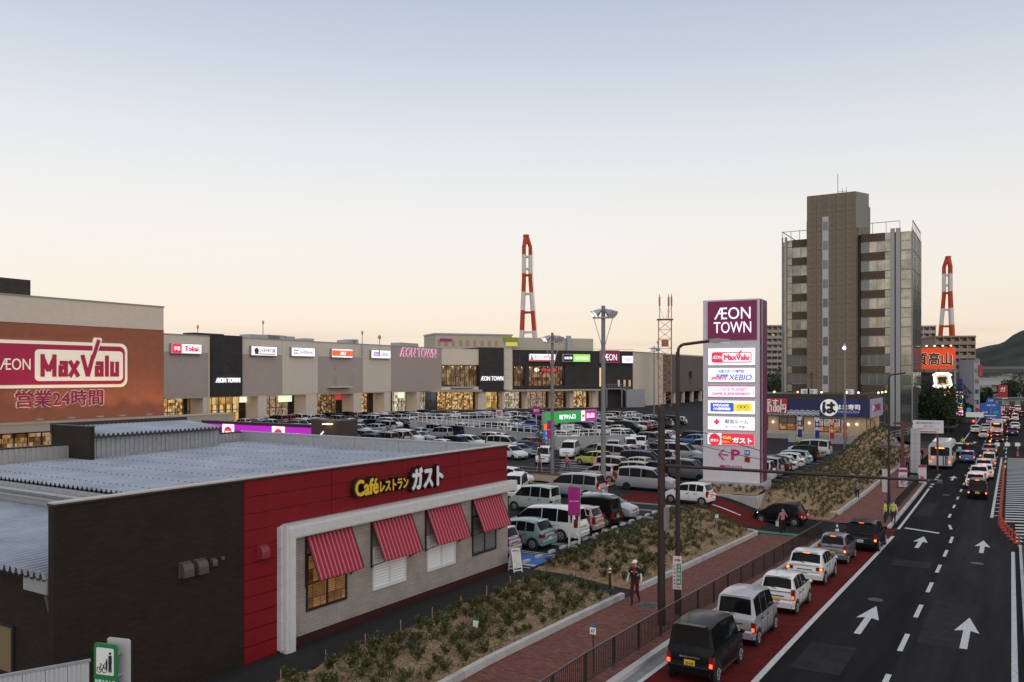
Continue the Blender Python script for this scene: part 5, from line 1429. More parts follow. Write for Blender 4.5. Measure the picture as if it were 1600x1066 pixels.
# floors: spandrel and window band on each wing
fl_y = [362, 392.7, 422, 451.5, 481, 510, 540, 570, 599, 628]     # tops of floors in the photograph at the right wing
zf = [tz(v, 1370) for v in fl_y]
step = (zf[0]-zf[-1])/(len(zf)-1)
uR0, uR1 = TW.u(1341), TW.u(1391)
uW0, uW1 = TW.u(1222), TW.u(1262)
b = MB(); b.box(uR0+.02, Lt-.4, .35, 16, base, zr_-.05); b.box(.4, uCL-.02, .35, 16, base, zr_-.05); b.build('inner_block', mat('inner_dark', (.05,.05,.05), .7), tw)
nF = 11
for f_ in range(nF):
    zt_ = zr_ - f_*step; zsp = zt_-step*.42; zb_ = zt_-step
    for (a, c, n) in ((uR0+.5, uR1-.9, 3), (.95+.9, uCL-.05, 2)):
        sp_ = panel('spandrel', a, c, zsp, zt_-.02, 0, .34, BRD, tw)
        w = thing('window_band', None, None); w.parent = tw
        for i in range(n):
            x0, x1 = a+(c-a)*i/n, a+(c-a)*(i+1)/n
            mm = PANED if (i == 0 and n == 3) else PANE2 if (i > 0 and f_ < 6 and rnd.random() < .85) else (PANE if f_ < 6 else PANED)
            panel('window_pane', x0+.05, x1-.05, zb_+.06, zsp-.06, .2, .22, mm, w)
        fr = MB(); fr.box(a, c, .1, .34, zb_, zb_+.06); fr.box(a, c, .05, .34, zsp-.06, zsp-.001)
        for i in range(n+1): x = a+(c-a)*i/n; fr.box(x-.045, x+.045, .12, .34, zb_+.061, zsp-.061)
        fr.build('window_frame', STL, w)
    panel('spandrel_end', uR1-.88, uR1, zsp+.1, zt_-.05, .05, .34, PANE, tw); panel('spandrel_end', uR1-.88, uR1, zb_+.05, zsp, .05, .34, PANE2 if f_ < 6 else PANED, tw)
    panel('spandrel_end', .95, 1.82, zsp+.1, zt_-.05, .05, .34, PANE2, tw); panel('spandrel_end', .95, 1.82, zb_+.05, zsp, .05, .34, PANE2 if f_ < 6 else PANED, tw)
# steel corner columns and the glazed side facing the road
for (x0, x1) in ((uR1+.05, uR1+.75), (uR1+.95, uR1+1.7), (Lt-.12, Lt), (.0, .14), (.55, .9)):
    b = MB(); b.box(x0, x1, -.35, .33, base, zr_+.6); b.build('corner_column', STL, tw)
b = MB(); b.box(uR1+1.72, Lt-.14, .1, .3, base, zr_-.3); b.build('corner_glass', PANED, tw)
for f_ in range(nF):
    zt_ = zr_ - f_*step
    panel('window_pane', uR1+1.8, Lt-.22, zt_-step*.5, zt_-.12, .06, .09, PANE2 if f_ < 5 else PANE, tw); panel('window_pane', uR1+1.8, Lt-.22, zt_-step+.12, zt_-step*.5-.1, .06, .09, PANE if f_ < 7 else PANED, tw)
b = MB(); b.box(.16, .53, .1, .3, base, zr_-.3); b.build('corner_glass', PANE2, tw)
s = thing('glazed_side', None, None); s.parent = tw; s.location = (Lt, 0, 0); s.rotation_euler = (0,0,R(90))
for f_ in range(nF):
    zt_ = zr_ - f_*step
    for k in range(6): panel('window_pane', .3+k*2.6, 2.8+k*2.6, zt_-step+.12, zt_-.05, -.02, .1, PANE2 if f_ < 5 else (PANE if f_ < 8 else PANED), s)
b = MB()
for k in range(7): b.box(.2+k*2.6, .3+k*2.6, -.1, .2, base, zr_+.1)
for f_ in range(nF+1): b.box(.3, 15.8, -.06, .1, zr_-f_*step-.05, zr_-f_*step+.1)
b.build('window_frame', mat('mullion_dark', (.09,.09,.09), .5), s)
# rails on the roof
b = MB()
def roofrail(x0, x1, y, z, h):
    b.bar((x0,y,z+h),(x1,y,z+h),.12,.12)
    for k in range(4): x = x0+(x1-x0)*k/3; b.bar((x,y,z),(x,y,z+h),.1,.1)
roofrail(uCR+.3, uR1+1.6, 0, zr_, 1.9); roofrail(0, uCL-.2, .3, zr_, 1.7)
b.bar((Lt,0,zr_+1.8),(Lt,15,zr_+1.8),.14,.14)
for k in range(7): b.bar((Lt,k*2.5,zr_),(Lt,k*2.5,zr_+1.8),.1,.1)
b.bar((0,0,zr_+1.7),(0,15,zr_+1.7),.12,.12); b.build('roof_rail', mat('rail_pale', (.5,.48,.45), .5), tw)
b = MB(); b.box(uR1-3.2,uR1-1, -1.8,-.4, 2.6, 2.9); b.build('entrance_canopy', STL, tw)
# satellite dish and aerial on the tower's lower left, as seen above the sushi roof
b = MB(); q = TW.uz(1272, 585); b.cyl((q[0],-2.3,q[1]-5),(q[0],-2.3,q[1]+.5),.05); b.bar((q[0]-1.4,-2.3,q[1]),(q[0]+.5,-2.3,q[1]),.05,.05)
for k in range(6): b.bar((q[0]-1.3+k*.3,-2.6,q[1]),(q[0]-1.3+k*.3,-2.0,q[1]),.04,.04)
b.build('tv_aerial', BLACK, tw)

# ================================================================== PAWN SHOP AND FLATS BEYOND
PW = Facade((-19.0, 205), (-4.5, 205))
pwn = thing('pawn_shop_building', 'dark pawn shop building with a floodlit red sign board on its roof', 'building', PW.at(0), PW.rz)
DKB = mat('dark_block', (.035,.035,.045), .7, var=.1)
def wz(px, p): return PW.uz(px, p)[1]
uA, uB = PW.u(1405), PW.u(1492)
b = MB(); b.box(uA, uB, 0, 18, -1.6, wz(1450, 582)); b.build('wall', DKB, pwn)
t = thing('roof_sign', 'big red floodlit roof sign board with black 質高山 characters', 'sign', PW.at(0), PW.rz)
s0, s1 = PW.u(1418), PW.u(1493)
zA, zB = wz(1450, 544), wz(1450, 577)
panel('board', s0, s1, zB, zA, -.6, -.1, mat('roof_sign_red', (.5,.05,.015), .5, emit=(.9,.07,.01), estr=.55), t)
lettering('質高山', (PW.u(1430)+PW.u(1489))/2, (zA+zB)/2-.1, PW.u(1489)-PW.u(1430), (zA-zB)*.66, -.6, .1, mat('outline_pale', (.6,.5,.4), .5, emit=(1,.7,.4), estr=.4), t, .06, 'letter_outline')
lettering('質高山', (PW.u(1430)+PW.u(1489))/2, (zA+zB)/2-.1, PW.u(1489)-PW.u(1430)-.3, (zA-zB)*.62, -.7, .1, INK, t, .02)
b = MB()
for k in range(6): u_ = s0+.8+k*(s1-s0-1.6)/5; b.bar((u_,-.2,zA),(u_,-1.6,zA+.5),.08,.08); b.ball((u_,-1.6,zA+.4),.22,.22,.15,8,5,1)
b.build('floodlight', [BLACK, glow('flood_glow', (1,.6,.3), 4)], t)
b = MB()
for k in range(4): u_ = s0+.3+k*(s1-s0-.6)/3; b.bar((u_,.1,wz(1450,582)),(u_,.1,zA),.2,.2)
b.build('frame', BLACK, t)
WH_N = glow('neon_tube_white', (1,.93,.75), 1.8); RD_N = glow('neon_tube_red', (1,.16,.05), 2.4)
t = thing('neon_sign', 'bright white neon outline sign above a red neon one on the dark wall', 'sign', PW.at(0), PW.rz)
def neon(px0, p0, px1, p1, m, n=6):
    a, zA = PW.uz(px0, p0); c, zB = PW.uz(px1, p1)
    pts = rrect(a, c, zB, zA, .6, 4); pts.append(pts[0])
    b = MB(); b.tube([(x + .25*math.sin(i*2.1), -.5, z) for i, (x, z) in enumerate(pts)], .12, 6); b.build('neon_tube', m, t)
for d in (0, 2.2): neon(1459+d, 583+d, 1486-d, 606-d, WH_N)
a, zA = PW.uz(1461, 585); c, zB = PW.uz(1484, 604); panel('lit_field', a, c, zB, zA, -.3, -.05, mat('neon_field', (.5,.45,.35), .5, emit=(1,.75,.4), estr=.3), t, .6)
lettering('質', (a+c)/2, (zA+zB)/2, (c-a)*.7, (zA-zB)*.6, -.3, .05, DBROWN, t, .06)
neon(1475, 611, 1486, 630, RD_N); neon(1476.5, 613, 1484.5, 621, WH_N)
a, zA = PW.uz(1436, 588); c, _ = PW.uz(1452, 588); panel('upper_window', a, c, zA-1, zA, -.1, -.01, PANED, pwn)
t = thing('vertical_sign', 'tall lit vertical sign with coloured squares right of the neon sign', 'sign', PW.at(PW.u(1496), 0, -3), PW.rz)
zA, zB = wz(1500, 612), wz(1500, 648)
b = MB(); b.box(0, 1.2, -.2, .2, zB, zA); b.build('cabinet', WGLOW, t)
b = MB(); b.box(-.5,-.1,-.15,.15,-1.5,zA+7); b.build('post', STL, t); panel('blue_board', .3, 1.1, wz(1500,611), wz(1500,592), -.2, .2, mat('board_blue', (.02,.03,.2), .5), t)
for k, m in enumerate((LMAG, LORG, LGRN, LBLUE, LGRN, LMAG)): panel('colour_square', .12, 1.08, zB+(zA-zB)*k/6+.1, zB+(zA-zB)*(k+1)/6-.1, -.24, -.201, m, t)
def flats(label, fac, floors, px0, px1, ptop, d_, bays_, col, zb=-2):
    t = thing('apartment_block', label, 'building', fac.at(0), fac.rz)
    a, c = fac.u(px0), fac.u(px1); zt_ = fac.uz(px1, ptop)[1]; h = (zt_-zb)/floors
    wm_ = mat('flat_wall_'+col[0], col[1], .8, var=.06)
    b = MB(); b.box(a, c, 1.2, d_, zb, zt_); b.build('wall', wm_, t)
    b = MB(); b.box(a, c, 1.15, 1.19, zb, zt_-.4); b.build('shadowed_wall', mat('flat_recess', (.15,.13,.12), .8), t)  # recess sheet painted dark, balcony shade put into its colour
    bay = (c-a)/bays_
    mb_ = MB(); mb_.box(0, c-a, 0, .15, 0, h*.42); mb_.box(0, c-a, 0, 1.14, -.15, -.001); me = mb_.mesh('balcony', wm_)
    mw = MB(); mw.box(.15*bay, .55*bay, 1.0, 1.12, 0, h*.7); me2 = mw.mesh('window', PANED)
    mw = MB(); mw.box(.15*bay, .55*bay, 1.0, 1.12, 0, h*.7); me3 = mw.mesh('lit_window', glow('flat_window_glow', (.8,.5,.2), .35))
    for f_ in range(floors):
        obj('balcony', me, t, (a, 0, zb+f_*h))
        for k in range(bays_): obj('window', me3 if rnd.random() < .06 else me2, t, (a+k*bay, 0, zb+f_*h+.1))
    b = MB()
    for k in range(bays_+1): b.box(a+k*bay-.1, a+k*bay+.1, .02, 1.14, zb, zt_-.01)
    b.build('divider', wm_, t)
    b = MB(); b.box(a-.2, c+.2, -.1, d_+.2, zt_+.001, zt_+.5); b.build('roof_slab', wm_, t)
    e = thing('end_wall', None, None); e.parent = t
    return t
q0, q1 = P(1428, 560, 250), P(1524, 560, 247)
FA = Facade((q0.x, q0.y), (q1.x, q1.y))
flats('brown apartment block with stacked balconies right of the pawn shop sign', FA, 11, 1462, 1524, 527, 16, 5, ('brown', (.3,.225,.17)))
t = flats('pale apartment block rising behind the red roof sign', Facade(tuple((FA.at(0,0,20)).xy), tuple(FA.at(FA.len,0,20).xy)), 14, 1433, 1462, 511, 14, 3, ('pale', (.36,.32,.28)))
q0, q1 = P(1180, 560, 330), P(1224, 560, 330)
FB = Facade((q0.x, q0.y), (q1.x, q1.y))
flats('grey apartment block between the pylon sign and the office tower', FB, 13, 1188, 1224, 510, 16, 4, ('grey', (.33,.29,.26)))
q0, q1 = P(1522, 600, 240), P(1531, 600, 240); FC = Facade((q0.x,q0.y),(q1.x,q1.y))
t = thing('slim_building', 'slim grey block beside the brown apartments at the road', 'building', FC.at(0), FC.rz)
b = MB(); b.box(0, FC.len, 0, 14, -1.6, FC.uz(1526, 562)[1]); b.build('wall', mat('slim_grey', (.33,.34,.36), .7, var=.1), t)
panel('red_sign', FC.len-.4, FC.len+.6, FC.uz(1526,588)[1], FC.uz(1526,570)[1], -.3, -.01, mat('small_red', (.45,.03,.04), .5), t)
b = MB()
for k in range(5): b.box(.3, FC.len-.4, -.1, -.01, 1+k*3, 2.2+k*3)
b.build('windows', PANED, t)
a, c = P(1487, 605, 222), P(1517, 605, 222); FD = Facade((a.x,a.y),(c.x,c.y))
t = thing('shop_shed', 'dark gabled shop building behind the trees at the road', 'building', FD.at(0), FD.rz)
b = MB(); l = FD.len; b.plate([(0,-1.6),(l,-1.6),(l,4.5),(l*.35,8.2),(0,8.2)], 0, 12); b.build('wall', mat('shed_wall', (.16,.16,.18), .7), t)
b = MB(); b.box(l*.3,l*.9,-.1,-.01,-1,2); b.build('windows', PANED, t); panel('blue_sign', l*.55, l*.7, -.5, 4.2, -.4, -.02, mat('board_blue', (.02,.03,.2), .5), t)
b = MB(); b.add([(0,-.2,8.25),(l*.35,-.2,8.25),(l+.3,-.2,4.35),(l+.3,12,4.35),(l*.35,12,8.25),(0,12,8.25)], [(1,2,3,4),(0,1,4,5)]); b.build('roof', DTRIM, t)

# ================================================================== CHIMNEYS, LATTICE MAST
CRED = mat('chimney_red', (.47,.06,.02), .6, var=.08, scale=.1); CWHT = mat('chimney_white', (.62,.58,.55), .6, var=.05, scale=.1)
def chimney(label, px, ptop, pbase, d, bands, spread_top, spread_bot, r, rot):
    q = P(px, pbase, d); zt_ = P(px, ptop, d).z
    t = thing('chimney_stack', label, 'chimney', (q.x, q.y, -3), rot)
    H = zt_+3
    def pos(k, f):
        s = 3.6+max(0, .72-f)*9.6
        if f > .93: s = 3.1*(1-(f-.93)/.07*.72)
        a = k*2*math.pi/3; return Vector((math.cos(a)*s, math.sin(a)*s, H*f))
    edges = [0]+bands+[1]
    for k in range(3):
        for i, (f0, f1) in enumerate(zip(edges, edges[1:])):
            b = MB(); fs = [f0]+[v for v in (.72,.93) if f0 < v < f1 and True]+[f1]
            for u, v in zip(fs, fs[1:]): b.cyl(pos(k,u), pos(k,v), r*(1.15-.25*u), r*(1.15-.25*v), 12)
            b.build('flue_section', CRED if (len(edges)-2-i) % 2 == 0 else CWHT, t, 40)
    for f in edges[1:-1] + [.8]:
        m = CRED if (len(edges)-2-max(i for i in range(len(edges)-1) if edges[i] <= f-.01)) % 2 == 0 else CWHT
        b = MB()
        for k in range(3): b.bar(pos(k,f-.01), pos((k+1)%3,f-.01), r*.7, r*.9)
        b.build('tie_ring', m, t)
    b = MB(); b.cyl((0,0,H*.955),(0,0,H*1.0),3.1,2.3,14); b.cyl((0,0,H*1.0),(0,0,H*1.012),2.6,2.6,14); b.build('cap', CRED, t)
    b = MB()
    for f0, f1 in zip([.05*k for k in range(4,18)], [.05*k for k in range(5,19)]): b.bar(pos(0,f0)+Vector((r*1.3,0,0)), pos(0,f1)+Vector((r*1.3,0,0)), r*.2, r*.2)
    b.build('ladder', CWHT, t)
    return t
def fr_(p, top, base_): return (base_-p)/(base_-top)
zb_px = HOR + (CAMH+3)/700*F
bands1 = [fr_(v, 370, zb_px) for v in (517, 486, 457, 428, 399)]
chimney('red and white banded three legged chimney rising behind the mall', 822, 370, 560, 700, bands1, 7.6, 15, 1.75, .5)
zb_px = HOR + (CAMH+3)/800*F
bands2 = [fr_(v, 403, zb_px) for v in (530, 508, 482, 456, 428)]
chimney('red and white banded chimney behind the apartments at the road', 1481.5, 403, 560, 800, bands2, 7.2, 15, 1.9, 1.2)
q = P(1039, 580, 250); t = thing('lattice_mast', 'rusty lattice mast with aerials behind the mall roof', 'mast', (q.x, q.y, 0), .4)
zt_ = P(1039, 500, 250).z; RUST = mat('rust_steel', (.42,.2,.13), .7, var=.3)
hw = 1.9
cn = [(-hw,-hw),(hw,-hw),(hw,hw),(-hw,hw)]
for x, y in cn: b = MB(); b.bar((x,y,0),(x,y,zt_),.16,.16); b.build('leg', RUST, t)
b = MB(); n = 9
for k in range(n):
    z0, z1 = zt_*k/n, zt_*(k+1)/n
    for i in range(4):
        p0, p1 = cn[i], cn[(i+1)%4]; b.bar((*p0,z0),(*p1,z1),.07,.07); b.bar((*p1,z0),(*p0,z1),.07,.07); b.bar((*p0,z1),(*p1,z1),.08,.08)
b.build('bracing', RUST, t)
b = MB(); b.box(-hw-.5,hw+.5,-hw-.5,hw+.5,zt_,zt_+.2); b.box(-1,1,-1,1,zt_-8,zt_-6); b.build('platform', RUST, t)
zt2 = P(1039, 460, 250).z
for x, y in ((-1.6,0),(1.1,.5),(1.9,-.6)):
    b = MB(); b.cyl((x,y,zt_),(x,y,zt2),.12); b.box(x-.25,x+.25,y-.25,y+.25,zt2-3.5,zt2-.8)
    b.bar((x*.2,y,zt_+.2),(x,y,zt_+4),.08,.08); b.build('aerial', RUST, t)

# ================================================================== FLYOVER, HILLS, TREES
a, c = P(1524, 600, 420), P(1640, 597, 380); FO = Facade((a.x,a.y),(c.x,c.y))
t = thing('flyover', 'pale elevated road on piers crossing far beyond the junction', 'bridge', FO.at(0), FO.rz)
b = MB(); zt_ = FO.uz(1560, 594)[1]; b.box(-30, FO.len+60, 0, 9, zt_-2.4, zt_); b.build('deck', mat('flyover_concrete', (.58,.55,.5), .8, var=.08), t)
b = MB(); b.box(-30, FO.len+60, -.15, .1, zt_+.001, zt_+1.1); b.build('parapet', mat('flyover_parapet', (.48,.46,.42), .8), t)
for k in range(4): b = MB(); b.box(8+k*22, 11+k*22, 2, 6, -3, zt_-2.41); b.build('pier', CONC, t)
a, c = P(1500, 580, 520), P(1660, 582, 470); FO = Facade((a.x,a.y),(c.x,c.y))
t = thing('flyover', 'dark upper motorway viaduct behind the pale flyover', 'bridge', FO.at(0), FO.rz)
zt_ = FO.uz(1570, 577)[1]; b = MB(); b.box(-60, FO.len+80, 0, 12, zt_-2, zt_); b.build('deck', mat('viaduct_dark', (.12,.12,.125), .8), t); b = MB(); b.box(-60, FO.len+80, -.2, 0, zt_+.001, zt_+1.6); b.build('noise_wall', mat('viaduct_wall', (.2,.2,.2), .8), t)
for k in range(5): b = MB(); b.box(k*30, 4+k*30, 3, 8, -3, zt_-2.01); b.build('pier', CONC, t)
def fbm(x, y):
    s = 0; a = 1
    for k in range(5): s += a*(math.sin(x*1.3+y*.7+k*1.7)*math.cos(y*1.1-x*.6+k*2.3)); x, y, a = x*2.1+1.3, y*2.1-.7, a*.5
    return s
HILL = mat('wooded_hill', (.034,.04,.03), .95, var=.5, scale=.02, bump=1.0, bscale=.15)
def hill():
    # a long ridge rising towards the right, 1.4 km away and beyond
    cx = P(1800, HOR, 1900)
    ax = Vector((CN, SN)); dp = Vector((-SN, CN))
    n, m_ = 120, 40
    vs = []; b = MB()
    for j in range(m_+1):
        for i in range(n+1):
            s = -620 + 2400*i/n; e_ = -650 + 1300*j/m_
            p = Vector((cx.x, cx.y)) + ax*s + dp*e_
            w_ = math.exp(-(e_/330)**2)
            h = 290*sst((s+620)/800)*w_*(1+.1*fbm(s/260, e_/240))
            h += 7*fbm(s/40, e_/40)*w_*sst((s+560)/300)
            vs.append((p.x, p.y, -4 + max(0, h)))
    b.add(vs, [(j*(n+1)+i, j*(n+1)+i+1, (j+1)*(n+1)+i+1, (j+1)*(n+1)+i) for j in range(m_) for i in range(n)])
    return struct(b.build('hills', HILL, None, 70))
hill()
TLEAF = island('tree_leaves', [(.014,.026,.01),(.026,.042,.015),(.04,.058,.02),(.02,.034,.012)], .6, 0)
BARK = mat('bark', (.06,.045,.035), .9, var=.3, scale=6)
def tree(label, x, y, z, h, r, n, group=None, leaf=.5, m=None, cz=.62, ez=.42):
    t = thing('street_tree', label, 'tree', (x, y, z), rnd.uniform(0,6), group)
    b = MB(); b.cyl((0,0,-.3),(0,0,h*.5),r*.07+.08,r*.04+.04,8)
    for k in range(7):
        a = rnd.uniform(0,6.28); b.cyl((0,0,h*rnd.uniform(.25,.5)),(math.cos(a)*r*.6, math.sin(a)*r*.6, h*rnd.uniform(.55,.85)),.09,.03,5)
    b.build('trunk', BARK, t)
    cl = [(Vector((rnd.gauss(0,.42)*r, rnd.gauss(0,.42)*r, h*(cz+rnd.uniform(-ez,ez)*.85))), rnd.uniform(.22,.42)*r) for _ in range(16)]
    b = MB()
    for k in range(n):
        c_, rr_ = rnd.choice(cl)
        v = Vector((rnd.gauss(0,1), rnd.gauss(0,1), rnd.gauss(0,1))).normalized()
        leafq(b, c_+v*rr_*rnd.uniform(.6,1.05), v+Vector((rnd.gauss(0,.6),rnd.gauss(0,.6),rnd.gauss(0,.5))), leaf*rnd.uniform(.6,1.3), leaf*.55)
    b.build('crown', m or TLEAF, t)
    return t
rd = 'trees in the dark clump beside the road'
for k, (px, d, h, r) in enumerate(((1437,168,8.2,4.2),(1457,172,8.3,4.4),(1473,175,7.6,4.2),(1447,160,6.2,3.6),(1484,182,5.4,3.2),(1466,160,5.6,3.4),(1500,190,4.6,3))):
    q = P(px, HOR, d); tree(['tall dark broadleaf tree beside the office tower, first of the clump','tallest dark broadleaf tree in front of the pawn shop','broad dark tree under the neon sign','low dark tree in front of the clump near the bus stop sign','rounded dark tree at the right side of the clump','low bushy tree beneath the traffic signals','small dark tree nearest the blue road sign'][k], q.x, q.y, -1.5, h, r, 2600, rd)
for k, (px, d, h, r) in enumerate(((1211,210,11,4.5),(1203,205,9,4))):
    q = P(px, HOR, d); tree(['green tree at the left foot of the office tower','green tree half hidden behind the pylon sign'][k], q.x, q.y, 0, h, r, 1800, None, .5, island('tree_leaves_green', [(.03,.05,.016),(.05,.075,.022),(.065,.09,.03)], .6, 0))
for k, (px, d, h, r) in enumerate(((1583,330,10,6),(1600,340,11,7),(1570,360,8,5),(1536,300,6,4))):
    q = P(px, HOR, d); tree(['distant dark tree in front of the flyover','distant dark tree at the right edge below the flyover','distant tree left of the red and white sign','distant tree beside the slim building'][k], q.x, q.y, -2, h, r, 1200, None, .8)
# low town far away
b_i = 0
for (px, w_, h_, d, c_) in ((1545,26,9,460,.3),(1565,30,7,520,.22),(1590,24,3.5,300,.26),(1604,20,10,420,.33),(1555,20,6,600,.4),(505,40,8,420,.3),(1575,18,12,700,.28),(1594,26,14,900,.36),(1540,30,10,800,.3)):
    q = P(px, HOR, d); t = thing('distant_building', ['low pale building beyond the junction','long dark shed below the flyover','plain wall building at the far right','pale block at the right edge below the hills','small bright house far down the road','grey hall behind the mall','grey block on the lower slope','pale block far at the hill foot','far grey block beside the flats'][b_i], 'building', (q.x, q.y, -3), YAW)
    b = MB(); b.box(-w_/2, w_/2, 0, 12, 0, h_); b.build('wall', mat('far_wall_%d' % int(c_*100), (c_, c_*.95, c_*.88), .8, var=.1), t)
    b = MB(); b.box(-w_/2-.3, w_/2+.3, -.3, 12.3, h_+.01, h_+.6); b.build('roof', mat('far_roof', (.12,.12,.13), .7), t)
    b = MB()
    for k in range(int(w_/4)): b.box(-w_/2+1+k*4, -w_/2+3+k*4, -.1, -.01, h_*.45, h_*.45+1.4)
    b.build('windows', PANED, t); b_i += 1
# ================================================================== FOOTWAY RAILINGS
RAILM = mat('railing_brown', (.028,.018,.015), .5)
def railing(label, x0, y0, x1, y1, cap):
    t = thing('railing', label, 'railing', (x0, y0, 0), 0)
    e = Vector((x1-x0, y1-y0)); l = e.length; rz = math.atan2(e.y, e.x); e.normalize()
    h = .92; np_ = int(l/2)
    mp = MB(); mp.box(-.03,.03,-.03,.03,-.15,h+.02); mp.box(-.035,.035,-.035,.035,-.18,.1,1); pm = mp.mesh('post', [RAILM, mat('post_foot_green', (.03,.1,.05), .5)])
    mbal = MB(); mbal.box(-.009,.009,-.009,.009,.12,h-.05); bm_ = mbal.mesh('baluster', RAILM)
    rest = MB(); nb = 0
    for k in range(np_+1):
        p = e*(l*k/np_); zz = zs(y0+p.y)
        o = obj('post', pm, t, (p.x, p.y, zz), rz)
        if k == np_: break
        q = e*(l*(k+1)/np_); zq = zs(y0+q.y)
        b = MB(); b.bar((p.x,p.y,zz+h),(q.x,q.y,zq+h),.06,.045); b.build('top_rail', mat('rail_top', (.05,.035,.032), .4), t)
        b = MB(); b.bar((p.x,p.y,zz+.1),(q.x,q.y,zq+.1),.04,.03); b.build('bottom_rail', RAILM, t)
        n = 16
        for i in range(1, n):
            f = i/n; pp_ = p+(q-p)*f; z_ = zz+(zq-zz)*f
            if nb < cap: obj('baluster', bm_, t, (pp_.x, pp_.y, z_), rz); nb += 1
            else: rest.box(pp_.x-.009,pp_.x+.009,pp_.y-.009,pp_.y+.009,z_+.12,z_+h-.05)
    if rest.v: tag(rest.build('balusters', RAILM, t), kind='stuff')
railing('long brown picket railing between the brick footway and the red lane', -10.75, 14, -10.45, 56, 300)
railing('brown picket railing along the footway beyond the driveway', -7.75, 66, -7.7, 92, 300)

# ================================================================== POLES, LAMPS
def lamp_head(t, x, z, L_=1.4):
    b = MB(); b.tube([(0,0,z-.5),(.03,0,z-.15),(.18,0,z-.02),(.5,0,z+.02),(x,0,z+.12)], .06, 8); b.build('arm', DBROWN, t, 40)
    b = MB(); b.plate([(x-.1,z+.06),(x+.2,z+.03),(x+.75,z+.1),(x+.7,z+.16),(x+.2,z+.22),(x-.1,z+.18)], -.15, .15); b.build('lamp_head', mat('lamp_head_grey', (.3,.28,.28), .4), t)
    b = MB(); b.box(x+.2, x+.65, -.11, .11, z+.045, z+.06); b.build('lens', mat('lens_pale', (.6,.6,.58), .3, emit=(1,.95,.85), estr=.4), t)
q = G(1059, 957, -.1)
t = thing('street_lamp', 'tall brown street lamp beside the railing with an arrow sign on its pole', 'street lamp', (q.x, q.y, zs(q.y)), R(20))
b = MB(); b.cyl((0,0,0),(0,0,10.3),.105,.075,12); b.cyl((0,0,0),(0,0,1.2),.13,.13,12); b.build('pole', DBROWN, t, 40)
lamp_head(t, 1.3, 10.6)
sg_ = thing('notice_panel', None, None); sg_.parent = t; sg_.rotation_euler = (0,0,R(10)-R(20))
zz = 1.0
b = MB(); b.box(-.17,.17,-.15,-.125,zz,zz+1.3); b.build('plate', mat('plate_white', (.62,.62,.62), .5), sg_)
panel('green_field', -.02, .15, zz+.18, zz+1.0, -.156, -.151, mat('field_green', (.03,.22,.09), .5), sg_); 
b = MB(); b.bar((-.1,-.155,zz+1.15),(.08,-.155,zz+1.15),.008,.05); b.plate([(.04,zz+1.06),(.13,zz+1.15),(.04,zz+1.24)],-.158,-.151); b.build('red_arrow', mat('arrow_red', (.5,.03,.03), .5), sg_)
for k, chx in enumerate('バスのりば'): lettering(chx, .065, zz+.9-k*.15, .11, .11, -.156, .004, WHITE, sg_, .03)
for k, chx in enumerate('お客様駐輪場'): lettering(chx, -.1, zz+.92-k*.14, .08, .09, -.151, .004, mat('arrow_red', (.5,.03,.03), .5), sg_, .02)
lettering('この先', 0, zz+.09, .24, .09, -.151, .004, INK, sg_, .02)
q = G(1033.5, 977, -.1)
t = thing('signal_mast', 'brown steel pole carrying a long thin signal arm across the road', 'mast', (q.x, q.y, zs(q.y)), 0)
zt_ = CAMH-(640-HOR)/F*30.7 - zs(q.y); za = 5.85 - zs(q.y)
b = MB(); b.cyl((0,0,0),(0,0,zt_),.15,.13,14); b.cyl((0,0,zt_-.02),(0,0,zt_+.12),.09,.08,10); b.build('pole', DBROWN, t, 40)
tip = P(1497, 757, 26.4); L_a = 9.2
b = MB(); b.cyl((.1,0,za),(L_a,0,za+.02),.065,.045,10); b.build('signal_arm', DBROWN, t, 40)
b = MB(); b.box(L_a-.05,L_a+.12,-.05,.05,za-.06,za+.06); b.cyl((L_a+.03,-.05,za+.02),(L_a+.03,-.16,za-.02),.05,.04,10); b.cyl((L_a-.3,0,za),(L_a-.24,0,za),.065,.065,10); b.build('sensor_box', mat('sensor_grey', (.09,.085,.085), .5), t)
b = MB()
for z0, x1 in ((zt_-.35, 6.5), (zt_-1.0, 6.3)): b.tube([(0,0,z0),(x1*.5,0,(z0+za)/2-.06),(x1,0,za+.06)], .012, 5)
b.build('stay_wire', BLACK, t)
b = MB()
for z in (za-.1, za+.1, zt_-.3, zt_-.95): b.cyl((0,0,z-.04),(0,0,z+.04),.175,.175,14)
b.build('band', DBROWN, t)
b = MB(); b.box(.14,.24,-.15,.15,3.55,4.4); b.build('control_box', mat('box_grey', (.2,.19,.19), .5), t)
q = G(1389, 797, -1.3)
t = thing('street_lamp', 'tall brown street lamp behind the two guards beyond the driveway', 'street lamp', (q.x, q.y, zs(q.y)), R(20))
b = MB(); b.cyl((0,0,0),(0,0,10.3),.105,.075,12); b.cyl((0,0,0),(0,0,1.2),.13,.13,12); b.build('pole', DBROWN, t, 40); lamp_head(t, 1.3, 10.6)
b = MB(); b.box(-.5,-.12,-.02,.02,1.4,3.2); b.build('pole_banner', mat('banner_grey', (.45,.42,.42), .6), t)
FLG = mat('flood_glass', (.6,.62,.65), .2, emit=(1,.97,.95), estr=.9)
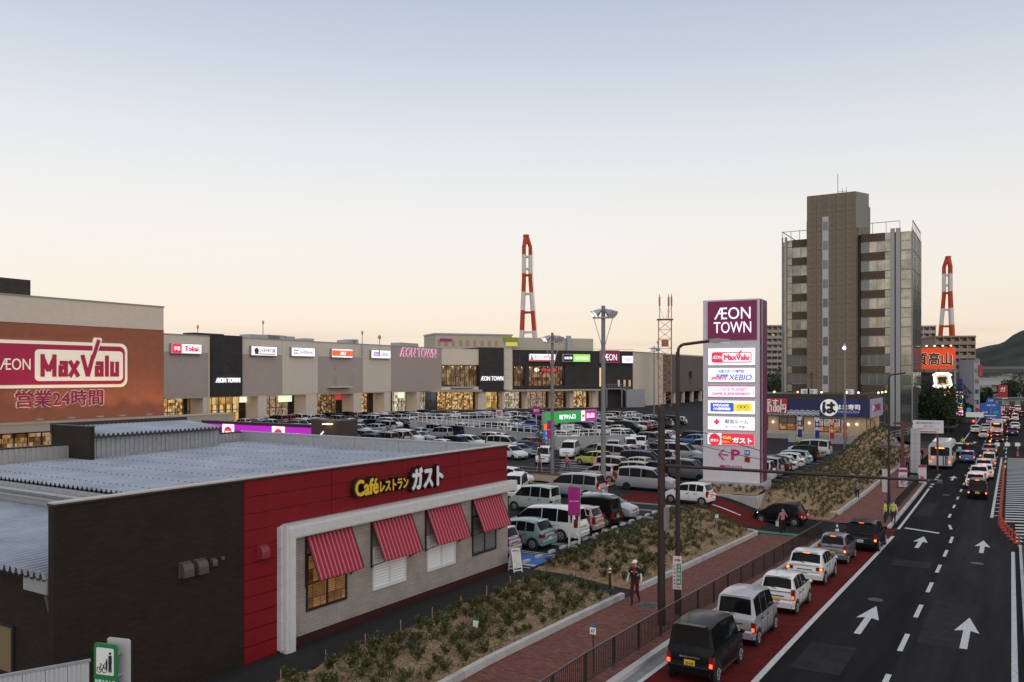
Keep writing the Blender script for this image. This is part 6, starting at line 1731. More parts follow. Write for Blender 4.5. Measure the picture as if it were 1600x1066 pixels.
def flood_pole(label, px, py, ptop, r=.16, h=None, lit=3, pen=False):
    q = G(px, py); d = -SN*q.x+CN*q.y
    H = h or CAMH-(ptop-HOR)/F*d
    t = thing('floodlight_pole', label, 'floodlight pole', q, R(20))
    b = MB(); b.cyl((0,0,0),(0,0,H),r,r*.75,14); b.build('pole', mat('pole_zinc', (.2,.195,.2), .5, .2, var=.1), t, 40)
    zc = H-.9
    b = MB(); b.bar((-.8,-.25,zc),(.8,-.25,zc),.1,.1); b.bar((-.8,.25,zc),(.8,.25,zc),.1,.1)
    for s in (-1,1): b.bar((s*.72,0,zc),(s*.1,0,zc-2.2),.05,.05); b.bar((s*.72,-.25,zc),(s*.72,.25,zc),.06,.06)
    b.build('crossarm', GALV, t)
    for s in (-1,1):
        for yy in (-.3,.3):
            x = s*(.45 if yy < 0 else .72)
            b = MB(); n = 8
            # a hooded lamp, tilted outwards
            ax = Vector((s*.75, -.3, -.6)).normalized()
            c0 = Vector((x, yy, zc+.35)); b.cyl(c0-ax*.25, c0+ax*.2, .16, .33, 10); b.cyl(c0-ax*.4, c0-ax*.25, .1, .16, 8)
            b.build('floodlight', mat('flood_shell', (.35,.36,.38), .35, .5), t, 40)
            b = MB(); b.cyl(c0+ax*.201, c0+ax*.215, .3, .3, 10); b.build('lens', FLG if s < 0 else mat('flood_glass_off', (.55,.56,.58), .15), t)
    return t, H
t, H = flood_pole('tallest floodlight pole, standing behind the black kei car beside the straw mound', 942.6, 776, 478, .2)
t, H = flood_pole('floodlight pole with a magenta banner standing by the young conifer', 863, 740, 520, .17)
b = MB(); b.box(-.5,-.14,-.06,.06,3.3,5.0); b.build('banner', MAG, t); lettering('AEON TOWN', -.32, 4.1, .3, .07, -.06, .01, WHITE, t, .02)
b = MB(); b.box(-.2,.0,-.05,.05,3.4,3.45); b.build('banner_bracket', GALV, t)
flood_pole('slim distant floodlight pole between the mall and the lattice mast', 1022, 668, 541, .13)
q = G(1320, 705); t = thing('lot_lamp', 'slender grey lamp post at the end of the sushi restaurant parking row', 'lamp post', q, 0); d = -SN*q.x+CN*q.y; H = CAMH-(546-HOR)/F*d
b = MB(); b.cyl((0,0,0),(0,0,H),.17,.12,12); b.build('pole', mat('pole_zinc', (.2,.195,.2), .5, .2, var=.1), t, 40)
b = MB(); b.box(-.25,.25,-.45,.2,H,H+.3); b.cyl((0,-.2,H+.3),(0,-.2,H+.7),.2,.1,10); b.build('lamp_head', GALV, t); b = MB(); b.ball((0,-.35,H+.15),.22); b.build('lens', glow('lamp_cool', (.95,.97,1), 3), t)

# ================================================================== LOT FURNITURE
def post_sign(label, px, py, w, z0, z1, m, posts=2, txt=None, rz=R(15), h0=0, name='lot_sign', tm=None):
    q = G(px, py); t = thing(name, label, 'sign', q, rz)
    for k in range(posts):
        x = 0 if posts == 1 else (-w*.5+.05 if k == 0 else w*.5-.05)
        b = MB(); b.box(x-.05,x+.05,.03,.1,0,z1); b.build('post', mat('post_white', (.55,.55,.56), .5), t)
    panel('sign_panel', -w/2, w/2, z0, z1, -.03, .025, m, t)
    if txt: lettering(txt, 0, (z0+z1)/2, w*.75, None, -.03, .008, tm or WHITE, t, .02)
    return t
q = G(895, 868)
post_sign('tall magenta AEON TOWN panel sign on two white posts at the parking row', 897, 868, .62, 2.05, 3.5, MAG, 2, 'AEON TOWN', R(15))
post_sign('small square magenta lot number sign on a pole before the concrete ramp wall', 838, 672, 1.3, 2.6, 4.0, MAG, 1, '歩行', R(15))
post_sign('small white and magenta sign at the left end of the ramp wall', 780, 668, 1.2, 1.9, 3.1, mat('plate_white', (.62,.62,.62), .5), 1, '軽', R(15), tm=MAG)
# overhead gantry
q0, q1 = G(848, 702), G(931, 693); GF = Facade((q0.x, q0.y), (q1.x, q1.y))
t = thing('gantry_sign', 'green and magenta overhead sign 地下入口 spanning the car park ramp', 'sign', GF.at(0), GF.rz)
l = GF.len; zA = GF.uz(889, 643)[1]; zB = GF.uz(889, 659)[1]
for u in (.1, l-.1): b = MB(); b.box(u-.14,u+.14,-.14,.14,0,zA+.1); b.build('post', GALV, t)
panel('green_panel', .25, l*.68, zB, zA, -.2, -.15, glow('gantry_green', (.03,.4,.09), .38), t); lettering('地下P入口', l*.42, (zA+zB)/2, l*.3, (zA-zB)*.5, -.2, .03, WGLOW, t, .04)
panel('white_panel', l*.69, l*.76, zB, zA, -.2, -.15, WGLOW, t); panel('magenta_panel', l*.76, l-.25, zB, zA, -.2, -.15, LMAG, t); lettering('搬入禁止', l*.87, (zA+zB)/2, l*.16, (zA-zB)*.5, -.2, .03, WGLOW, t, .03)
panel('red_mark', l*.705, l*.745, zB+.5, zA-.5, -.22, -.201, LRED, t)
b = MB(); b.box(0,l,-.14,.05,zA,zA+.12); b.box(0,l,-.14,.05,zB-.12,zB); b.build('beam', GALV, t)
panel('blue_plate', -.3, 1.2, zB-3.6, zB-.9, -.25, -.2, mat('plate_blue', (.03,.2,.5), .5, emit=(.04,.25,.7), estr=.25), t); panel('orange_plate', 0, .9, zB-.8, zB-.1, -.25, -.2, LORG, t)
for k, c in enumerate('身障者用'): lettering(c, .45, zB-1.25-k*.62, .5, .45, -.25, .02, WHITE, t, .03)
panel('height_plate', l*.3, l*.55, zB-1.0, zB-.3, -.2, -.17, WHITE, t); lettering('2.1m', l*.42, zB-.65, l*.16, .4, -.2, .01, INK, t, .02)
# concrete walls of the ramp with a white fence on top
WALLM = mat('ramp_concrete', (.34,.34,.34), .85, var=.12, scale=.6, bump=.15)
def rampwall(label, pa, pb, h, fence=1.1, za=0):
    a, c = G(*pa), G(*pb); f = Facade((a.x,a.y),(c.x,c.y)); t = thing('ramp_wall', label, 'wall', f.at(0), f.rz)
    n = max(1, int(f.len/4)); w_ = f.len/n; m = MB(); m.box(.01, w_-.01, 0, .25, -.2, h); me = m.mesh('wall_panel', WALLM)
    for k in range(n): obj('wall_panel', me, t, (k*w_, 0, 0))
    b = MB(); b.box(-.02,f.len+.02,-.03,.28,h+.001,h+.08); b.build('coping', CONC, t)
    fp = MB(); fp.box(-.04,.04,.08,.16,h+.08,h+fence); pm = fp.mesh('fence_post', WHITE)
    for k in range(int(f.len/1.6)+1): obj('fence_post', pm, t, (k*1.6, 0, 0))
    b = MB()
    for z in (h+fence*.55, h+fence-.05): b.box(0,f.len,.1,.14,z-.03,z+.03)
    b.build('fence_rail', WHITE, t)
rampwall('pale concrete ramp wall with white fence in the middle of the car park', (652,676), (868,703), 1.7)
rampwall('second pale concrete wall right of the green gantry sign', (868,703), (985,698), 1.5, .9)
rampwall('far pale wall with white fence in front of the mall doors', (640,668), (800,664), 1.2, 1.2)
# lit entrance wall beyond the restaurant roof
a, c = P(316, 680, 76), P(487, 680, 69); EF = Facade((a.x,a.y),(c.x,c.y))
t = thing('entrance_sign_wall', 'long magenta lit sign band with EXIT lettering seen over the restaurant roof', 'sign', EF.at(0), EF.rz)
zA = EF.uz(400, 663)[1]; l = EF.len
b = MB(); b.box(0,l,0,.5,0,zA); b.build('wall', mat('gate_magenta', (.2,.01,.14), .5), t)
b = MB(); b.box(.02,l-.02,-.04,-.002,zA-.62,zA-.12); b.build('light_band', glow('band_magenta', (.62,.02,.68), .32), t)
b = MB(); b.box(-.05,l+.05,-.1,.55,zA+.001,zA+.15); b.build('cap', DTRIM, t)
lettering('出口 EXIT', l*.09, zA-.85, l*.12, .5, -.002, .03, WGLOW, t, .03)
for u in (.26, .72):
    panel('white_tile', l*u-.75, l*u+.75, zA-1.5, zA-.1, -.08, -.041, WGLOW, t); b = MB(); b.plate(disc(l*u, zA-.8, .5), -.1, -.081); b.build('red_disc', LRED, t); b = MB(); b.box(l*u-.34,l*u+.34,-.12,-.101,zA-.9,zA-.7); b.build('white_bar', WGLOW, t)
lettering('ご利用ありがとう', l*.48, zA-.85, l*.24, .55, -.002, .03, WGLOW, t, .03); lettering('駐車場入口', l*.88, zA-.85, l*.16, .55, -.002, .03, WGLOW, t, .03)
a2 = EF.at(l+.05)
t = thing('gate_block', 'dark gate block with a white arrow and a lamp ending the magenta band', 'gate pillar', a2, EF.rz)
b = MB(); b.box(0,3.0,-.1,2.2,0,zA+.55); b.build('block', mat('gate_brown', (.07,.05,.045), .6), t)
b = MB(); b.bar((1.0,-.12,zA-.7),(2.0,-.12,zA-.7),.03,.12); b.bar((1.0,-.12,zA-.7),(1.4,-.12,zA-.35),.03,.12); b.bar((1.0,-.12,zA-.7),(1.4,-.12,zA-1.05),.03,.12); b.build('arrow', WGLOW, t)
b = MB(); b.box(1.6,2.4,-.5,-.1,zA+.25,zA+.32); b.build('lamp', glow('gate_lamp', (1,.75,.4), 3), t)

# stall markings, wheel stops
LM = mat('lot_paint', (.5,.5,.49), .7, var=.15, scale=4)
flat = lambda x, y: 0
STOP = mat('wheel_stop_concrete', (.5,.49,.47), .85)
stop_me = MB(); stop_me.plate([(-.3,0),(.3,0),(.26,.12),(-.26,.12)], -.08, .08); stop_me = stop_me.mesh('wheel_stop', STOP)
for k in range(9):
    y = 34.9+k*2.65
    for dy in (-.16, .16): mark('stall_line', [(-25.4,y+dy-.05),(-19.7,y+dy-.05),(-19.7,y+dy+.05),(-25.4,y+dy+.05)], LM, lot, flat)
    if k:
        for dy in (-2.0, -.75):
            o = obj('wheel_stop', stop_me, None, (-20.5, y+dy, 0), R(90)); tag(o, 'concrete wheel stop on the parking bays beside the straw mound', 'wheel stop', 'wheel stops in the near parking row')
mark('blue_bay', [(-21.8,35.2),(-19.7,35.2),(-19.7,37.2),(-21.8,37.2)], BLUEP, lot, flat)
for k in range(4): mark('bay_hatch', [(-21.7,34.5+k*.22),(-19.7,34.45+k*.22),(-19.7,34.55+k*.22),(-21.7,34.6+k*.22)], LM, lot, flat)
for x0 in (-38.3, -43.0, -56, -61): 
    for k in range(22):
        y = 62+k*2.65
        mark('stall_line', [(x0,y),(x0+4.9,y),(x0+4.9,y+.14),(x0,y+.14)], LM, lot, flat)
for k in range(14):
    y = 72+k*2.7; mark('stall_line', [(-23.5,y),(-17.2,y),(-17.2,y+.14),(-23.5,y+.14)], LM, lot, flat)
for k in range(3): mark('green_line', [(-30+k*1.6,64),(-29.8+k*1.6,64),(-26+k*1.6,72),(-26.2+k*1.6,72)], GREENP, lot, flat)
for k in range(7): q = G(905, 742-k*3.5); mark('crossing_bar', [(q.x-2.2,q.y),(q.x+2.2,q.y-.4),(q.x+2.2,q.y-.1),(q.x-2.2,q.y+.3)], LM, lot, flat)
q = G(820, 742); mark('orange_line', [(q.x-3,q.y-1),(q.x+4,q.y+2.6),(q.x+4,q.y+2.9),(q.x-3,q.y-.7)], mat('orange_paint', (.4,.17,.05), .7), lot, flat)
# planted island with the young conifer
q = G(880, 752); isl = struct(sheet('planted_island', rng(q.x-5.5,q.x+5.0,12), rng(q.y-1.6,q.y+2.2,8), lambda x, y: .1+.15*math.sin(max(0,min(1,(x-q.x+5.5)/10.5))*3.14)*math.sin(max(0,min(1,(y-q.y+1.6)/3.8))*3.14)+h2(x,y)*.5, STRAW))
q2 = G(985, 752); struct(sheet('planted_island', rng(q2.x-4,q2.x+9.0,12), rng(q2.y-3,q2.y-1,6), lambda x, y: .12+h2(x,y)*.5, STRAW))
q = G(843, 737); t = thing('young_conifer', 'thin young conifer held by wooden stakes among the parked cars', 'tree', q)
b = MB(); b.cyl((0,0,0),(0,0,4.9),.06,.015,7); 
b.build('trunk', BARK, t)
b = MB()
for s in ((-.35,.1),(.35,-.1),(.05,.35)): b.cyl((s[0],s[1],0),(s[0]*.15,s[1]*.15,1.9),.035,.03,6)
b.build('stakes', mat('stake_wood', (.42,.28,.14), .8), t)
b = MB()
for k in range(34):
    z = 1.5+3.4*(k/34); a = k*2.4; r_ = (1.05-.85*(k/34))*rnd.uniform(.7,1.15); tip = Vector((math.cos(a)*r_, math.sin(a)*r_, z-.1)); b.cyl((0,0,z),tip,.015,.006,4)
    for i in range(26): f = rnd.uniform(.15,1.05); leafq(b, Vector((0,0,z)).lerp(tip,f), Vector((rnd.gauss(0,.8),rnd.gauss(0,.8),rnd.uniform(-.3,.8))), .17, .07)
b.build('crown', island('conifer_needles', [(.05,.06,.035),(.075,.085,.05),(.1,.1,.06)], .7, 0), t)

# ================================================================== FOOTWAY THINGS
q = G(953, 921); t = thing('bollard', 'short black bollard with a pale cap and yellow strap beside the asphalt path', 'bollard', q); b = MB(); b.cyl((0,0,0),(0,0,.85),.055,.055,10); b.build('post', BLACK, t); b = MB(); b.cyl((0,0,.851),(0,0,.92),.06,.05,10); b.cyl((0,0,.72),(0,0,.78),.058,.058,10); b.build('cap', WHITE, t); b = MB(); b.tube([(.06,0,.6),(.11,0,.35),(.13,0,.03)], .015); b.build('strap', mat('strap_yellow', (.5,.33,.03), .6), t)
def manhole(label, x, y, r):
    z = zs(y)+.004; t = thing('manhole_cover', label, 'manhole cover', (x, y, z)); b = MB(); b.cyl((0,0,-.02),(0,0,.004),r+.09,r+.09,24); b.build('ring', mat('manhole_ring', (.2,.17,.15), .8), t); b = MB(); b.cyl((0,0,.005),(0,0,.012),r,r,24)
    for k in range(5): b.box(-r*.7,r*.7,-.02+(k-2)*r*.3,.02+(k-2)*r*.3,.0121,.02)
    b.build('lid', mat('manhole_iron', (.05,.048,.047), .5, .4), t)
q = G(1014, 943, -.1); manhole('round iron manhole cover in front of the walking man with a white cap', q.x, q.y, .42); q = G(1310, 795, -1.15); manhole('iron manhole cover in the paving just beyond the driveway', q.x, q.y, .45)
q = G(927, 1056, .05); t = thing('footway_marker', 'small blue and white marker plate on a thin post behind the railing', 'sign', (q.x, q.y, zs(q.y))); b = MB(); b.cyl((0,0,0),(0,0,1.35),.02,.02,8); b.build('post', BLACK, t); panel('plate', -.1, .1, 1.2, 1.4, -.03, -.021, WHITE, t); lettering('67', 0, 1.3, .13, .11, -.03, .004, INK, t, .03); b = MB(); b.plate([(-.1,1.42),(.1,1.42),(0,1.56)], -.03, -.021); b.build('blue_arrow', BLUEP, t)
for px, py, lb in ((744, 1006, 'nearest the bottom of the picture'), (660, 905+20, 'by the restaurant'), (964, 845, 'on the mound by the magenta sign'), (1120, 815, 'on the mound near the pylon')):
    q = G(px, py); z = zbed(min(-14.4,max(q.x,-19)), q.y); t = thing('plant_tag', 'tiny white plant tag with green top '+lb, 'plant tag', (q.x, q.y, z)); b = MB(); b.box(-.012,.012,-.01,.01,-.1,.3); b.build('stick', WHITE, t); panel('label_card', -.11, .11, .2, .42, -.03, -.012, WHITE, t); panel('green_top', -.11, .11, .42, .5, -.03, -.012, GRN, t)
q = G(1308, 822, -.8); t = thing('traffic_cone', 'green and white striped traffic cone behind the queueing cars', 'traffic cone', (q.x, q.y, zs(q.y)-.1)); b = MB(); b.box(-.18,.18,-.18,.18,0,.04); n = 5
for k in range(n): b.cyl((0,0,.04+k*.14),(0,0,.04+(k+1)*.14),.15-.026*k,.15-.026*(k+1),12,1 if k%2 else 0)
b.build('cone', [mat('cone_green', (.01,.18,.08), .5), WHITE], t)
# stakes at the wall edge of the bed
b = MB()
sk = MB(); sk.cyl((0,0,-.1),(0,0,.45),.02,.016,6); sm = sk.mesh('stake', mat('stake_wood', (.42,.28,.14), .8))
for k in range(10):
    y = 14+k*1.9; tag(obj('wooden_stake', sm, None, (-18.75, y, 0)), 'short wooden stake at the wall side of the straw bed', 'stake', 'stakes along the restaurant wall')

# ================================================================== BEYOND THE DRIVEWAY
q = G(1410, 762, -1.35); t = thing('banner_pole', 'dark red steel post with a white and pink banner beyond the driveway', 'post', (q.x, q.y, zs(q.y)), R(15)); H = 8.2*.0+(762-661)/F*80
b = MB(); b.box(-.14,.14,-.14,.14,0,H); b.box(-.8,.9,-.08,.08,H-.25,H-.05); b.build('post', mat('post_oxide', (.11,.025,.02), .5), t); panel('banner', -.35, .38, .1, 1.9, -.2, -.16, mat('banner_white', (.6,.56,.57), .7), t); panel('pink_band', -.35, .38, 1.5, 1.75, -.21, -.201, MAG, t); lettering('P', 0, .6, .35, .45, -.2, .01, MAG, t, .04); lettering('入口', 0, 1.1, .55, .3, -.2, .01, MAG, t, .03)
q = G(1454, 735, -1.4); d = 90; t = thing('guide_sign', 'white guide sign board with grey lettering and a red arrow above the bus', 'sign', (q.x, q.y, zs(q.y)), R(8))
zA = CAMH-(657-HOR)/F*93-zs(q.y); zB = CAMH-(677-HOR)/F*93-zs(q.y)
b = MB(); b.box(.6,.8,0,.2,0,zA); b.box(-1.5,-1.3,0,.2,0,zA); b.build('posts', mat('post_oxide', (.11,.025,.02), .5), t); panel('board', -1.8, 1.3, zB, zA, -.1, -.02, mat('board_white', (.62,.62,.62), .5), t)
lettering('福岡方面総合相談センター', -.25, zA-.3, 2.5, .24, -.1, .02, mat('ink_slate', (.2,.25,.3), .5), t, .01); lettering('北九州', -.25, zA-.66, .9, .22, -.1, .02, mat('ink_slate', (.2,.25,.3), .5), t, .01); lettering('(黒崎テクノプラザ内)', -.25, zA-.98, 2.2, .22, -.1, .02, mat('ink_slate', (.2,.25,.3), .5), t, .01); b = MB(); b.bar((-1.2,-.11,zB+.15),(.6,-.11,zB+.15),.02,.12); b.plate([(-1.55,zB+.15),(-1.1,zB+.02),(-1.1,zB+.28)],-.12,-.101); b.build('red_arrow', mat('arrow_red', (.5,.03,.03), .5), t)
q = G(1430, 738, -1.3); t = thing('white_panel_board', 'tall white panel board standing left of the guide sign', 'board', (q.x, q.y, zs(q.y)), R(-20)); b = MB(); zt_ = CAMH-(670-HOR)/F*90-zs(q.y); b.box(-.5,.5,0,.1,0,zt_); b.build('board', mat('board_pale', (.5,.5,.5), .6), t)
b = MB()
for k in range(5): b.box(-.5,.5,-.02,-.001,k*zt_/5+.3,k*zt_/5+.34)
b.box(-.02,.02,-.03,-.021,0,zt_); b.build('frame', GALV, t)
q = G(1410, 733, -1.3); t = thing('bus_shelter', 'bus shelter with a dark curved roof on the footway by the bank', 'bus shelter', (q.x-1.0, q.y, zs(q.y)), 0)
for x in (-1.1, 1.0):
    for y in (-1.6, 1.6): b = MB(); b.box(x-.05,x+.05,y-.05,y+.05,0,2.6); b.build('post', BLACK, t)
b = MB(); prof = [(-1.6,2.55),(-.8,2.8),(0,2.9),(.8,2.8),(1.5,2.6),(1.5,2.5),(0,2.78),(-1.6,2.45)]; b.plate(prof, -2.2, 2.2); b.build('roof', mat('shelter_roof', (.1,.075,.065), .5), t); b = MB(); b.box(-1.0,-.6,-1.3,1.3,.4,.5); b.box(-.85,-.75,-1.2,-1.1,0,.399); b.box(-.85,-.75,1.1,1.2,0,.399); b.build('bench', BLACK, t)
q = G(1441, 757, -1.35); t = thing('footway_banner', 'white and pink banner stand on the footway beside the bus', 'banner', (q.x, q.y, zs(q.y)), R(15)); panel('cloth', -.35, .35, .2, 1.9, -.02, .02, mat('banner_white', (.6,.56,.57), .7), t); panel('pink_band', -.35, .35, 1.65, 1.9, -.03, -.021, MAG, t); lettering('P', 0, .6, .35, .45, -.021, .01, MAG, t, .04); b = MB(); b.box(-.38,-.35,-.03,.03,0,2); b.box(.35,.38,-.03,.03,0,2); b.build('stand', GALV, t)
# parked bicycles by the railing
def bicycle(label, x, y, rz):
    t = thing('bicycle', label, 'bicycle', (x, y, zs(y)), rz, 'bicycles parked at the railing')
    for cx in (-.52,.52):
        b = MB(); n = 14
        for k in range(n):
            a0, a1 = 2*math.pi*k/n, 2*math.pi*(k+1)/n; b.bar((cx+.32*math.cos(a0),0,.33+.32*math.sin(a0)),(cx+.32*math.cos(a1),0,.33+.32*math.sin(a1)),.03,.03)
        for k in range(5): a0 = math.pi*k/5; b.bar((cx+.3*math.cos(a0),0,.33+.3*math.sin(a0)),(cx-.3*math.cos(a0),0,.33-.3*math.sin(a0)),.006,.006)
        b.build('wheel', BLACK, t)
    b = MB()
    for p, q_ in (((-.52,0,.33),(-.1,0,.3)),((-.1,0,.3),(-.22,0,.85)),((-.52,0,.33),(-.2,0,.75)),((-.1,0,.3),(.35,0,.75)),((.35,0,.95),(.52,0,.33))): b.bar(p,q_,.035,.035)
    b.build('frame', ALU, t); b = MB(); b.box(-.34,-.1,-.07,.07,.85,.92); b.build('saddle', BLACK, t); b = MB(); b.bar((.33,-.28,1.0),(.33,.28,1.0),.03,.03); b.bar((.35,0,.94),(.33,0,1.0),.03,.03); b.build('handlebar', GALV, t); b = MB(); b.box(.42,.7,-.16,.16,.72,.95); b.build('basket', mat('basket_grey', (.1,.1,.1), .6), t)
for k in range(3): bicycle(['bicycle parked by the railing, nearest the banner','bicycle parked by the railing, in the middle of three','bicycle parked by the railing, nearest the bus'][k], -8.5, 86+k*1.1, R(15))
# signals and blue road sign at the junction
q = P(1520, 700, 150); t = thing('traffic_signal', 'horizontal traffic signal showing red above the far junction', 'traffic signal', (q.x-2.5, q.y, zr(q.y)))
zA = CAMH-(658-HOR)/F*150 - zr(q.y); b = MB(); b.cyl((-1.5,0,-1.5),(-1.5,0,zA+.8),.12,.1,10); b.bar((-1.5,0,zA+.5),(3.2,0,zA+.5),.1,.1); b.build('mast', DBROWN, t); b = MB(); b.box(1.3,2.9,-.12,.12,zA-.3,zA+.25); b.build('housing', BLACK, t)
for k, m in enumerate((mat('lens_dark_green', (.01,.05,.04), .3), mat('lens_dark_amber', (.06,.04,.01), .3), glow('signal_red', (1,.06,.02), 5))): b = MB(); b.cyl((1.6+k*.5,-.121,zA),(1.6+k*.5,-.16,zA),.19,.19,12); b.build('lens', m, t)
panel('white_plate', 1.4, 4.2, zA+.7, zA+1.6, -.1, -.05, WHITE, t); b = MB(); b.plate(disc(1.9,zA+2.0,.4),-.1,-.05); b.build('blue_disc', mat('plate_blue', (.03,.2,.5), .5, emit=(.04,.25,.7), estr=.25), t); b = MB(); b.plate(disc(3.2,zA+2.0,.4),-.1,-.05); b.build('red_ring', ROSE, t)
RSB = mat('road_sign_blue', (.01,.06,.3), .45, emit=(.01,.08,.4), estr=.2)
q = P(1548, 690, 165); t = thing('road_sign', 'big blue direction sign with white arrows over the far junction', 'sign', (q.x, q.y, zr(q.y)), R(10))
zA = CAMH-(630-HOR)/F*165-zr(q.y); zB = CAMH-(653-HOR)/F*165-zr(q.y); panel('board', -1.75, 1.75, zB, zA, -.1, -.02, RSB, t, .12); b = MB(); b.cyl((-2.6,.2,-1.5),(-2.6,.2,zA+.4),.14,.12,10); b.bar((-2.6,.2,zA-.6),(1.5,.2,zA-.6),.1,.1); b.bar((-2.6,.2,zB+.6),(1.5,.2,zB+.6),.1,.1); b.build('mast', GALV, t)
b = MB(); b.bar((0,-.115,zB+.3),(0,-.115,zA-1.0),.03,.18); b.bar((-1.2,-.115,zB+.45),(1.0,-.115,zB+.45),.03,.16); b.build('white_arrow', WHITE, t); lettering('下関 門司', 0, zA-.45, 1.6, .34, -.1, .02, WHITE, t, .02); lettering('空港', -1.0, zB+1.1, .9, .34, -.1, .02, WHITE, t, .02); panel('green_plate', .4, 1.4, zB+.85, zB+1.35, -.12, -.101, mat('plate_green', (.02,.25,.1), .5, emit=(.02,.3,.1), estr=.2), t)
b = MB(); b.plate([(-.9,zA+.02),(.9,zA+.02),(.6,zA+1.0),(-.6,zA+1.0)], -.1,-.02); b.build('route_shield', RSB, t); lettering('199', 0, zA+.5, .8, .4, -.1, .02, WHITE, t, .02)
q = P(1567, 640, 300); t = thing('pole_sign', 'red and white vertical pole sign far beyond the junction', 'sign', (q.x, q.y, -2.5)); zA = CAMH-(602-HOR)/F*300+2.5; b = MB(); b.box(-.3,.3,-.3,.3,0,zA); b.build('post', GALV, t); panel('panel', -1.5, 1.5, zA-4.5, zA, -.5, -.31, mat('small_red', (.45,.03,.04), .5), t); panel('white_panel', -1.5, 1.5, zA-4.9, zA-4.51, -.5, -.31, WHITE, t); lettering('ガ', 0, zA-1.5, 1.8, 1.8, -.5, .05, WHITE, t, .04)
# red delineator barrier beside the hatched area
t = thing('delineator_barrier', 'long row of red plastic delineators edging the hatched road area', 'barrier', (0,0,0))
RP = mat('delineator_red', (.5,.05,.02), .5, emit=(.6,.06,.02), estr=.02); b = MB(); b.cyl((0,0,0),(0,0,.75),.05,.04,8); b.cyl((0,0,0),(0,0,.05),.14,.12,8); me = b.mesh('delineator', RP)
pts_ = []
for k in range(46):
    y = 60.5+k*1.15; x = -.72+1.15*max(0,(70-y)/9.5)**1.5; pts_.append((x, y, zr(y))); obj('delineator', me, t, pts_[-1])
b = MB()
for p, q_ in zip(pts_, pts_[1:]): b.bar((p[0],p[1],p[2]+.55),(q_[0],q_[1],q_[2]+.55),.05,.09)
b.build('link_rail', RP, t)
q = G(1580, 702, -1.45); t = thing('barricade', 'white and black road barricade with lamps across the end of the hatched area', 'barricade', (q.x, q.y, zr(q.y)), R(25))
for k in range(9): b = MB(); b.box(-3+k*.7,-2.3+k*.7,-.05,.05,.5,1.0); b.build('board', WHITE if k % 2 else BLACK, t)
b = MB()
for k in range(4): b.box(-2.9+k*1.9,-2.8+k*1.9,.06,.12,0,1.1)
b.build('leg', GALV, t); b = MB(); b.ball((-2.9,0,1.2),.14); b.build('amber_lamp', glow('amber', (1,.3,.02), 3), t)
for k, (px, py, lb) in enumerate(((1558,700,'first orange cone left of the barricade'),(1590,712,'orange cone in front of the barricade'))):
    q = G(px, py, -1.45); t = thing('traffic_cone', lb, 'traffic cone', (q.x, q.y, zr(q.y))); b = MB(); b.box(-.18,.18,-.18,.18,0,.04); b.cyl((0,0,.04),(0,0,.75),.15,.03,12); b.build('cone', mat('cone_orange', (.6,.1,.02), .5), t)
# rooftop masts over the mall
for k, (px, pt, pb, col) in enumerate(((309,511,524,'thin mast behind the craft shop sign'),(411,504,528,'tall thin mast above the barrel sign'),(566,520,536,'stout aerial mast above the sports shop sign'),(593,527,536,'short mast with a green lamp above the sports shop sign'),(1028,535,548,'little yellow green sign mast on the mall roof right of the crimson sign'))):
    q = P(px, pb, 190 if px < 700 else 262); h_ = (pb-pt)/F*(190 if px < 700 else 262); t = thing('roof_mast', col, 'mast', (q.x, q.y, q.z)); b = MB(); b.cyl((0,0,-3),(0,0,h_),.12,.08,8); b.build('mast', GALV, t)
    b = MB(); b.ball((0,0,h_),.45 if k > 2 else .2,.3,.5); b.build('top', mat('mast_green', (.3,.4,.05), .5) if k > 2 else GALV, t)
# ================================================================== CARS
GLS = mat('car_glass', (.006,.007,.008), .08, spec=.12)
TYRE = mat('tyre_rubber', (.015,.015,.016), .8)
RIM = mat('wheel_silver', (.4,.41,.42), .35, .6); RIMD = mat('wheel_dark', (.1,.1,.105), .4, .5)
TRIM = mat('car_trim_black', (.02,.02,.021), .55)
TL_OFF = mat('tail_lens', (.22,.012,.012), .2); TL_ON = glow('tail_lit', (1,.06,.012), 5.0, (.4,.02,.02)); TL_ONB = glow('brake_lit', (1,.11,.02), 8.0, (.4,.02,.02))
HL = mat('head_lens', (.55,.58,.6), .1, spec=.8); HLON = glow('head_lit', (1,.97,.9), 5)
CHROME = mat('chrome', (.6,.6,.62), .15, .9)
PLY = mat('plate_yellow', (.62,.42,.03), .5); PLW = mat('plate_white_green', (.6,.62,.6), .5)
def paint(n, c, met=.0):
    m = mat('paint_'+n.replace(' ','_'), c, .28 if met < .1 else .32, met, coat=(.5 if max(c) > .1 else .05), spec=(.5 if max(c) > .1 else .12), var=.03, scale=1.5); return m
PAINTS = {'white': paint('white', (.68,.69,.68)), 'pearl white': paint('pearl_white', (.6,.6,.57)), 'silver': paint('silver', (.38,.39,.41), .35), 'grey': paint('grey', (.15,.16,.17), .3), 'black': paint('black', (.008,.008,.01)),
 'dark blue': paint('dark_blue', (.02,.035,.1), .2), 'red': paint('red', (.28,.015,.02)), 'light blue': paint('light_blue', (.26,.4,.45), .2), 'beige': paint('beige', (.42,.38,.31), .2), 'yellow green': paint('yellow_green', (.5,.45,.08)),
 'teal': paint('teal', (.21,.33,.32), .25), 'brown': paint('brown', (.2,.16,.15), .3), 'pink': paint('pink', (.45,.33,.33), .2), 'blue': paint('blue', (.03,.1,.3), .2), 'dark green': paint('dark_green', (.03,.06,.05), .2), 'pale green': paint('pale_green', (.42,.5,.45), .1)}

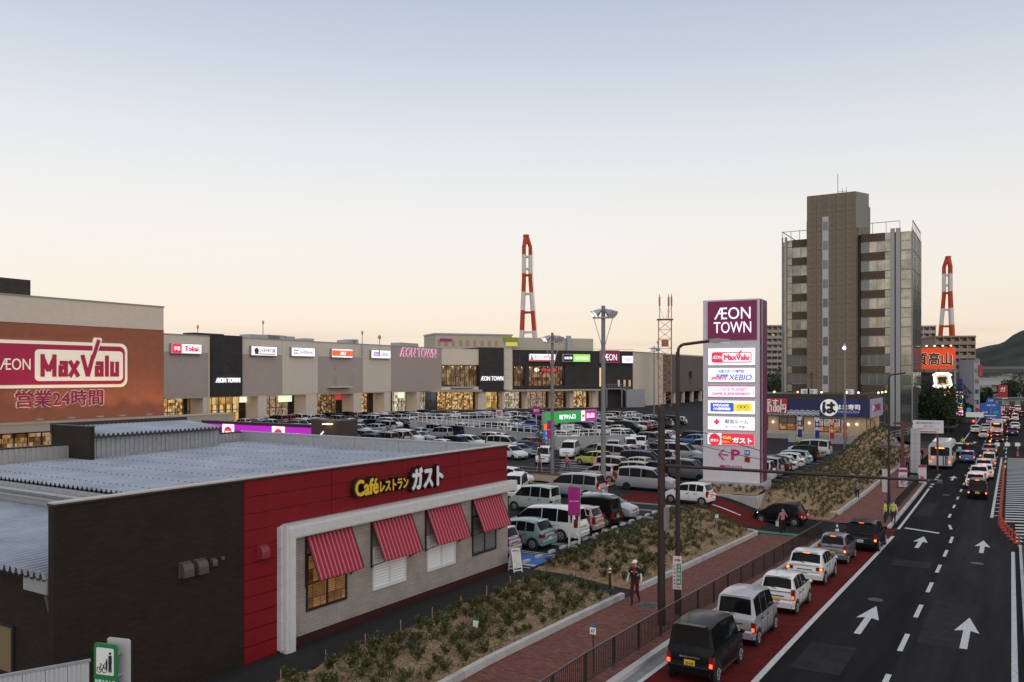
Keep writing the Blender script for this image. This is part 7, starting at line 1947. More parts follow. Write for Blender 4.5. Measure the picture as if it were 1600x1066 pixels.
# (x from the nose in fractions of length, top height, belt height, width factor); marks a..d = windscreen base, roof front, roof rear, rear window base
def prof(L, H, hood, belt, a, b, c, d, tailz, van):
    st = [(.0, hood*.62, .80), (.012, hood*.82, .90), (.05, hood*.93, .965), (a, belt+.03, .995)]
    mids = [b, (b*2+c)/3, (b+c*2)/3, c]
    zs_ = [H*.945, H*.99, H, H*.955]
    iA = 3
    st += [(x, z, 1.0 if i < 3 else .985) for i, (x, z) in enumerate(zip(mids, zs_))]
    st += [(d, belt+.04, .975), (d+(1-d)*.6 if d < .97 else .992, tailz, .955), (1.0, tailz*.86, .93)]
    return st
TYPES = {
 'kei_van':   dict(L=3.4, W=1.475, H=1.78, hood=1.0, belt=1.0, a=.14, b=.30, c=.955, d=.982, tailz=.96, r=.28, wb=(.15,.86), n='kei van', plate='y', van=True),
 'kei_hatch': dict(L=3.4, W=1.475, H=1.53, hood=.88, belt=.93, a=.2, b=.4, c=.9, d=.965, tailz=.9, r=.27, wb=(.17,.86), n='kei hatchback', plate='y', van=False),
 'hatch':     dict(L=3.9, W=1.69, H=1.52, hood=.85, belt=.93, a=.22, b=.44, c=.87, d=.955, tailz=.9, r=.3, wb=(.19,.84), n='hatchback', plate='w', van=False),
 'sedan':     dict(L=4.6, W=1.75, H=1.45, hood=.82, belt=.9, a=.27, b=.43, c=.68, d=.83, tailz=.93, r=.31, wb=(.19,.79), n='sedan', plate='w', van=False),
 'wagon':     dict(L=4.55, W=1.72, H=1.5, hood=.84, belt=.92, a=.25, b=.42, c=.9, d=.965, tailz=.9, r=.31, wb=(.19,.79), n='estate car', plate='w', van=False),
 'minivan':   dict(L=4.72, W=1.72, H=1.86, hood=1.0, belt=1.05, a=.16, b=.33, c=.945, d=.98, tailz=1.0, r=.32, wb=(.17,.79), n='minivan', plate='w', van=True),
 'suv':       dict(L=4.65, W=1.84, H=1.74, hood=1.02, belt=1.06, a=.27, b=.42, c=.9, d=.965, tailz=1.02, r=.36, wb=(.19,.79), n='SUV', plate='w', van=False),
}
PROTO = {}
def window_mesh(v, faces, inset, push, mats=GLS):
    bm = bmesh.new()
    used = {}
    for f in faces:
        q = []
        for i in f:
            if i not in used: used[i] = bm.verts.new(v[i])
            q.append(used[i])
        try: bm.faces.new(q)
        except ValueError: pass
    bmesh.ops.recalc_face_normals
    bm.normal_update()
    r = bmesh.ops.inset_region(bm, faces=bm.faces[:], thickness=inset, use_boundary=True, use_even_offset=True)
    bmesh.ops.delete(bm, geom=r['faces'], context='FACES')
    bm.normal_update()
    no = {q: q.normal.copy() for q in bm.verts}
    for q, n in no.items(): q.co += n*push
    me = bpy.data.meshes.new('window'); bm.to_mesh(me); bm.free()
    me.materials.append(mats)
    me.polygons.foreach_set('use_smooth', [True]*len(me.polygons))
    return me
def make_car(key):
    T = TYPES[key]; L, W, H = T['L'], T['W'], T['H']
    st = prof(L, H, T['hood'], T['belt'], T['a'], T['b'], T['c'], T['d'], T['tailz'], T['van'])
    root = thing('parked_car', None, None)
    V, FC = [], []
    zb = .22; hw = W/2
    n = 13
    for i, (fx, zt, wf) in enumerate(st):
        x = L/2 - fx*L
        w = hw*wf
        belt = min(T['belt'] + (.02 if fx > .5 else 0), zt-.035)
        th = max(0, zt-belt-.05)
        tum = (.1 if T['van'] else .155)*th/(.5)
        wt = max(w*.6, w-.015-tum*.9) if 3 < i < 8 else w*.9
        lo = zb+.05 if 0 < i < len(st)-1 else zb+.12
        half = [(w*.93, lo), (w*.99, lo+.12), (w, .55*belt+.05), (w*.985, belt), (wt, zt-(.055 if 3 < i < 8 else .03)), (wt*.84, zt-.012), (0, zt+ (.01 if 3 < i < 8 else 0.012))]
        ring_ = [(x, y, z) for y, z in half] + [(x, -y, z) for y, z in half[-2::-1]]
        V += ring_
    N = len(st)
    strips = {}
    for i in range(N-1):
        for k in range(n-1):
            f = (i*n+k, i*n+k+1, (i+1)*n+k+1, (i+1)*n+k)
            FC.append(f); strips[(i,k)] = f
    FC.append(tuple(range(n-1, -1, -1)) ); FC.append(tuple((N-1)*n+k for k in range(n)))
    for i in range(N-1): FC.append((i*n, (i+1)*n, (i+1)*n+n-1, i*n+n-1))
    bm = bmesh.new()
    vv = [bm.verts.new(v) for v in V]
    for f in FC: bm.faces.new([vv[i] for i in f])
    bmesh.ops.recalc_face_normals(bm, faces=bm.faces[:])
    me = bpy.data.meshes.new('body'); bm.to_mesh(me); bm.free()
    me.materials.append(PAINTS['white']); 
    me.polygons.foreach_set('use_smooth', [True]*len(me.polygons)); me.set_sharp_from_angle(angle=R(32))
    body = obj('body', me, root); body.material_slots[0].link = 'OBJECT'; body.material_slots[0].material = PAINTS['white']
    def win(name, keys, inset, push=.006):
        fs = [strips[k][::-1] for k in keys]
        m = window_mesh(V, fs, inset, push)
        obj(name, m, root)
    # orientation: check that the push goes outwards
    win('windscreen', [(3,k) for k in (4,5,6,7)], .05, .007)
    win('rear_window', [(7,k) for k in (4,5,6,7)], .07, .008)
    for k in (3, 8):
        win('side_window', [(3,k),(4,k)], .032); win('side_window', [(5,k)], .022); 
        if T['van'] or key in ('wagon','suv'): win('side_window', [(6,k)], .03)
        else: win('side_window', [(6,k)], .03)
    # wheels and arches
    r = T['r']
    tm = MB(); tm.cyl((0,-.1,0),(0,.1,0),r,r,18)
    for s in (-1,1):
        pass
    tyre_me = tm.mesh('wheel', TYRE, 40)
    rm_ = MB(); rm_.cyl((0,.1,0),(0,.108,0),r*.66,r*.62,16); rm_.cyl((0,.109,0),(0,.112,0),r*.16,r*.14,8)
    for k in range(5):
        a = k*2*math.pi/5; rm_.bar((math.cos(a)*r*.12,.111,math.sin(a)*r*.12),(math.cos(a)*r*.6,.111,math.sin(a)*r*.6),.05,.012)
    gap = MB()
    for k in range(5):
        a0, a1 = (k+.22)*2*math.pi/5, (k+.78)*2*math.pi/5
        gap.add([(math.cos(a0)*r*.25,.1095,math.sin(a0)*r*.25),(math.cos(a0)*r*.55,.1095,math.sin(a0)*r*.55),(math.cos(a1)*r*.55,.1095,math.sin(a1)*r*.55),(math.cos(a1)*r*.25,.1095,math.sin(a1)*r*.25)], [(0,1,2,3),(3,2,1,0)])
    rm_.add(gap.v, gap.f, 1)
    rim_me = rm_.mesh('rim', [RIM, TRIM])
    ar = MB()
    for s in (-1, 1):
        for fx in T['wb']:
            x = L/2-fx*L; y = s*(hw*.995)
            ar.cyl((x, y-s*.05, r+.02),(x, y+s*.008, r+.02), r+.065, r+.06, 20)
    ar.build('wheel_arch', TRIM, root)
    for s in (-1, 1):
        for fx in T['wb']:
            wv = obj('wheel', tyre_me, root, (L/2-fx*L, s*(hw-.085), r)); 
            if s < 0: wv.rotation_euler = (0,0,math.pi)
            obj('rim', rim_me, wv)
    # lower trims, bumpers, seams
    b = MB()
    b.box(-L/2-.02, -L/2+.12, -hw*.86, hw*.86, .3, .42); b.box(L/2-.12, L/2+.015, -hw*.74, hw*.74, .3, .42)
    b.box(-L*.34, L*.3, -hw*1.0-.004, hw*1.0+.004, .235, .3)
    b.build('lower_trim', TRIM, root)
    for sx in (-1, 1):
        b = MB(); x0 = sx*L/2; w_ = hw*(.9 if sx < 0 else .8); d_ = .05
        b.add([(x0-sx*.12,-w_-.05,.26),(x0+sx*.03,-w_+.06,.28),(x0+sx*.03,w_-.06,.28),(x0-sx*.12,w_+.05,.26),(x0-sx*.12,-w_-.05,.56),(x0+sx*d_,-w_+.05,.5),(x0+sx*d_,w_-.05,.5),(x0-sx*.12,w_+.05,.56),(x0-sx*.02,-w_+.03,.585),(x0-sx*.02,w_-.03,.585)],
              [(0,1,5,4),(1,2,6,5),(2,3,7,6),(4,5,8),(5,6,9,8),(6,7,9),(0,3,2,1)] if sx > 0 else [(4,5,1,0),(5,6,2,1),(6,7,3,2),(8,5,4),(8,9,6,5),(9,7,6),(1,2,3,0)])
        o = b.build('bumper', PAINTS['white'], root, 30); o.material_slots[0].link = 'OBJECT'; o.material_slots[0].material = PAINTS['white']
    b = MB(); xr = -L/2-.012
    for z_ in ((.62, T['belt']*.99) if not T['van'] else (.6,)): b.box(xr-.004, xr+.05, -hw*.8, hw*.8, z_-.006, z_+.006)
    b.build('tailgate_seam', TRIM, root)
    b = MB(); bh = T['belt']
    for fx in ((T['b']+T['a'])/2+.02, T['b']+(T['c']-T['b'])*.335, T['b']+(T['c']-T['b'])*.7):
        x = L/2-fx*L
        for s in (-1,1): b.box(x-.006, x+.006, s*hw*1.0-.006, s*hw*1.0+.002, .36, bh-.03)
    b.build('door_seam', TRIM, root)
    b = MB()
    for fx in (T['b']+(T['c']-T['b'])*.29, T['b']+(T['c']-T['b'])*.62):
        x = L/2-fx*L
        for s in (-1,1): b.box(x-.09, x+.09, min(s*hw*.99,s*(hw*.99+.03)), max(s*hw*.99,s*(hw*.99+.03)), bh-.16, bh-.125)
    b.build('door_handle', CHROME if key in ('minivan','suv','sedan') else TRIM, root)
    xm = L/2-(T['a']+.045)*L
    for s in (-1,1):
        b = MB(); b.ball((xm, s*(hw+.085), bh+.06), .045,.085,.062,10,6); b.bar((xm,s*hw*.96,bh+.02),(xm,s*(hw+.05),bh+.05),.05,.04); o = b.build('mirror', PAINTS['white'], root, 40); o.material_slots[0].link = 'OBJECT'; o.material_slots[0].material = PAINTS['white']
    # lights
    for s in (-1,1):
        b = MB(); zh = T['hood']*.72
        x0 = L/2
        b.add([(x0-.015,s*hw*.42,zh-.09),(x0-.05,s*hw*.86,zh-.05),(x0-.36,s*hw*1.0,zh+.1),(x0-.3,s*hw*.94,zh+.17),(x0-.09,s*hw*.76,zh+.1),(x0-.02,s*hw*.45,zh+.03)], [(0,1,4,5),(1,2,3,4)] if s > 0 else [(5,4,1,0),(4,3,2,1)])
        o = b.build('head_light', HL, root); o.material_slots[0].link = 'OBJECT'; o.material_slots[0].material = HL
        b = MB(); xr = -L/2
        if T['van'] or key in ('kei_hatch',) or key == 'suv':
            z0, z1 = (T['belt']*.6, T['belt']*1.0) if key != 'minivan' else (.85, 1.3)
            if key == 'kei_van': z0, z1 = .52, .86
            if key == 'kei_hatch': z0, z1 = .62, 1.02
            b.box(xr-.012, xr+.16, min(s*hw*.8,s*hw*.985), max(s*hw*.8,s*hw*.985), z0, z1)
        else:
            z0 = T['belt']*.74
            b.box(xr-.015, xr+.24, min(s*hw*.62,s*hw*.975), max(s*hw*.62,s*hw*.975), z0, z0+.17)
        o = b.build('tail_lens', TL_OFF, root)
        b = MB(); za_ = z0+.04 if (T['van'] or key in ('kei_hatch','suv')) else z0+.03; b.box(xr-.03, xr+.05, min(s*hw*.83,s*hw*.95), max(s*hw*.83,s*hw*.95), za_, za_+.11); b.add([], [])
        o = b.build('tail_light', TL_OFF, root); o.material_slots[0].link = 'OBJECT'; o.material_slots[0].material = TL_OFF
    b = MB(); b.box(-L*(T['c']-.5)-.06, -L*(T['c']-.5)-.02 , -.14, .14, H*.955-.02, H*.955+.005); o = b.build('stop_light', TL_OFF, root); o.material_slots[0].link = 'OBJECT'; o.material_slots[0].material = TL_OFF
    b = MB(); b.box(-L*(T['c']-.5)-.14, -L*(T['c']-.5)+.1, -hw*.62, hw*.62, H*.955+.004, H*.955+.025); o = b.build('spoiler', PAINTS['white'], root); o.material_slots[0].link = 'OBJECT'; o.material_slots[0].material = PAINTS['white']
    pm = PLY if T['plate'] == 'y' else PLW
    zp = T['belt']*.62 if T['van'] or key == 'kei_hatch' else T['belt']*.6
    b = MB(); b.box(-L/2-.028, -L/2-.002, -.165, .165, zp-.08, zp+.085); b.build('number_plate', pm, root)
    b = MB(); b.box(L/2+.0, L/2+.03, -.165, .165, .38, .545); b.build('number_plate', pm, root)
    b = MB(); b.box(L/2-.03, L/2+.012, -hw*.4, hw*.4, T['hood']*.6, T['hood']*.7); b.build('grille', TRIM, root)
    b = MB(); b.box(-L/2-.02, -L/2+.02, -hw*.42, hw*.42, zp+.14, zp+.19); b.build('tailgate_garnish', CHROME, root)
    b = MB(); b.bar((-L/2-.005, .0, T['belt']+.08),(-L*(T['d']-.5)+.03,.3,T['belt']+.14),.02,.02); b.build('rear_wiper', TRIM, root)
    for o in [root]+list(root.children_recursive): COL.objects.unlink(o)
    PROTO[key] = root
    return root
for k in TYPES: make_car(k)
def desc(key): return TYPES[key]['n']
def collect(o):
    return [(c, c.name.split('.')[0], list(c.children)) for c in o.children]
PK = {k: collect(r) for k, r in PROTO.items()}
def put_car(key, x, y, z, rz, colour, label, group, name='parked_car', lit=0, far=0, pitch=0, head=False):
    c = PROTO[key].copy(); COL.objects.link(c); c.name = name
    c.location = (x, y, z); c.rotation_euler = (0, pitch, rz)
    tag(c, label, 'car', group)
    p = PAINTS[colour]
    for (o, nm, kids) in PK[key]:
        if far and nm in ('bumper','tailgate_seam','rear_wiper','door_handle','door_seam','grille','lower_trim','spoiler','stop_light','wheel_arch') and not (lit and nm == 'stop_light'): continue
        if far > 1 and nm in ('mirror','tailgate_garnish'): continue
        q = o.copy(); COL.objects.link(q); q.parent = c
        if nm in ('body','mirror','spoiler','bumper'): q.material_slots[0].material = p
        elif nm == 'tail_light' and lit: q.material_slots[0].material = TL_ON if lit == 1 else TL_ONB
        elif nm == 'stop_light' and lit > 1: q.material_slots[0].material = TL_ONB
        elif nm == 'head_light' and head: q.material_slots[0].material = HLON
        for k in kids:
            if far: continue
            k2 = k.copy(); COL.objects.link(k2); k2.parent = q
    return c
FW, BK, LF, RT = R(90), R(-90), R(180), 0.0   # +Y, towards the bridge, -X, +X
def pitch_at(y): return -math.atan2(zr(y+1.5)-zr(y-1.5), 3)
# ---- queue in the red lane (rear y)
def queue_car(key, yr, x, colour, label, lit=1, plate=None, pc=INK, **kw):
    L = TYPES[key]['L']; y = yr+L/2
    c = put_car(key, x, y, zr(y)+.005, FW, colour, label, 'cars queueing in the red lane', 'queueing_car', lit, 0, pitch_at(y))
    if plate:
        T = TYPES[key]; zp = T['belt']*.62 if T['van'] or key == 'kei_hatch' else T['belt']*.6
        m = letters_mesh(plate, .02, .5); co = [v.co.copy() for v in m.vertices]; x0, x1 = min(v.x for v in co), max(v.x for v in co); y0, y1 = min(v.y for v in co), max(v.y for v in co)
        for v in m.vertices: v.co = (-L/2-.029-(v.co.z+.5)*.004, -((v.co.x-(x0+x1)/2)/(x1-x0)*.25), zp-.02+(v.co.y-(y0+y1)/2)/(y1-y0)*.085)
        m.materials.clear(); m.materials.append(pc); obj('plate_lettering', m, c)
    return c
# reflected footbridge does not exist here; each car keeps its own paint
queue_car('kei_van', 24.2, -8.3, 'black', 'black boxy kei van with yellow plate 29-04 at the back of the queue', 1, '29-04')
queue_car('kei_van', 28.9, -8.3, 'silver', 'silver kei van with tall tail lights behind the black one in the queue', 1, '・・79')
queue_car('kei_hatch', 34.3, -8.15, 'white', 'white kei hatchback third from the back of the red lane queue', 1, '・・34')
queue_car('hatch', 40.9, -8.4, 'white', 'white hatchback with white plate in front of the white kei car', 2, '53-35')
queue_car('kei_hatch', 47.4, -8.3, 'grey', 'dark grey kei car between white hatchback and black SUV in the queue', 2, '・4-80')
queue_car('suv', 52.4, -7.6, 'black', 'black SUV with chrome tail strip turning at the driveway mouth', 2, '77-20')
q_ = G(1219, 812, -.97)
c = put_car('kei_hatch', q_.x, q_.y, zd(q_.x,q_.y)+.01, R(174), 'black', 'black kei hatchback driving in across the footway behind the woman in pink', None, 'turning_car', 1, 0, 0, True)
# ---- road traffic further on
def road_car(px, py, key, colour, label, lit=2, x=None, far=1, rz=FW, head=False):
    q = G(px, py, -1.5); y = q.y+TYPES[key]['L']/2
    return put_car(key, x if x is not None else q.x, y, zr(y)+.005, rz, colour, label, 'cars on the road towards the junction', 'road_car', lit, far, 0, head)
road_car(1527, 781, 'kei_van', 'black', 'black kei van last in the right lane queue with red brake lights')
road_car(1524, 765, 'hatch', 'white', 'white hatchback directly in front of the black kei van on the road')
road_car(1529, 752, 'sedan', 'white', 'white sedan third from the back of the right lane queue')
road_car(1538, 749, 'hatch', 'pearl white', 'white hatchback beside the white sedan with bright right lamp')
road_car(1537, 739, 'wagon', 'silver', 'silver estate car fifth in the right lane queue')
road_car(1545, 731, 'kei_van', 'beige', 'beige kei van sixth in the right lane queue')
road_car(1543, 722, 'hatch', 'black', 'black hatchback seventh in the right lane queue')
road_car(1546, 712, 'sedan', 'grey', 'grey sedan at the front of the right lane queue')
road_car(1511, 724, 'hatch', 'blue', 'blue hatchback with lit tail lamps just right of the bus')
road_car(1512, 714, 'kei_van', 'black', 'black kei van directly in front of the blue hatchback')
road_car(1497, 710, 'hatch', 'light blue', 'pale blue car half hidden behind the bus', 0)
road_car(1537, 686, 'kei_hatch', 'silver', 'silver kei car with red lamps under the traffic signal')
road_car(1558, 694, 'sedan', 'black', 'black sedan with lit lamps behind the white minibus')
road_car(1557, 688, 'wagon', 'red', 'red estate car between the black sedan and the minibus')
road_car(1582, 681, 'sedan', 'dark blue', 'dark sedan in the rightmost lane near the barricade')
road_car(1586, 672, 'hatch', 'white', 'white hatchback coming to the junction on the right', 0)
road_car(1524, 677, 'wagon', 'white', 'white estate car waiting at the left kerb by the junction', 0)
road_car(1540, 675, 'wagon', 'white', 'white estate car at the left kerb beyond its twin', 0)
for k, (px, py, key, col, lb) in enumerate(((1572,651,'sedan','black','far dark sedan with red lamps below the blue sign'),(1565,644,'hatch','white','far white hatchback beyond the blue sign'),(1582,645,'hatch','silver','far silver car with red lamps at the second junction'),(1590,643,'minivan','white','far white minivan at the second junction'),(1574,640,'sedan','grey','farthest grey sedan on the left lane'),(1596,652,'wagon','black','far black estate at the right edge of the road'),(1554,647,'hatch','red','far red hatchback left of the blue sign'),(1586,658,'kei_van','white','far white kei van past the rightmost sedan'))):
    road_car(px, py, key, col, lb, 2, None, 2)
for k, (px, py, key, col, lb) in enumerate(((1548,664,'sedan','silver','far silver sedan just past the signal in the left lane'),(1562,668,'hatch','grey','far grey hatchback in front of the minibus'),(1571,662,'wagon','white','far white estate car behind the silver cars'),(1578,668,'kei_van','black','far black kei van right of the minibus'),(1560,655,'minivan','white','far white minivan under the blue road sign'),(1566,657,'sedan','red','far red saloon beside the white minivan'),(1590,650,'hatch','dark blue','far dark blue hatchback at the second junction'),(1578,648,'hatch','black','far black hatchback ahead of the white one'))):
    road_car(px, py, key, col, lb, 2, None, 2)
# minibus and bus
def bus(label, px, py, L, W, H, x=None, stripes=True, name='city_bus', cat='bus'):
    q = G(px, py, -1.5); y = q.y
    t = thing(name, label, cat, (q.x if x is None else x, y, zr(y)), 0)
    hw = W/2; BW = paint('bus_white', (.62,.63,.62))
    b = MB(); poly = [(-hw+.1,.3),(hw-.1,.3),(hw,.45),(hw,H-.4),(hw-.18,H-.05),(0,H+.02),(-hw+.18,H-.05),(-hw,H-.4),(-hw,.45)]; b.plate(poly, 0, L); b.build('body', BW, t, 30)
    b = MB(); b.box(-hw+.3,hw-.3,L*.15,L*.8,H+.021,H+.16); b.build('roof_unit', BW, t)
    panel('rear_window', -hw+.2, hw-.2, H*.52, H-.42, -.03, -.001, GLASSD, t, .15)
    panel('destination_display', -.45, .45, H-.6, H-.46, -.04, -.031, glow('display_amber', (1,.4,.05), 2), t)
    for s in (-1,1):
        b = MB()
        for k in range(6): b.box(min(s*hw,s*(hw+.012)), max(s*hw,s*(hw+.012)), .8+k*(L-1)/6, .7+(k+1)*(L-1)/6, H*.5, H-.55)
        b.build('side_window', GLASSD, t)
        b = MB(); b.box(s*hw*.82-.1,s*hw*.82+.1,-.03,-.001,.75,.95); b.build('tail_light', TL_ON, t)
        b = MB(); b.box(s*hw*.6-.1,s*hw*.6+.1,-.03,-.001,1.25,1.4); b.build('brake_light', TL_ON if s < 0 else TL_OFF, t)
        for yy in (1.9, L-1.9): b = MB(); b.cyl((s*(hw-.3),yy,.45),(s*(hw-.01),yy,.45),.45,.45,16); b.build('wheel', TYRE, t)
        b = MB(); b.box(s*(hw+.1)-.12, s*(hw+.1)+.12, L-.3, L-.15, H-1.3, H-.7); b.build('mirror', TRIM, t)
    if stripes:
        for k, (x_, m) in enumerate(((.28, mat('stripe_green', (.02,.15,.13), .5)), (.52, mat('stripe_blue', (.04,.07,.25), .5)), (.7, mat('stripe_grey', (.2,.25,.3), .5)))): panel('stripe', x_, x_+.15, .45, 1.5, -.012, -.001, m, t)
    panel('number_plate', -.5, -.08, .5, .68, -.03, -.001, PLW, t); b = MB(); b.box(-hw,hw,-.06,-.001,.31,.42); b.build('bumper', TRIM, t)
    return t
bus('white city bus with blue and green stripes waiting at the bus stop', 1470, 733, 9.5, 2.35, 2.95, x=-7.0)
bus('white minibus with lit tail lamps in the traffic near the junction', 1557, 679, 6.5, 2.0, 2.5, stripes=False, name='minibus', cat='minibus')

# ---- car park: placed cars first
placed = []
def park(px, py, key, rz, colour, label, group, lit=0, far=0, head=False, at=None):
    q = G(px, py) if at is None else Vector((at[0], at[1], 0))
    placed.append((q.x, q.y))
    return put_car(key, q.x, q.y, .004, rz, colour, label, group, 'parked_car', lit, far, 0, head)
g1 = 'cars in the row beside the straw mound'
def rowA(yc, key, colour, label, rz=LF, lit=0, xr=-20.9):
    L = TYPES[key]['L']; park(0, 0, key, rz, colour, label, g1, lit, at=(xr-L/2, yc))
rowA(36.3, 'kei_hatch', 'silver', 'silver kei car half hidden by the restaurant corner', xr=-21.6)
rowA(38.95, 'hatch', 'teal', 'pale teal hatchback nearest the magenta panel sign', xr=-21.0)
rowA(41.7, 'minivan', 'white', 'big white minivan between the teal hatchback and the pink kei car', xr=-20.4)
rowA(44.3, 'kei_hatch', 'pink', 'pinkish kei car between the white minivan and the black kei van', xr=-20.6)
rowA(46.9, 'kei_van', 'black', 'black kei van before the tallest floodlight pole', xr=-20.6)
rowA(49.6, 'hatch', 'silver', 'silver grey hatchback reversed in, nose to the straw mound', RT, xr=-20.6)
g2 = 'cars in the second row from the straw mound'
def rowB(yc, key, rz, colour, label, lit=0, x=-29.6): park(0,0,key,rz,colour,label,g2,lit,at=(x,yc))
park(760, 800, 'suv', LF, 'white', 'white SUV showing its tail beside the red restaurant corner', g2, at=(-33.2, 41.2))
rowB(46.6, 'kei_van', R(-62), 'brown', 'mauve brown kei van facing the camera behind the white minivan', x=-30.9)
rowB(49.5, 'kei_van', R(180), 'pale green', 'pale green and white kei van with two tone roof behind the magenta sign', x=-27.9)
rowB(56.6, 'minivan', LF, 'silver', 'silver minivan with bright red tail lamps behind the floodlight pole', 1, x=-28.4)
park(1077, 786, 'kei_hatch', R(176), 'white', 'white kei car crossing the red driveway beside the pylon sign', None, 1)
park(0,0,'sedan', LF, 'grey', 'dark low trailer sized grey sedan behind the red restaurant wall', g2, at=(-36.0, 45.0))
g3 = 'cars around the pedestrian crossing'
park(928, 727, 'hatch', R(172), 'yellow green', 'bright yellow hatchback driving along the aisle by the floodlight pole', g3)
park(890, 714, 'minivan', R(-72), 'white', 'white minivan facing the camera near the woman in orange', g3)
park(850, 724, 'kei_van', R(-68), 'white', 'white kei van facing the camera behind the young conifer', g3)
park(938, 752, 'kei_hatch', R(178), 'pink', 'pale pink kei car from behind right of the crossing', g3)
park(985, 752, 'kei_van', R(182), 'beige', 'beige kei van with tinted rear window behind the silver minivan', g3)
park(1012, 752, 'kei_van', R(180), 'black', 'black kei van with yellow plate right of the beige one', g3)
park(805, 776, 'kei_van', R(-70), 'white', 'white car at the corner of the restaurant roof', g3)
park(905, 682, 'sedan', R(8), 'beige', 'pale gold sedan in front of the gantry sign', g3)
park(975, 690, 'minivan', R(-30), 'white', 'white minivan crossing the lot left of the utility pole', g3)
park(985, 707, 'kei_van', R(-62), 'white', 'small white kei van behind the white minivan', g3)
park(1002, 700, 'kei_hatch', R(-75), 'pearl white', 'white kei car with a lit headlamp facing the camera', g3, head=True)
for px, py, key, col, rz_, lb in ((800,717,'hatch','white',-22,'white hatchback nose out just above the red restaurant corner'),(812,713,'sedan','grey',-22,'grey sedan second in the slanted row above the red restaurant corner'),(823,708,'sedan','dark blue',-22,'dark blue sedan third in the slanted row left of the conifer'),(834,702,'hatch','red',-22,'dark red hatchback in the slanted row behind the conifer'),(846,697,'wagon','silver',-22,'silver estate car at the far end of the slanted row'),(824,686,'minivan','blue',8,'blue minivan parked against the concrete ramp wall'),(795,690,'wagon','black',-22,'black estate car behind the slanted row at the roof edge'),(958,708,'hatch','silver',-70,'silver hatchback facing the camera right of the white minivan')):
    park(px, py, key, R(rz_), col, lb, g3, 0, 1)
g4 = 'cars in the row below the sushi restaurant'
cs = [('minivan','white',73.6,'white minivan at the near end of the row beside the pylon sign'),('minivan','silver',76.6,'silver white minivan second in the row from the pylon sign'),('suv','black',79.4,'black SUV with a spare wheel in the row below the sushi restaurant'),('hatch','pearl white',82.3,'white hatchback behind the black SUV in the row by the bank'),('hatch','white',85.6,'white saloon like hatchback in the middle of the row by the bank'),('wagon','light blue',89.2,'pale blue estate car in the row by the bank'),('kei_van','black',92.6,'black kei van in the row by the bank, left of the lamp post'),('sedan','silver',96.2,'silver sedan near the lamp post in the row by the bank'),('minivan','pearl white',100.2,'pearl minivan at the far end of the row by the bank')]
for key, col, y, lb in cs: L = TYPES[key]['L']; park(0,0,key,LF,col,lb,g4,0,1,at=(-17.6-L/2, y))
g5 = 'cars parked in the middle of the car park'
# ---- the rest in rows, generated
COLS = ['white']*10+['silver']*7+['pearl white']*3+['grey']*4+['black']*6+['dark blue']*2+['red']*1+['light blue','beige','brown','beige','pink','dark green','blue']
KEYS = ['kei_van']*4+['kei_hatch']*3+['hatch']*5+['sedan']*3+['wagon']*4+['minivan']*5+['suv']*2
LABELS = set()
rowinfo = []
walls = [((-86,112),(-50,98)),((-50,98),(-36,101)),((-88,117),(-64,122))]
def near_wall(x, y, m=3.4):
    p = Vector((x,y))
    for a, c in walls:
        a, c = Vector(a), Vector(c); e = c-a; t = max(0,min(1,(p-a).dot(e)/e.length_squared))
        if (a+e*t-p).length < m: return True
    return False
KEEP = [G(905,735), G(889,740), G(863,740), G(843,737), G(880,752), G(870,758), G(910,752), G(925,752)]
rows_x = [(-36.0, LF, 60, 114), (-40.9, RT, 60, 114), (-31.0, RT, 63, 112), (-25.0, RT, 63, 112), (-53.6, LF, 52, 150), (-58.5, RT, 52, 150), (-71, LF, 55, 190), (-76, RT, 55, 190), (-88.5, LF, 60, 205), (-93.5, RT, 60, 200), (-103.5, LF, 82, 190), (-108.4, RT, 82, 185), (-118.5, LF, 95, 178)]
nrow = ['first','second','third','fourth','fifth','sixth','seventh','eighth','ninth','tenth','eleventh','twelfth','thirteenth']
gen = []
for ri, (xr, rz, y0, y1) in enumerate(rows_x):
    y = y0; row_cars = []
    while y < y1:
        if rnd.random() < .9:
            x = xr+rnd.uniform(-.25,.25)
            px, py, d = proj(x, y, 1.2)
            ok = 360 < px < 1250
            # hidden behind the restaurant roof or the pylon
            if px < 800 and py > 672+.055*(px-402)+6: ok = False
            if px < 400 and py > 668: ok = False
            if 1104 < px < 1192: ok = False
            if px > 1195 and y > 70: ok = False
            if px < 490 and d < 82: ok = False
            if near_wall(x, y): ok = False
            if any((Vector((x,y))-Vector(p)).length < 3.6 for p in placed): ok = False
            if any((Vector((x,y))-k.xy).length < 3.4 for k in KEEP): ok = False
            dB = (Vector((x,y))-MBF.o); nn = Vector((-MBF.e.y, MBF.e.x)); 
            if dB.dot(nn) > -9 and y > 150: ok = False
            if x < -117 and y > 170: ok = False
            if ok: row_cars.append((d, x, y, rz, ri))
        y += 2.72
    gen.append(row_cars)
allc = sorted([c for r in gen for c in r])
keepset = set((c[1], c[2]) for c in allc[:200])
tot = 0
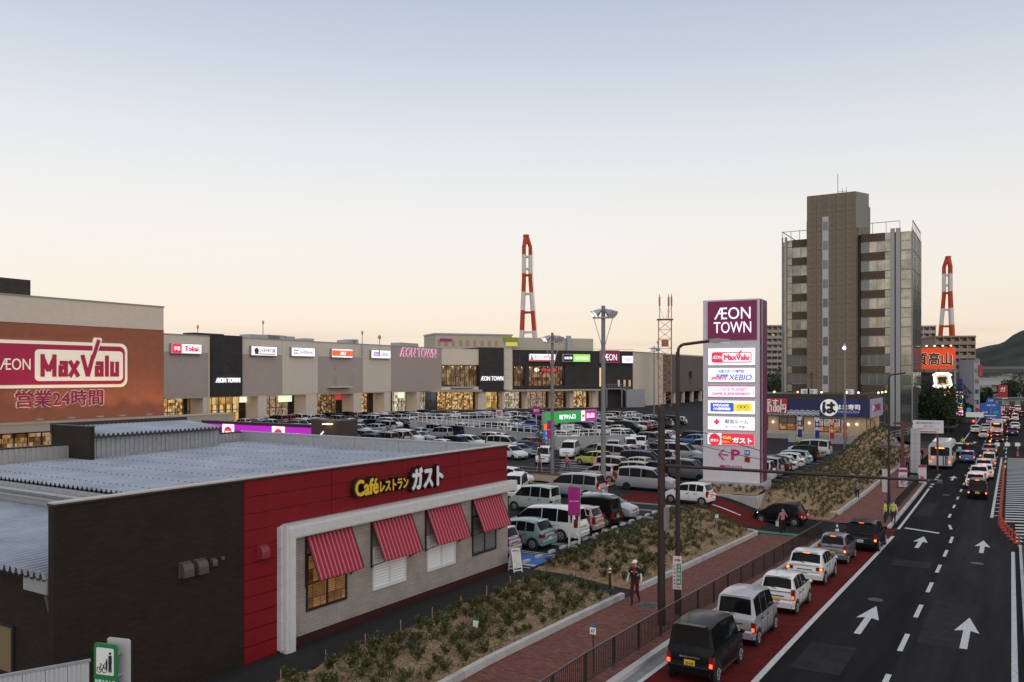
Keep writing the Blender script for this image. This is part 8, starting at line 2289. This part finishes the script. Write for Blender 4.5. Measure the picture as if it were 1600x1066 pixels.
for row_cars in gen:
    row_cars = [c for c in row_cars if (c[1], c[2]) in keepset]
    spec = []
    for c in row_cars:
        key, col = rnd.choice(KEYS), rnd.choice(COLS)
        if spec and spec[-1] == (key, col): col = 'silver' if col != 'silver' else 'white'
        spec.append((key, col))
    for i, (d, x, y, rz, ri) in enumerate(row_cars):
        key, col = spec[i]
        nm = desc(key)
        nb = []
        if i > 0: nb.append('%s %s' % (spec[i-1][1], desc(spec[i-1][0])))
        if i+1 < len(spec): nb.append('%s %s' % (spec[i+1][1], desc(spec[i+1][0])))
        base = '%s %s' % (col, nm)
        if len(nb) == 2: lb = '%s parked between %s and %s' % (base, nb[0], nb[1])
        elif nb: lb = '%s at the end of its row beside %s' % (base, nb[0])
        else: lb = '%s parked alone in the car park' % base
        if lb in LABELS:
            ref = 'near the mall doors' if x < -85 else ('near the ramp wall' if x < -60 else 'towards the pylon sign')
            lb2 = lb+', '+ref
            if lb2 in LABELS: lb2 = lb+', in the %s row from the road' % nrow[ri]
            lb = lb2
        LABELS.add(lb)
        fl = rz if rnd.random() < .8 else rz+math.pi
        put_car(key, x, y, .004, fl+rnd.uniform(-.03,.03), col, lb, g5, 'parked_car', 0, 1 if d < 130 else 2)
        tot += 1
print('generated cars', tot)
for r in list(PROTO.values()):
    for o in list(r.children_recursive)+[r]: bpy.data.objects.remove(o)
# ================================================================== PEOPLE
SKIN = mat('skin', (.5,.3,.21), .55); HAIRM = mat('hair_black', (.012,.01,.009), .5); SHOE = mat('shoe_dark', (.03,.03,.03), .6)
def cloth(n, c): return mat('cloth_'+n, c, .85, var=.12, scale=12)
POSES = {
 # joints: right/left arm (elbow, wrist), right/left leg (knee, ankle, toe); body faces -y, x to its left
 'walk': dict(arm=(((-.27,.06,1.1),(-.3,-.06,.87)), ((.27,-.02,1.1),(.3,-.2,.92))), leg=(((-.1,-.12,.5),(-.09,-.1,.09),(-.1,-.26,.04)), ((.1,-.02,.5),(.1,.28,.16),(.11,.2,.02))), lean=0),
 'stride': dict(arm=(((-.25,.14,1.12),(-.26,.06,.86)), ((.25,-.08,1.12),(.26,-.25,.93))), leg=(((-.1,.02,.49),(-.1,.3,.13),(-.1,.18,.02)), ((.1,-.16,.51),(.1,-.26,.09),(.1,-.42,.05))), lean=0),
 'stand': dict(arm=(((-.26,.03,1.12),(-.28,-.02,.86)), ((.26,.03,1.12),(.28,-.02,.86))), leg=(((-.1,-.01,.5),(-.1,.02,.09),(-.12,-.14,.03)), ((.1,-.01,.5),(.11,.02,.09),(.13,-.14,.03))), lean=0),
 'phone': dict(arm=(((-.27,.06,1.12),(-.28,-.12,.95)), ((.3,-.08,1.15),(.16,-.14,1.48))), leg=(((-.1,-.12,.5),(-.09,-.1,.09),(-.1,-.26,.04)), ((.1,-.02,.5),(.1,.22,.13),(.11,.12,.02))), lean=0),
 'front': dict(arm=(((-.25,.0,1.12),(-.1,-.22,1.2)), ((.25,.0,1.12),(.1,-.24,1.25))), leg=(((-.1,-.1,.5),(-.1,-.08,.09),(-.1,-.24,.04)), ((.1,.0,.5),(.1,.22,.13),(.1,.12,.02))), lean=0),
}
def person(label, x, y, z, rz, h, pose, top, bottom, hair='short', sleeve=None, extra=None, shoe=SHOE, group=None):
    t = thing('person', label, 'person', (x, y, z), rz, group)
    p = POSES[pose]; s = h/1.72
    V, E, RD, seg = [], [], [], []
    def add(co, r, par=None):
        V.append(Vector(co)); RD.append(r)
        if par is not None: E.append((par, len(V)-1))
        return len(V)-1
    pel = add((0,0,.93), (.15,.105)); wa = add((0,.005,1.1), (.135,.095), pel); ch = add((0,0,1.3), (.165,.11), wa); nk0 = add((0,.01,1.44), (.075,.07), ch); nk = add((0,0,1.5), (.052,.052), nk0); hd0 = add((0,-.012,1.57), (.07,.085), nk); hd = add((0,-.015,1.64), (.078,.098), hd0); hd2 = add((0,-.005,1.7), (.06,.075), hd)
    for sx, (el, wr) in zip((-1,1), p['arm']):
        sh = add((sx*.17,.01,1.4), (.062,.06), nk0 if False else ch); e_ = add(el, (.043,.043), sh); w_ = add(wr, (.03,.028), e_)
        d = (Vector(wr)-Vector(el)).normalized(); hnd = add(Vector(wr)+d*.075, (.032,.02), w_)
    for sx, (kn, an, to) in zip((-1,1), p['leg']):
        hp = add((sx*.09,0,.88), (.095,.1), pel); k_ = add(kn, (.06,.064), hp); a_ = add(an, (.04,.045), k_); h_ = add(Vector(an)+Vector((0,.02,-.045)), (.038,.045), a_); add(to, (.036,.03), h_)
    me = bpy.data.meshes.new('body'); me.from_pydata([v*s for v in V], E, [])
    o = bpy.data.objects.new('body', me); COL.objects.link(o)
    mo = o.modifiers.new('skin', 'SKIN'); mo.use_smooth_shade = True
    if not me.skin_vertices: me.skin_vertices.new()
    for i, (a, b_) in enumerate(RD): me.skin_vertices[0].data[i].radius = (a*s, b_*s)
    me.skin_vertices[0].data[0].use_root = True
    sub_ = o.modifiers.new('sub', 'SUBSURF'); sub_.levels = 1; sub_.render_levels = 1
    bpy.context.view_layer.update()
    dg = bpy.context.evaluated_depsgraph_get()
    m2 = bpy.data.meshes.new_from_object(o.evaluated_get(dg))
    bpy.data.objects.remove(o)
    m2.materials.clear()
    sl = sleeve or SKIN
    for m in (top, bottom, SKIN, sl, shoe): m2.materials.append(m)
    def near(c):
        best = None
        for a, b_ in E:
            A, B = V[a]*s, V[b_]*s; e = B-A; tt = max(0,min(1,(c-A).dot(e)/max(1e-6,e.length_squared))); dd = (A+e*tt-c).length
            if best is None or dd < best[0]: best = (dd, a, b_, tt)
        return best
    for f in m2.polygons:
        c = Vector(f.center); dd, a, b_, tt = near(c); z_ = c.z/s
        if b_ >= 16: mi = 4 if (b_-16) % 5 >= 3 else 1
        elif b_ >= 8:
            k = (b_-8) % 4; mi = 0 if k == 0 else (0 if k == 1 and tt < .6 else (3 if k in (1,2) else 2))
        elif b_ >= 5 or (b_ == 4 and tt > .5): mi = 2
        else: mi = 0
        if b_ >= 16 and (b_-16) % 5 == 0: mi = 1
        if mi == 0 and b_ <= 2 and z_ < .95: mi = 1
        f.material_index = mi; f.use_smooth = True
    # fingers: five short tapering chains from each palm, joined into the body mesh
    bm = bmesh.new(); bm.from_mesh(m2)
    for sx, (el, wr) in zip((-1,1), p['arm']):
        d = (Vector(wr)-Vector(el)).normalized(); root_ = (Vector(wr)+d*.075)*s; sd = d.cross(Vector((1,0,0))).normalized() if abs(d.x) < .9 else Vector((0,1,0)); cu = Vector((-sx,0,0))
        for k in range(5):
            off = sd*(.022*(k-1.5))*s if k < 4 else -sd*.035*s
            ln = (.075,.085,.08,.065,.055)[k]*s; st_ = root_+off-(d*.045*s if k == 4 else d*.01*s); mid = st_+(d*.55+(sd*-.5 if k == 4 else cu*.12))*ln; tip = mid+(d*.4+cu*.25)*ln
            b = MB(); b.cyl(st_, mid, .0085*s, .0078*s, 6); b.cyl(mid, tip, .0078*s, .006*s, 6)
            vs = [bm.verts.new(v) for v in b.v]
            for f in b.f: q = bm.faces.new([vs[i] for i in f]); q.material_index = 2; q.smooth = True
    # face: nose, eyes, ears
    b = MB(); b.ball((0,-.115*s,1.615*s), .013*s,.022*s,.026*s); b.ball((-.078*s,-.005*s,1.62*s), .012*s,.02*s,.03*s); b.ball((.078*s,-.005*s,1.62*s), .012*s,.02*s,.03*s)
    vs = [bm.verts.new(v) for v in b.v]
    for f in b.f: q = bm.faces.new([vs[i] for i in f]); q.material_index = 2; q.smooth = True
    bm.to_mesh(m2); bm.free()
    obj('body', m2, t)
    b = MB()
    for sx in (-1,1): b.ball((sx*.03*s,-.1*s,1.645*s), .01*s,.008*s,.007*s,6,4)
    b.build('eyes', INK, t)
    b = MB(); b.box(-.022*s,.022*s,-.104*s,-.09*s,1.568*s,1.576*s); b.build('mouth', mat('lips', (.35,.12,.1), .6), t)
    b = MB()
    if hair == 'cap':
        b.ball((0,.0,1.68*s), .098*s,.115*s,.085*s,14,8); b.plate([(-.08*s,1.675*s),(.08*s,1.675*s),(.08*s,1.69*s),(-.08*s,1.69*s)], -.2*s, -.08*s); b.build('cap', WHITE, t, 60)
        b = MB(); b.ball((0,.035*s,1.63*s), .085*s,.085*s,.075*s); b.build('hair', HAIRM, t, 60)
    elif hair == 'bluecap':
        b.ball((0,.0,1.68*s), .098*s,.115*s,.08*s,14,8); b.plate([(-.08*s,1.67*s),(.08*s,1.67*s),(.08*s,1.69*s),(-.08*s,1.69*s)], -.2*s, -.08*s); b.build('cap', mat('cap_blue', (.03,.06,.3), .7), t, 60)
    else:
        b.ball((0,.022*s,1.665*s), .092*s,.105*s,.09*s,14,8)
        if hair == 'long': b.ball((0,.06*s,1.56*s), .095*s,.06*s,.14*s)
        b.build('hair', HAIRM, t, 60)
    if extra: extra(t, s, p)
    return t
def bag(col, side=-1, name='shoulder_bag'):
    def f(t, s, p):
        wx = p['arm'][0 if side < 0 else 1][1]
        b = MB(); x, y, z = wx[0]*s, wx[1]*s, wx[2]*s
        q = thing(name, None, None) if False else None
        b.box(x-.17, x+.03, y-.07, y+.07, z-.42, z-.1); b.tube([(x-.12,y,z-.1),(x-.07,y,z+.02),(x,y,z-.1)], .012, 5)
        o = b.build('bag', mat('bag_'+col[0], col[1], .8), None); o.location = t.location; o.rotation_euler = t.rotation_euler
        tag(o, 'pale shoulder bag carried by the woman %s' % col[2], 'bag')
    return f
def vest(t, s, p):
    b = MB(); b.box(-.165*s,.165*s,-.125*s,-.118*s,1.12*s,1.15*s); b.box(-.165*s,.165*s,.112*s,.118*s,1.12*s,1.15*s); b.build('reflective_strip', mat('reflector', (.7,.7,.68), .3), t)
def pat(px, py, z=0): return G(px, py, z)
q = pat(992, 941, -.1)
def scarf(t, s, p):
    b = MB(); b.ball((0,-.03*s,1.46*s), .085*s,.08*s,.035*s,12,6); b.plate([(-.04*s,1.2*s),(.05*s,1.2*s),(.06*s,1.45*s),(-.05*s,1.45*s)], -.135*s, -.12*s); b.build('scarf', mat('scarf_red', (.3,.02,.04), .8), t)
    b = MB(); b.box(-.13*s,-.05*s,-.13*s,-.118*s,1.3*s,1.33*s); b.box(.06*s,.13*s,-.13*s,-.118*s,1.3*s,1.33*s); b.build('shirt_badge', mat('badge_pale', (.6,.57,.5), .7), t)
person('man in white cap, black shirt over white sleeves and dark red trousers walking on bricks', q.x, q.y, zs(q.y), R(8), 1.78, 'walk', cloth('black', (.015,.015,.018)), cloth('maroon', (.09,.012,.02)), 'cap', cloth('white', (.6,.6,.62)), scarf)
q = pat(1223, 828, -.88)
person('woman in pink jacket with a pale shoulder bag and phone walking towards the railing', q.x, q.y, zs(q.y), R(10), 1.62, 'phone', cloth('pink', (.42,.17,.2)), cloth('black', (.015,.015,.018)), 'long', cloth('pink', (.42,.17,.2)), bag(('beige', (.5,.42,.32), 'in the pink jacket'), -1))
YV = cloth('hi_vis', (.5,.55,.06)); NVY = cloth('navy', (.02,.025,.05))
q = pat(1383, 817, -1.3)
person('guard with yellow jacket with short dark hair beside the black SUV', q.x, q.y, zr(q.y)+.006, R(-100), 1.68, 'stand', YV, NVY, 'short', YV, vest)
q = pat(1396, 817, -1.3)
person('guard in yellow vest and blue cap standing by the street lamp pole', q.x, q.y, zr(q.y)+.006, R(160), 1.74, 'stand', YV, NVY, 'bluecap', cloth('white', (.6,.6,.62)), vest)
q = pat(1339.5, 781, -1.3)
person('woman in grey top holding something with both hands on the far footway', q.x, q.y, zs(q.y), R(12), 1.62, 'front', cloth('grey', (.17,.15,.15)), cloth('black', (.015,.015,.018)), 'long', cloth('grey', (.17,.15,.15)))
q = pat(1378, 758, -1.35)
person('person in a black top and pale trousers on the footway below the bank', q.x, q.y, zs(q.y), R(12), 1.7, 'stride', cloth('black', (.015,.015,.018)), cloth('stone', (.32,.28,.26)), 'short', cloth('black', (.015,.015,.018)))
q = pat(886, 737)
person('woman in orange top and blue jeans with a tan handbag crossing the car park', q.x, q.y, 0, R(70), 1.62, 'stride', cloth('orange', (.5,.14,.09)), cloth('denim', (.04,.07,.16)), 'short', cloth('orange', (.5,.14,.09)), bag(('tan', (.45,.3,.14), 'in the orange top'), -1))
q = pat(1246, 702)
person('attendant in yellow shirt standing in front of the sushi restaurant', q.x, q.y, 0, R(150), 1.72, 'stand', YV, NVY, 'short', YV)
for k, (px, py, col, lb) in enumerate(((1418,737,(.1,.09,.09),'person in dark clothes waiting by the bus shelter'),(1431,722,(.2,.1,.12),'person in plum top in the bus stop crowd'),(1436,729,(.45,.43,.42),'person in a white top nearest the rear of the bus'),(1440,723,(.03,.03,.04),'person in black at the right of the bus stop group'),(1428,730,(.3,.26,.22),'person in a beige coat in the bus stop crowd'),(1504,700,(.5,.5,.05),'road worker in yellow beside the blue hatchback'))):
    q = pat(px, py, -1.45); person(lb, q.x, q.y, zs(q.y) if px < 1500 else zr(q.y), R(rnd.uniform(-60,60)), rnd.uniform(1.58,1.75), rnd.choice(['stand','walk']), cloth('c%d' % k, col), NVY, 'short', cloth('c%d' % k, col))
for k, (px, py, col, lb) in enumerate(((610,654,(.5,.5,.5),'shopper in white walking along the mall front'),(664,655,(.04,.04,.05),'shopper in black near the mall entrance'),(700,652,(.3,.1,.1),'shopper in red by the lit shop windows'),(804,676,(.2,.3,.4),'person in pale blue beside the ramp wall'),(810,678,(.03,.03,.04),'person in black beside the ramp wall'),(575,660,(.25,.2,.2),'shopper in brown left of the mall entrance'))):
    q = pat(px, py); person(lb, q.x, q.y, 0, R(rnd.uniform(-90,90)), rnd.uniform(1.58,1.75), rnd.choice(['stand','walk']), cloth('d%d' % k, col), NVY, 'short', cloth('d%d' % k, col))
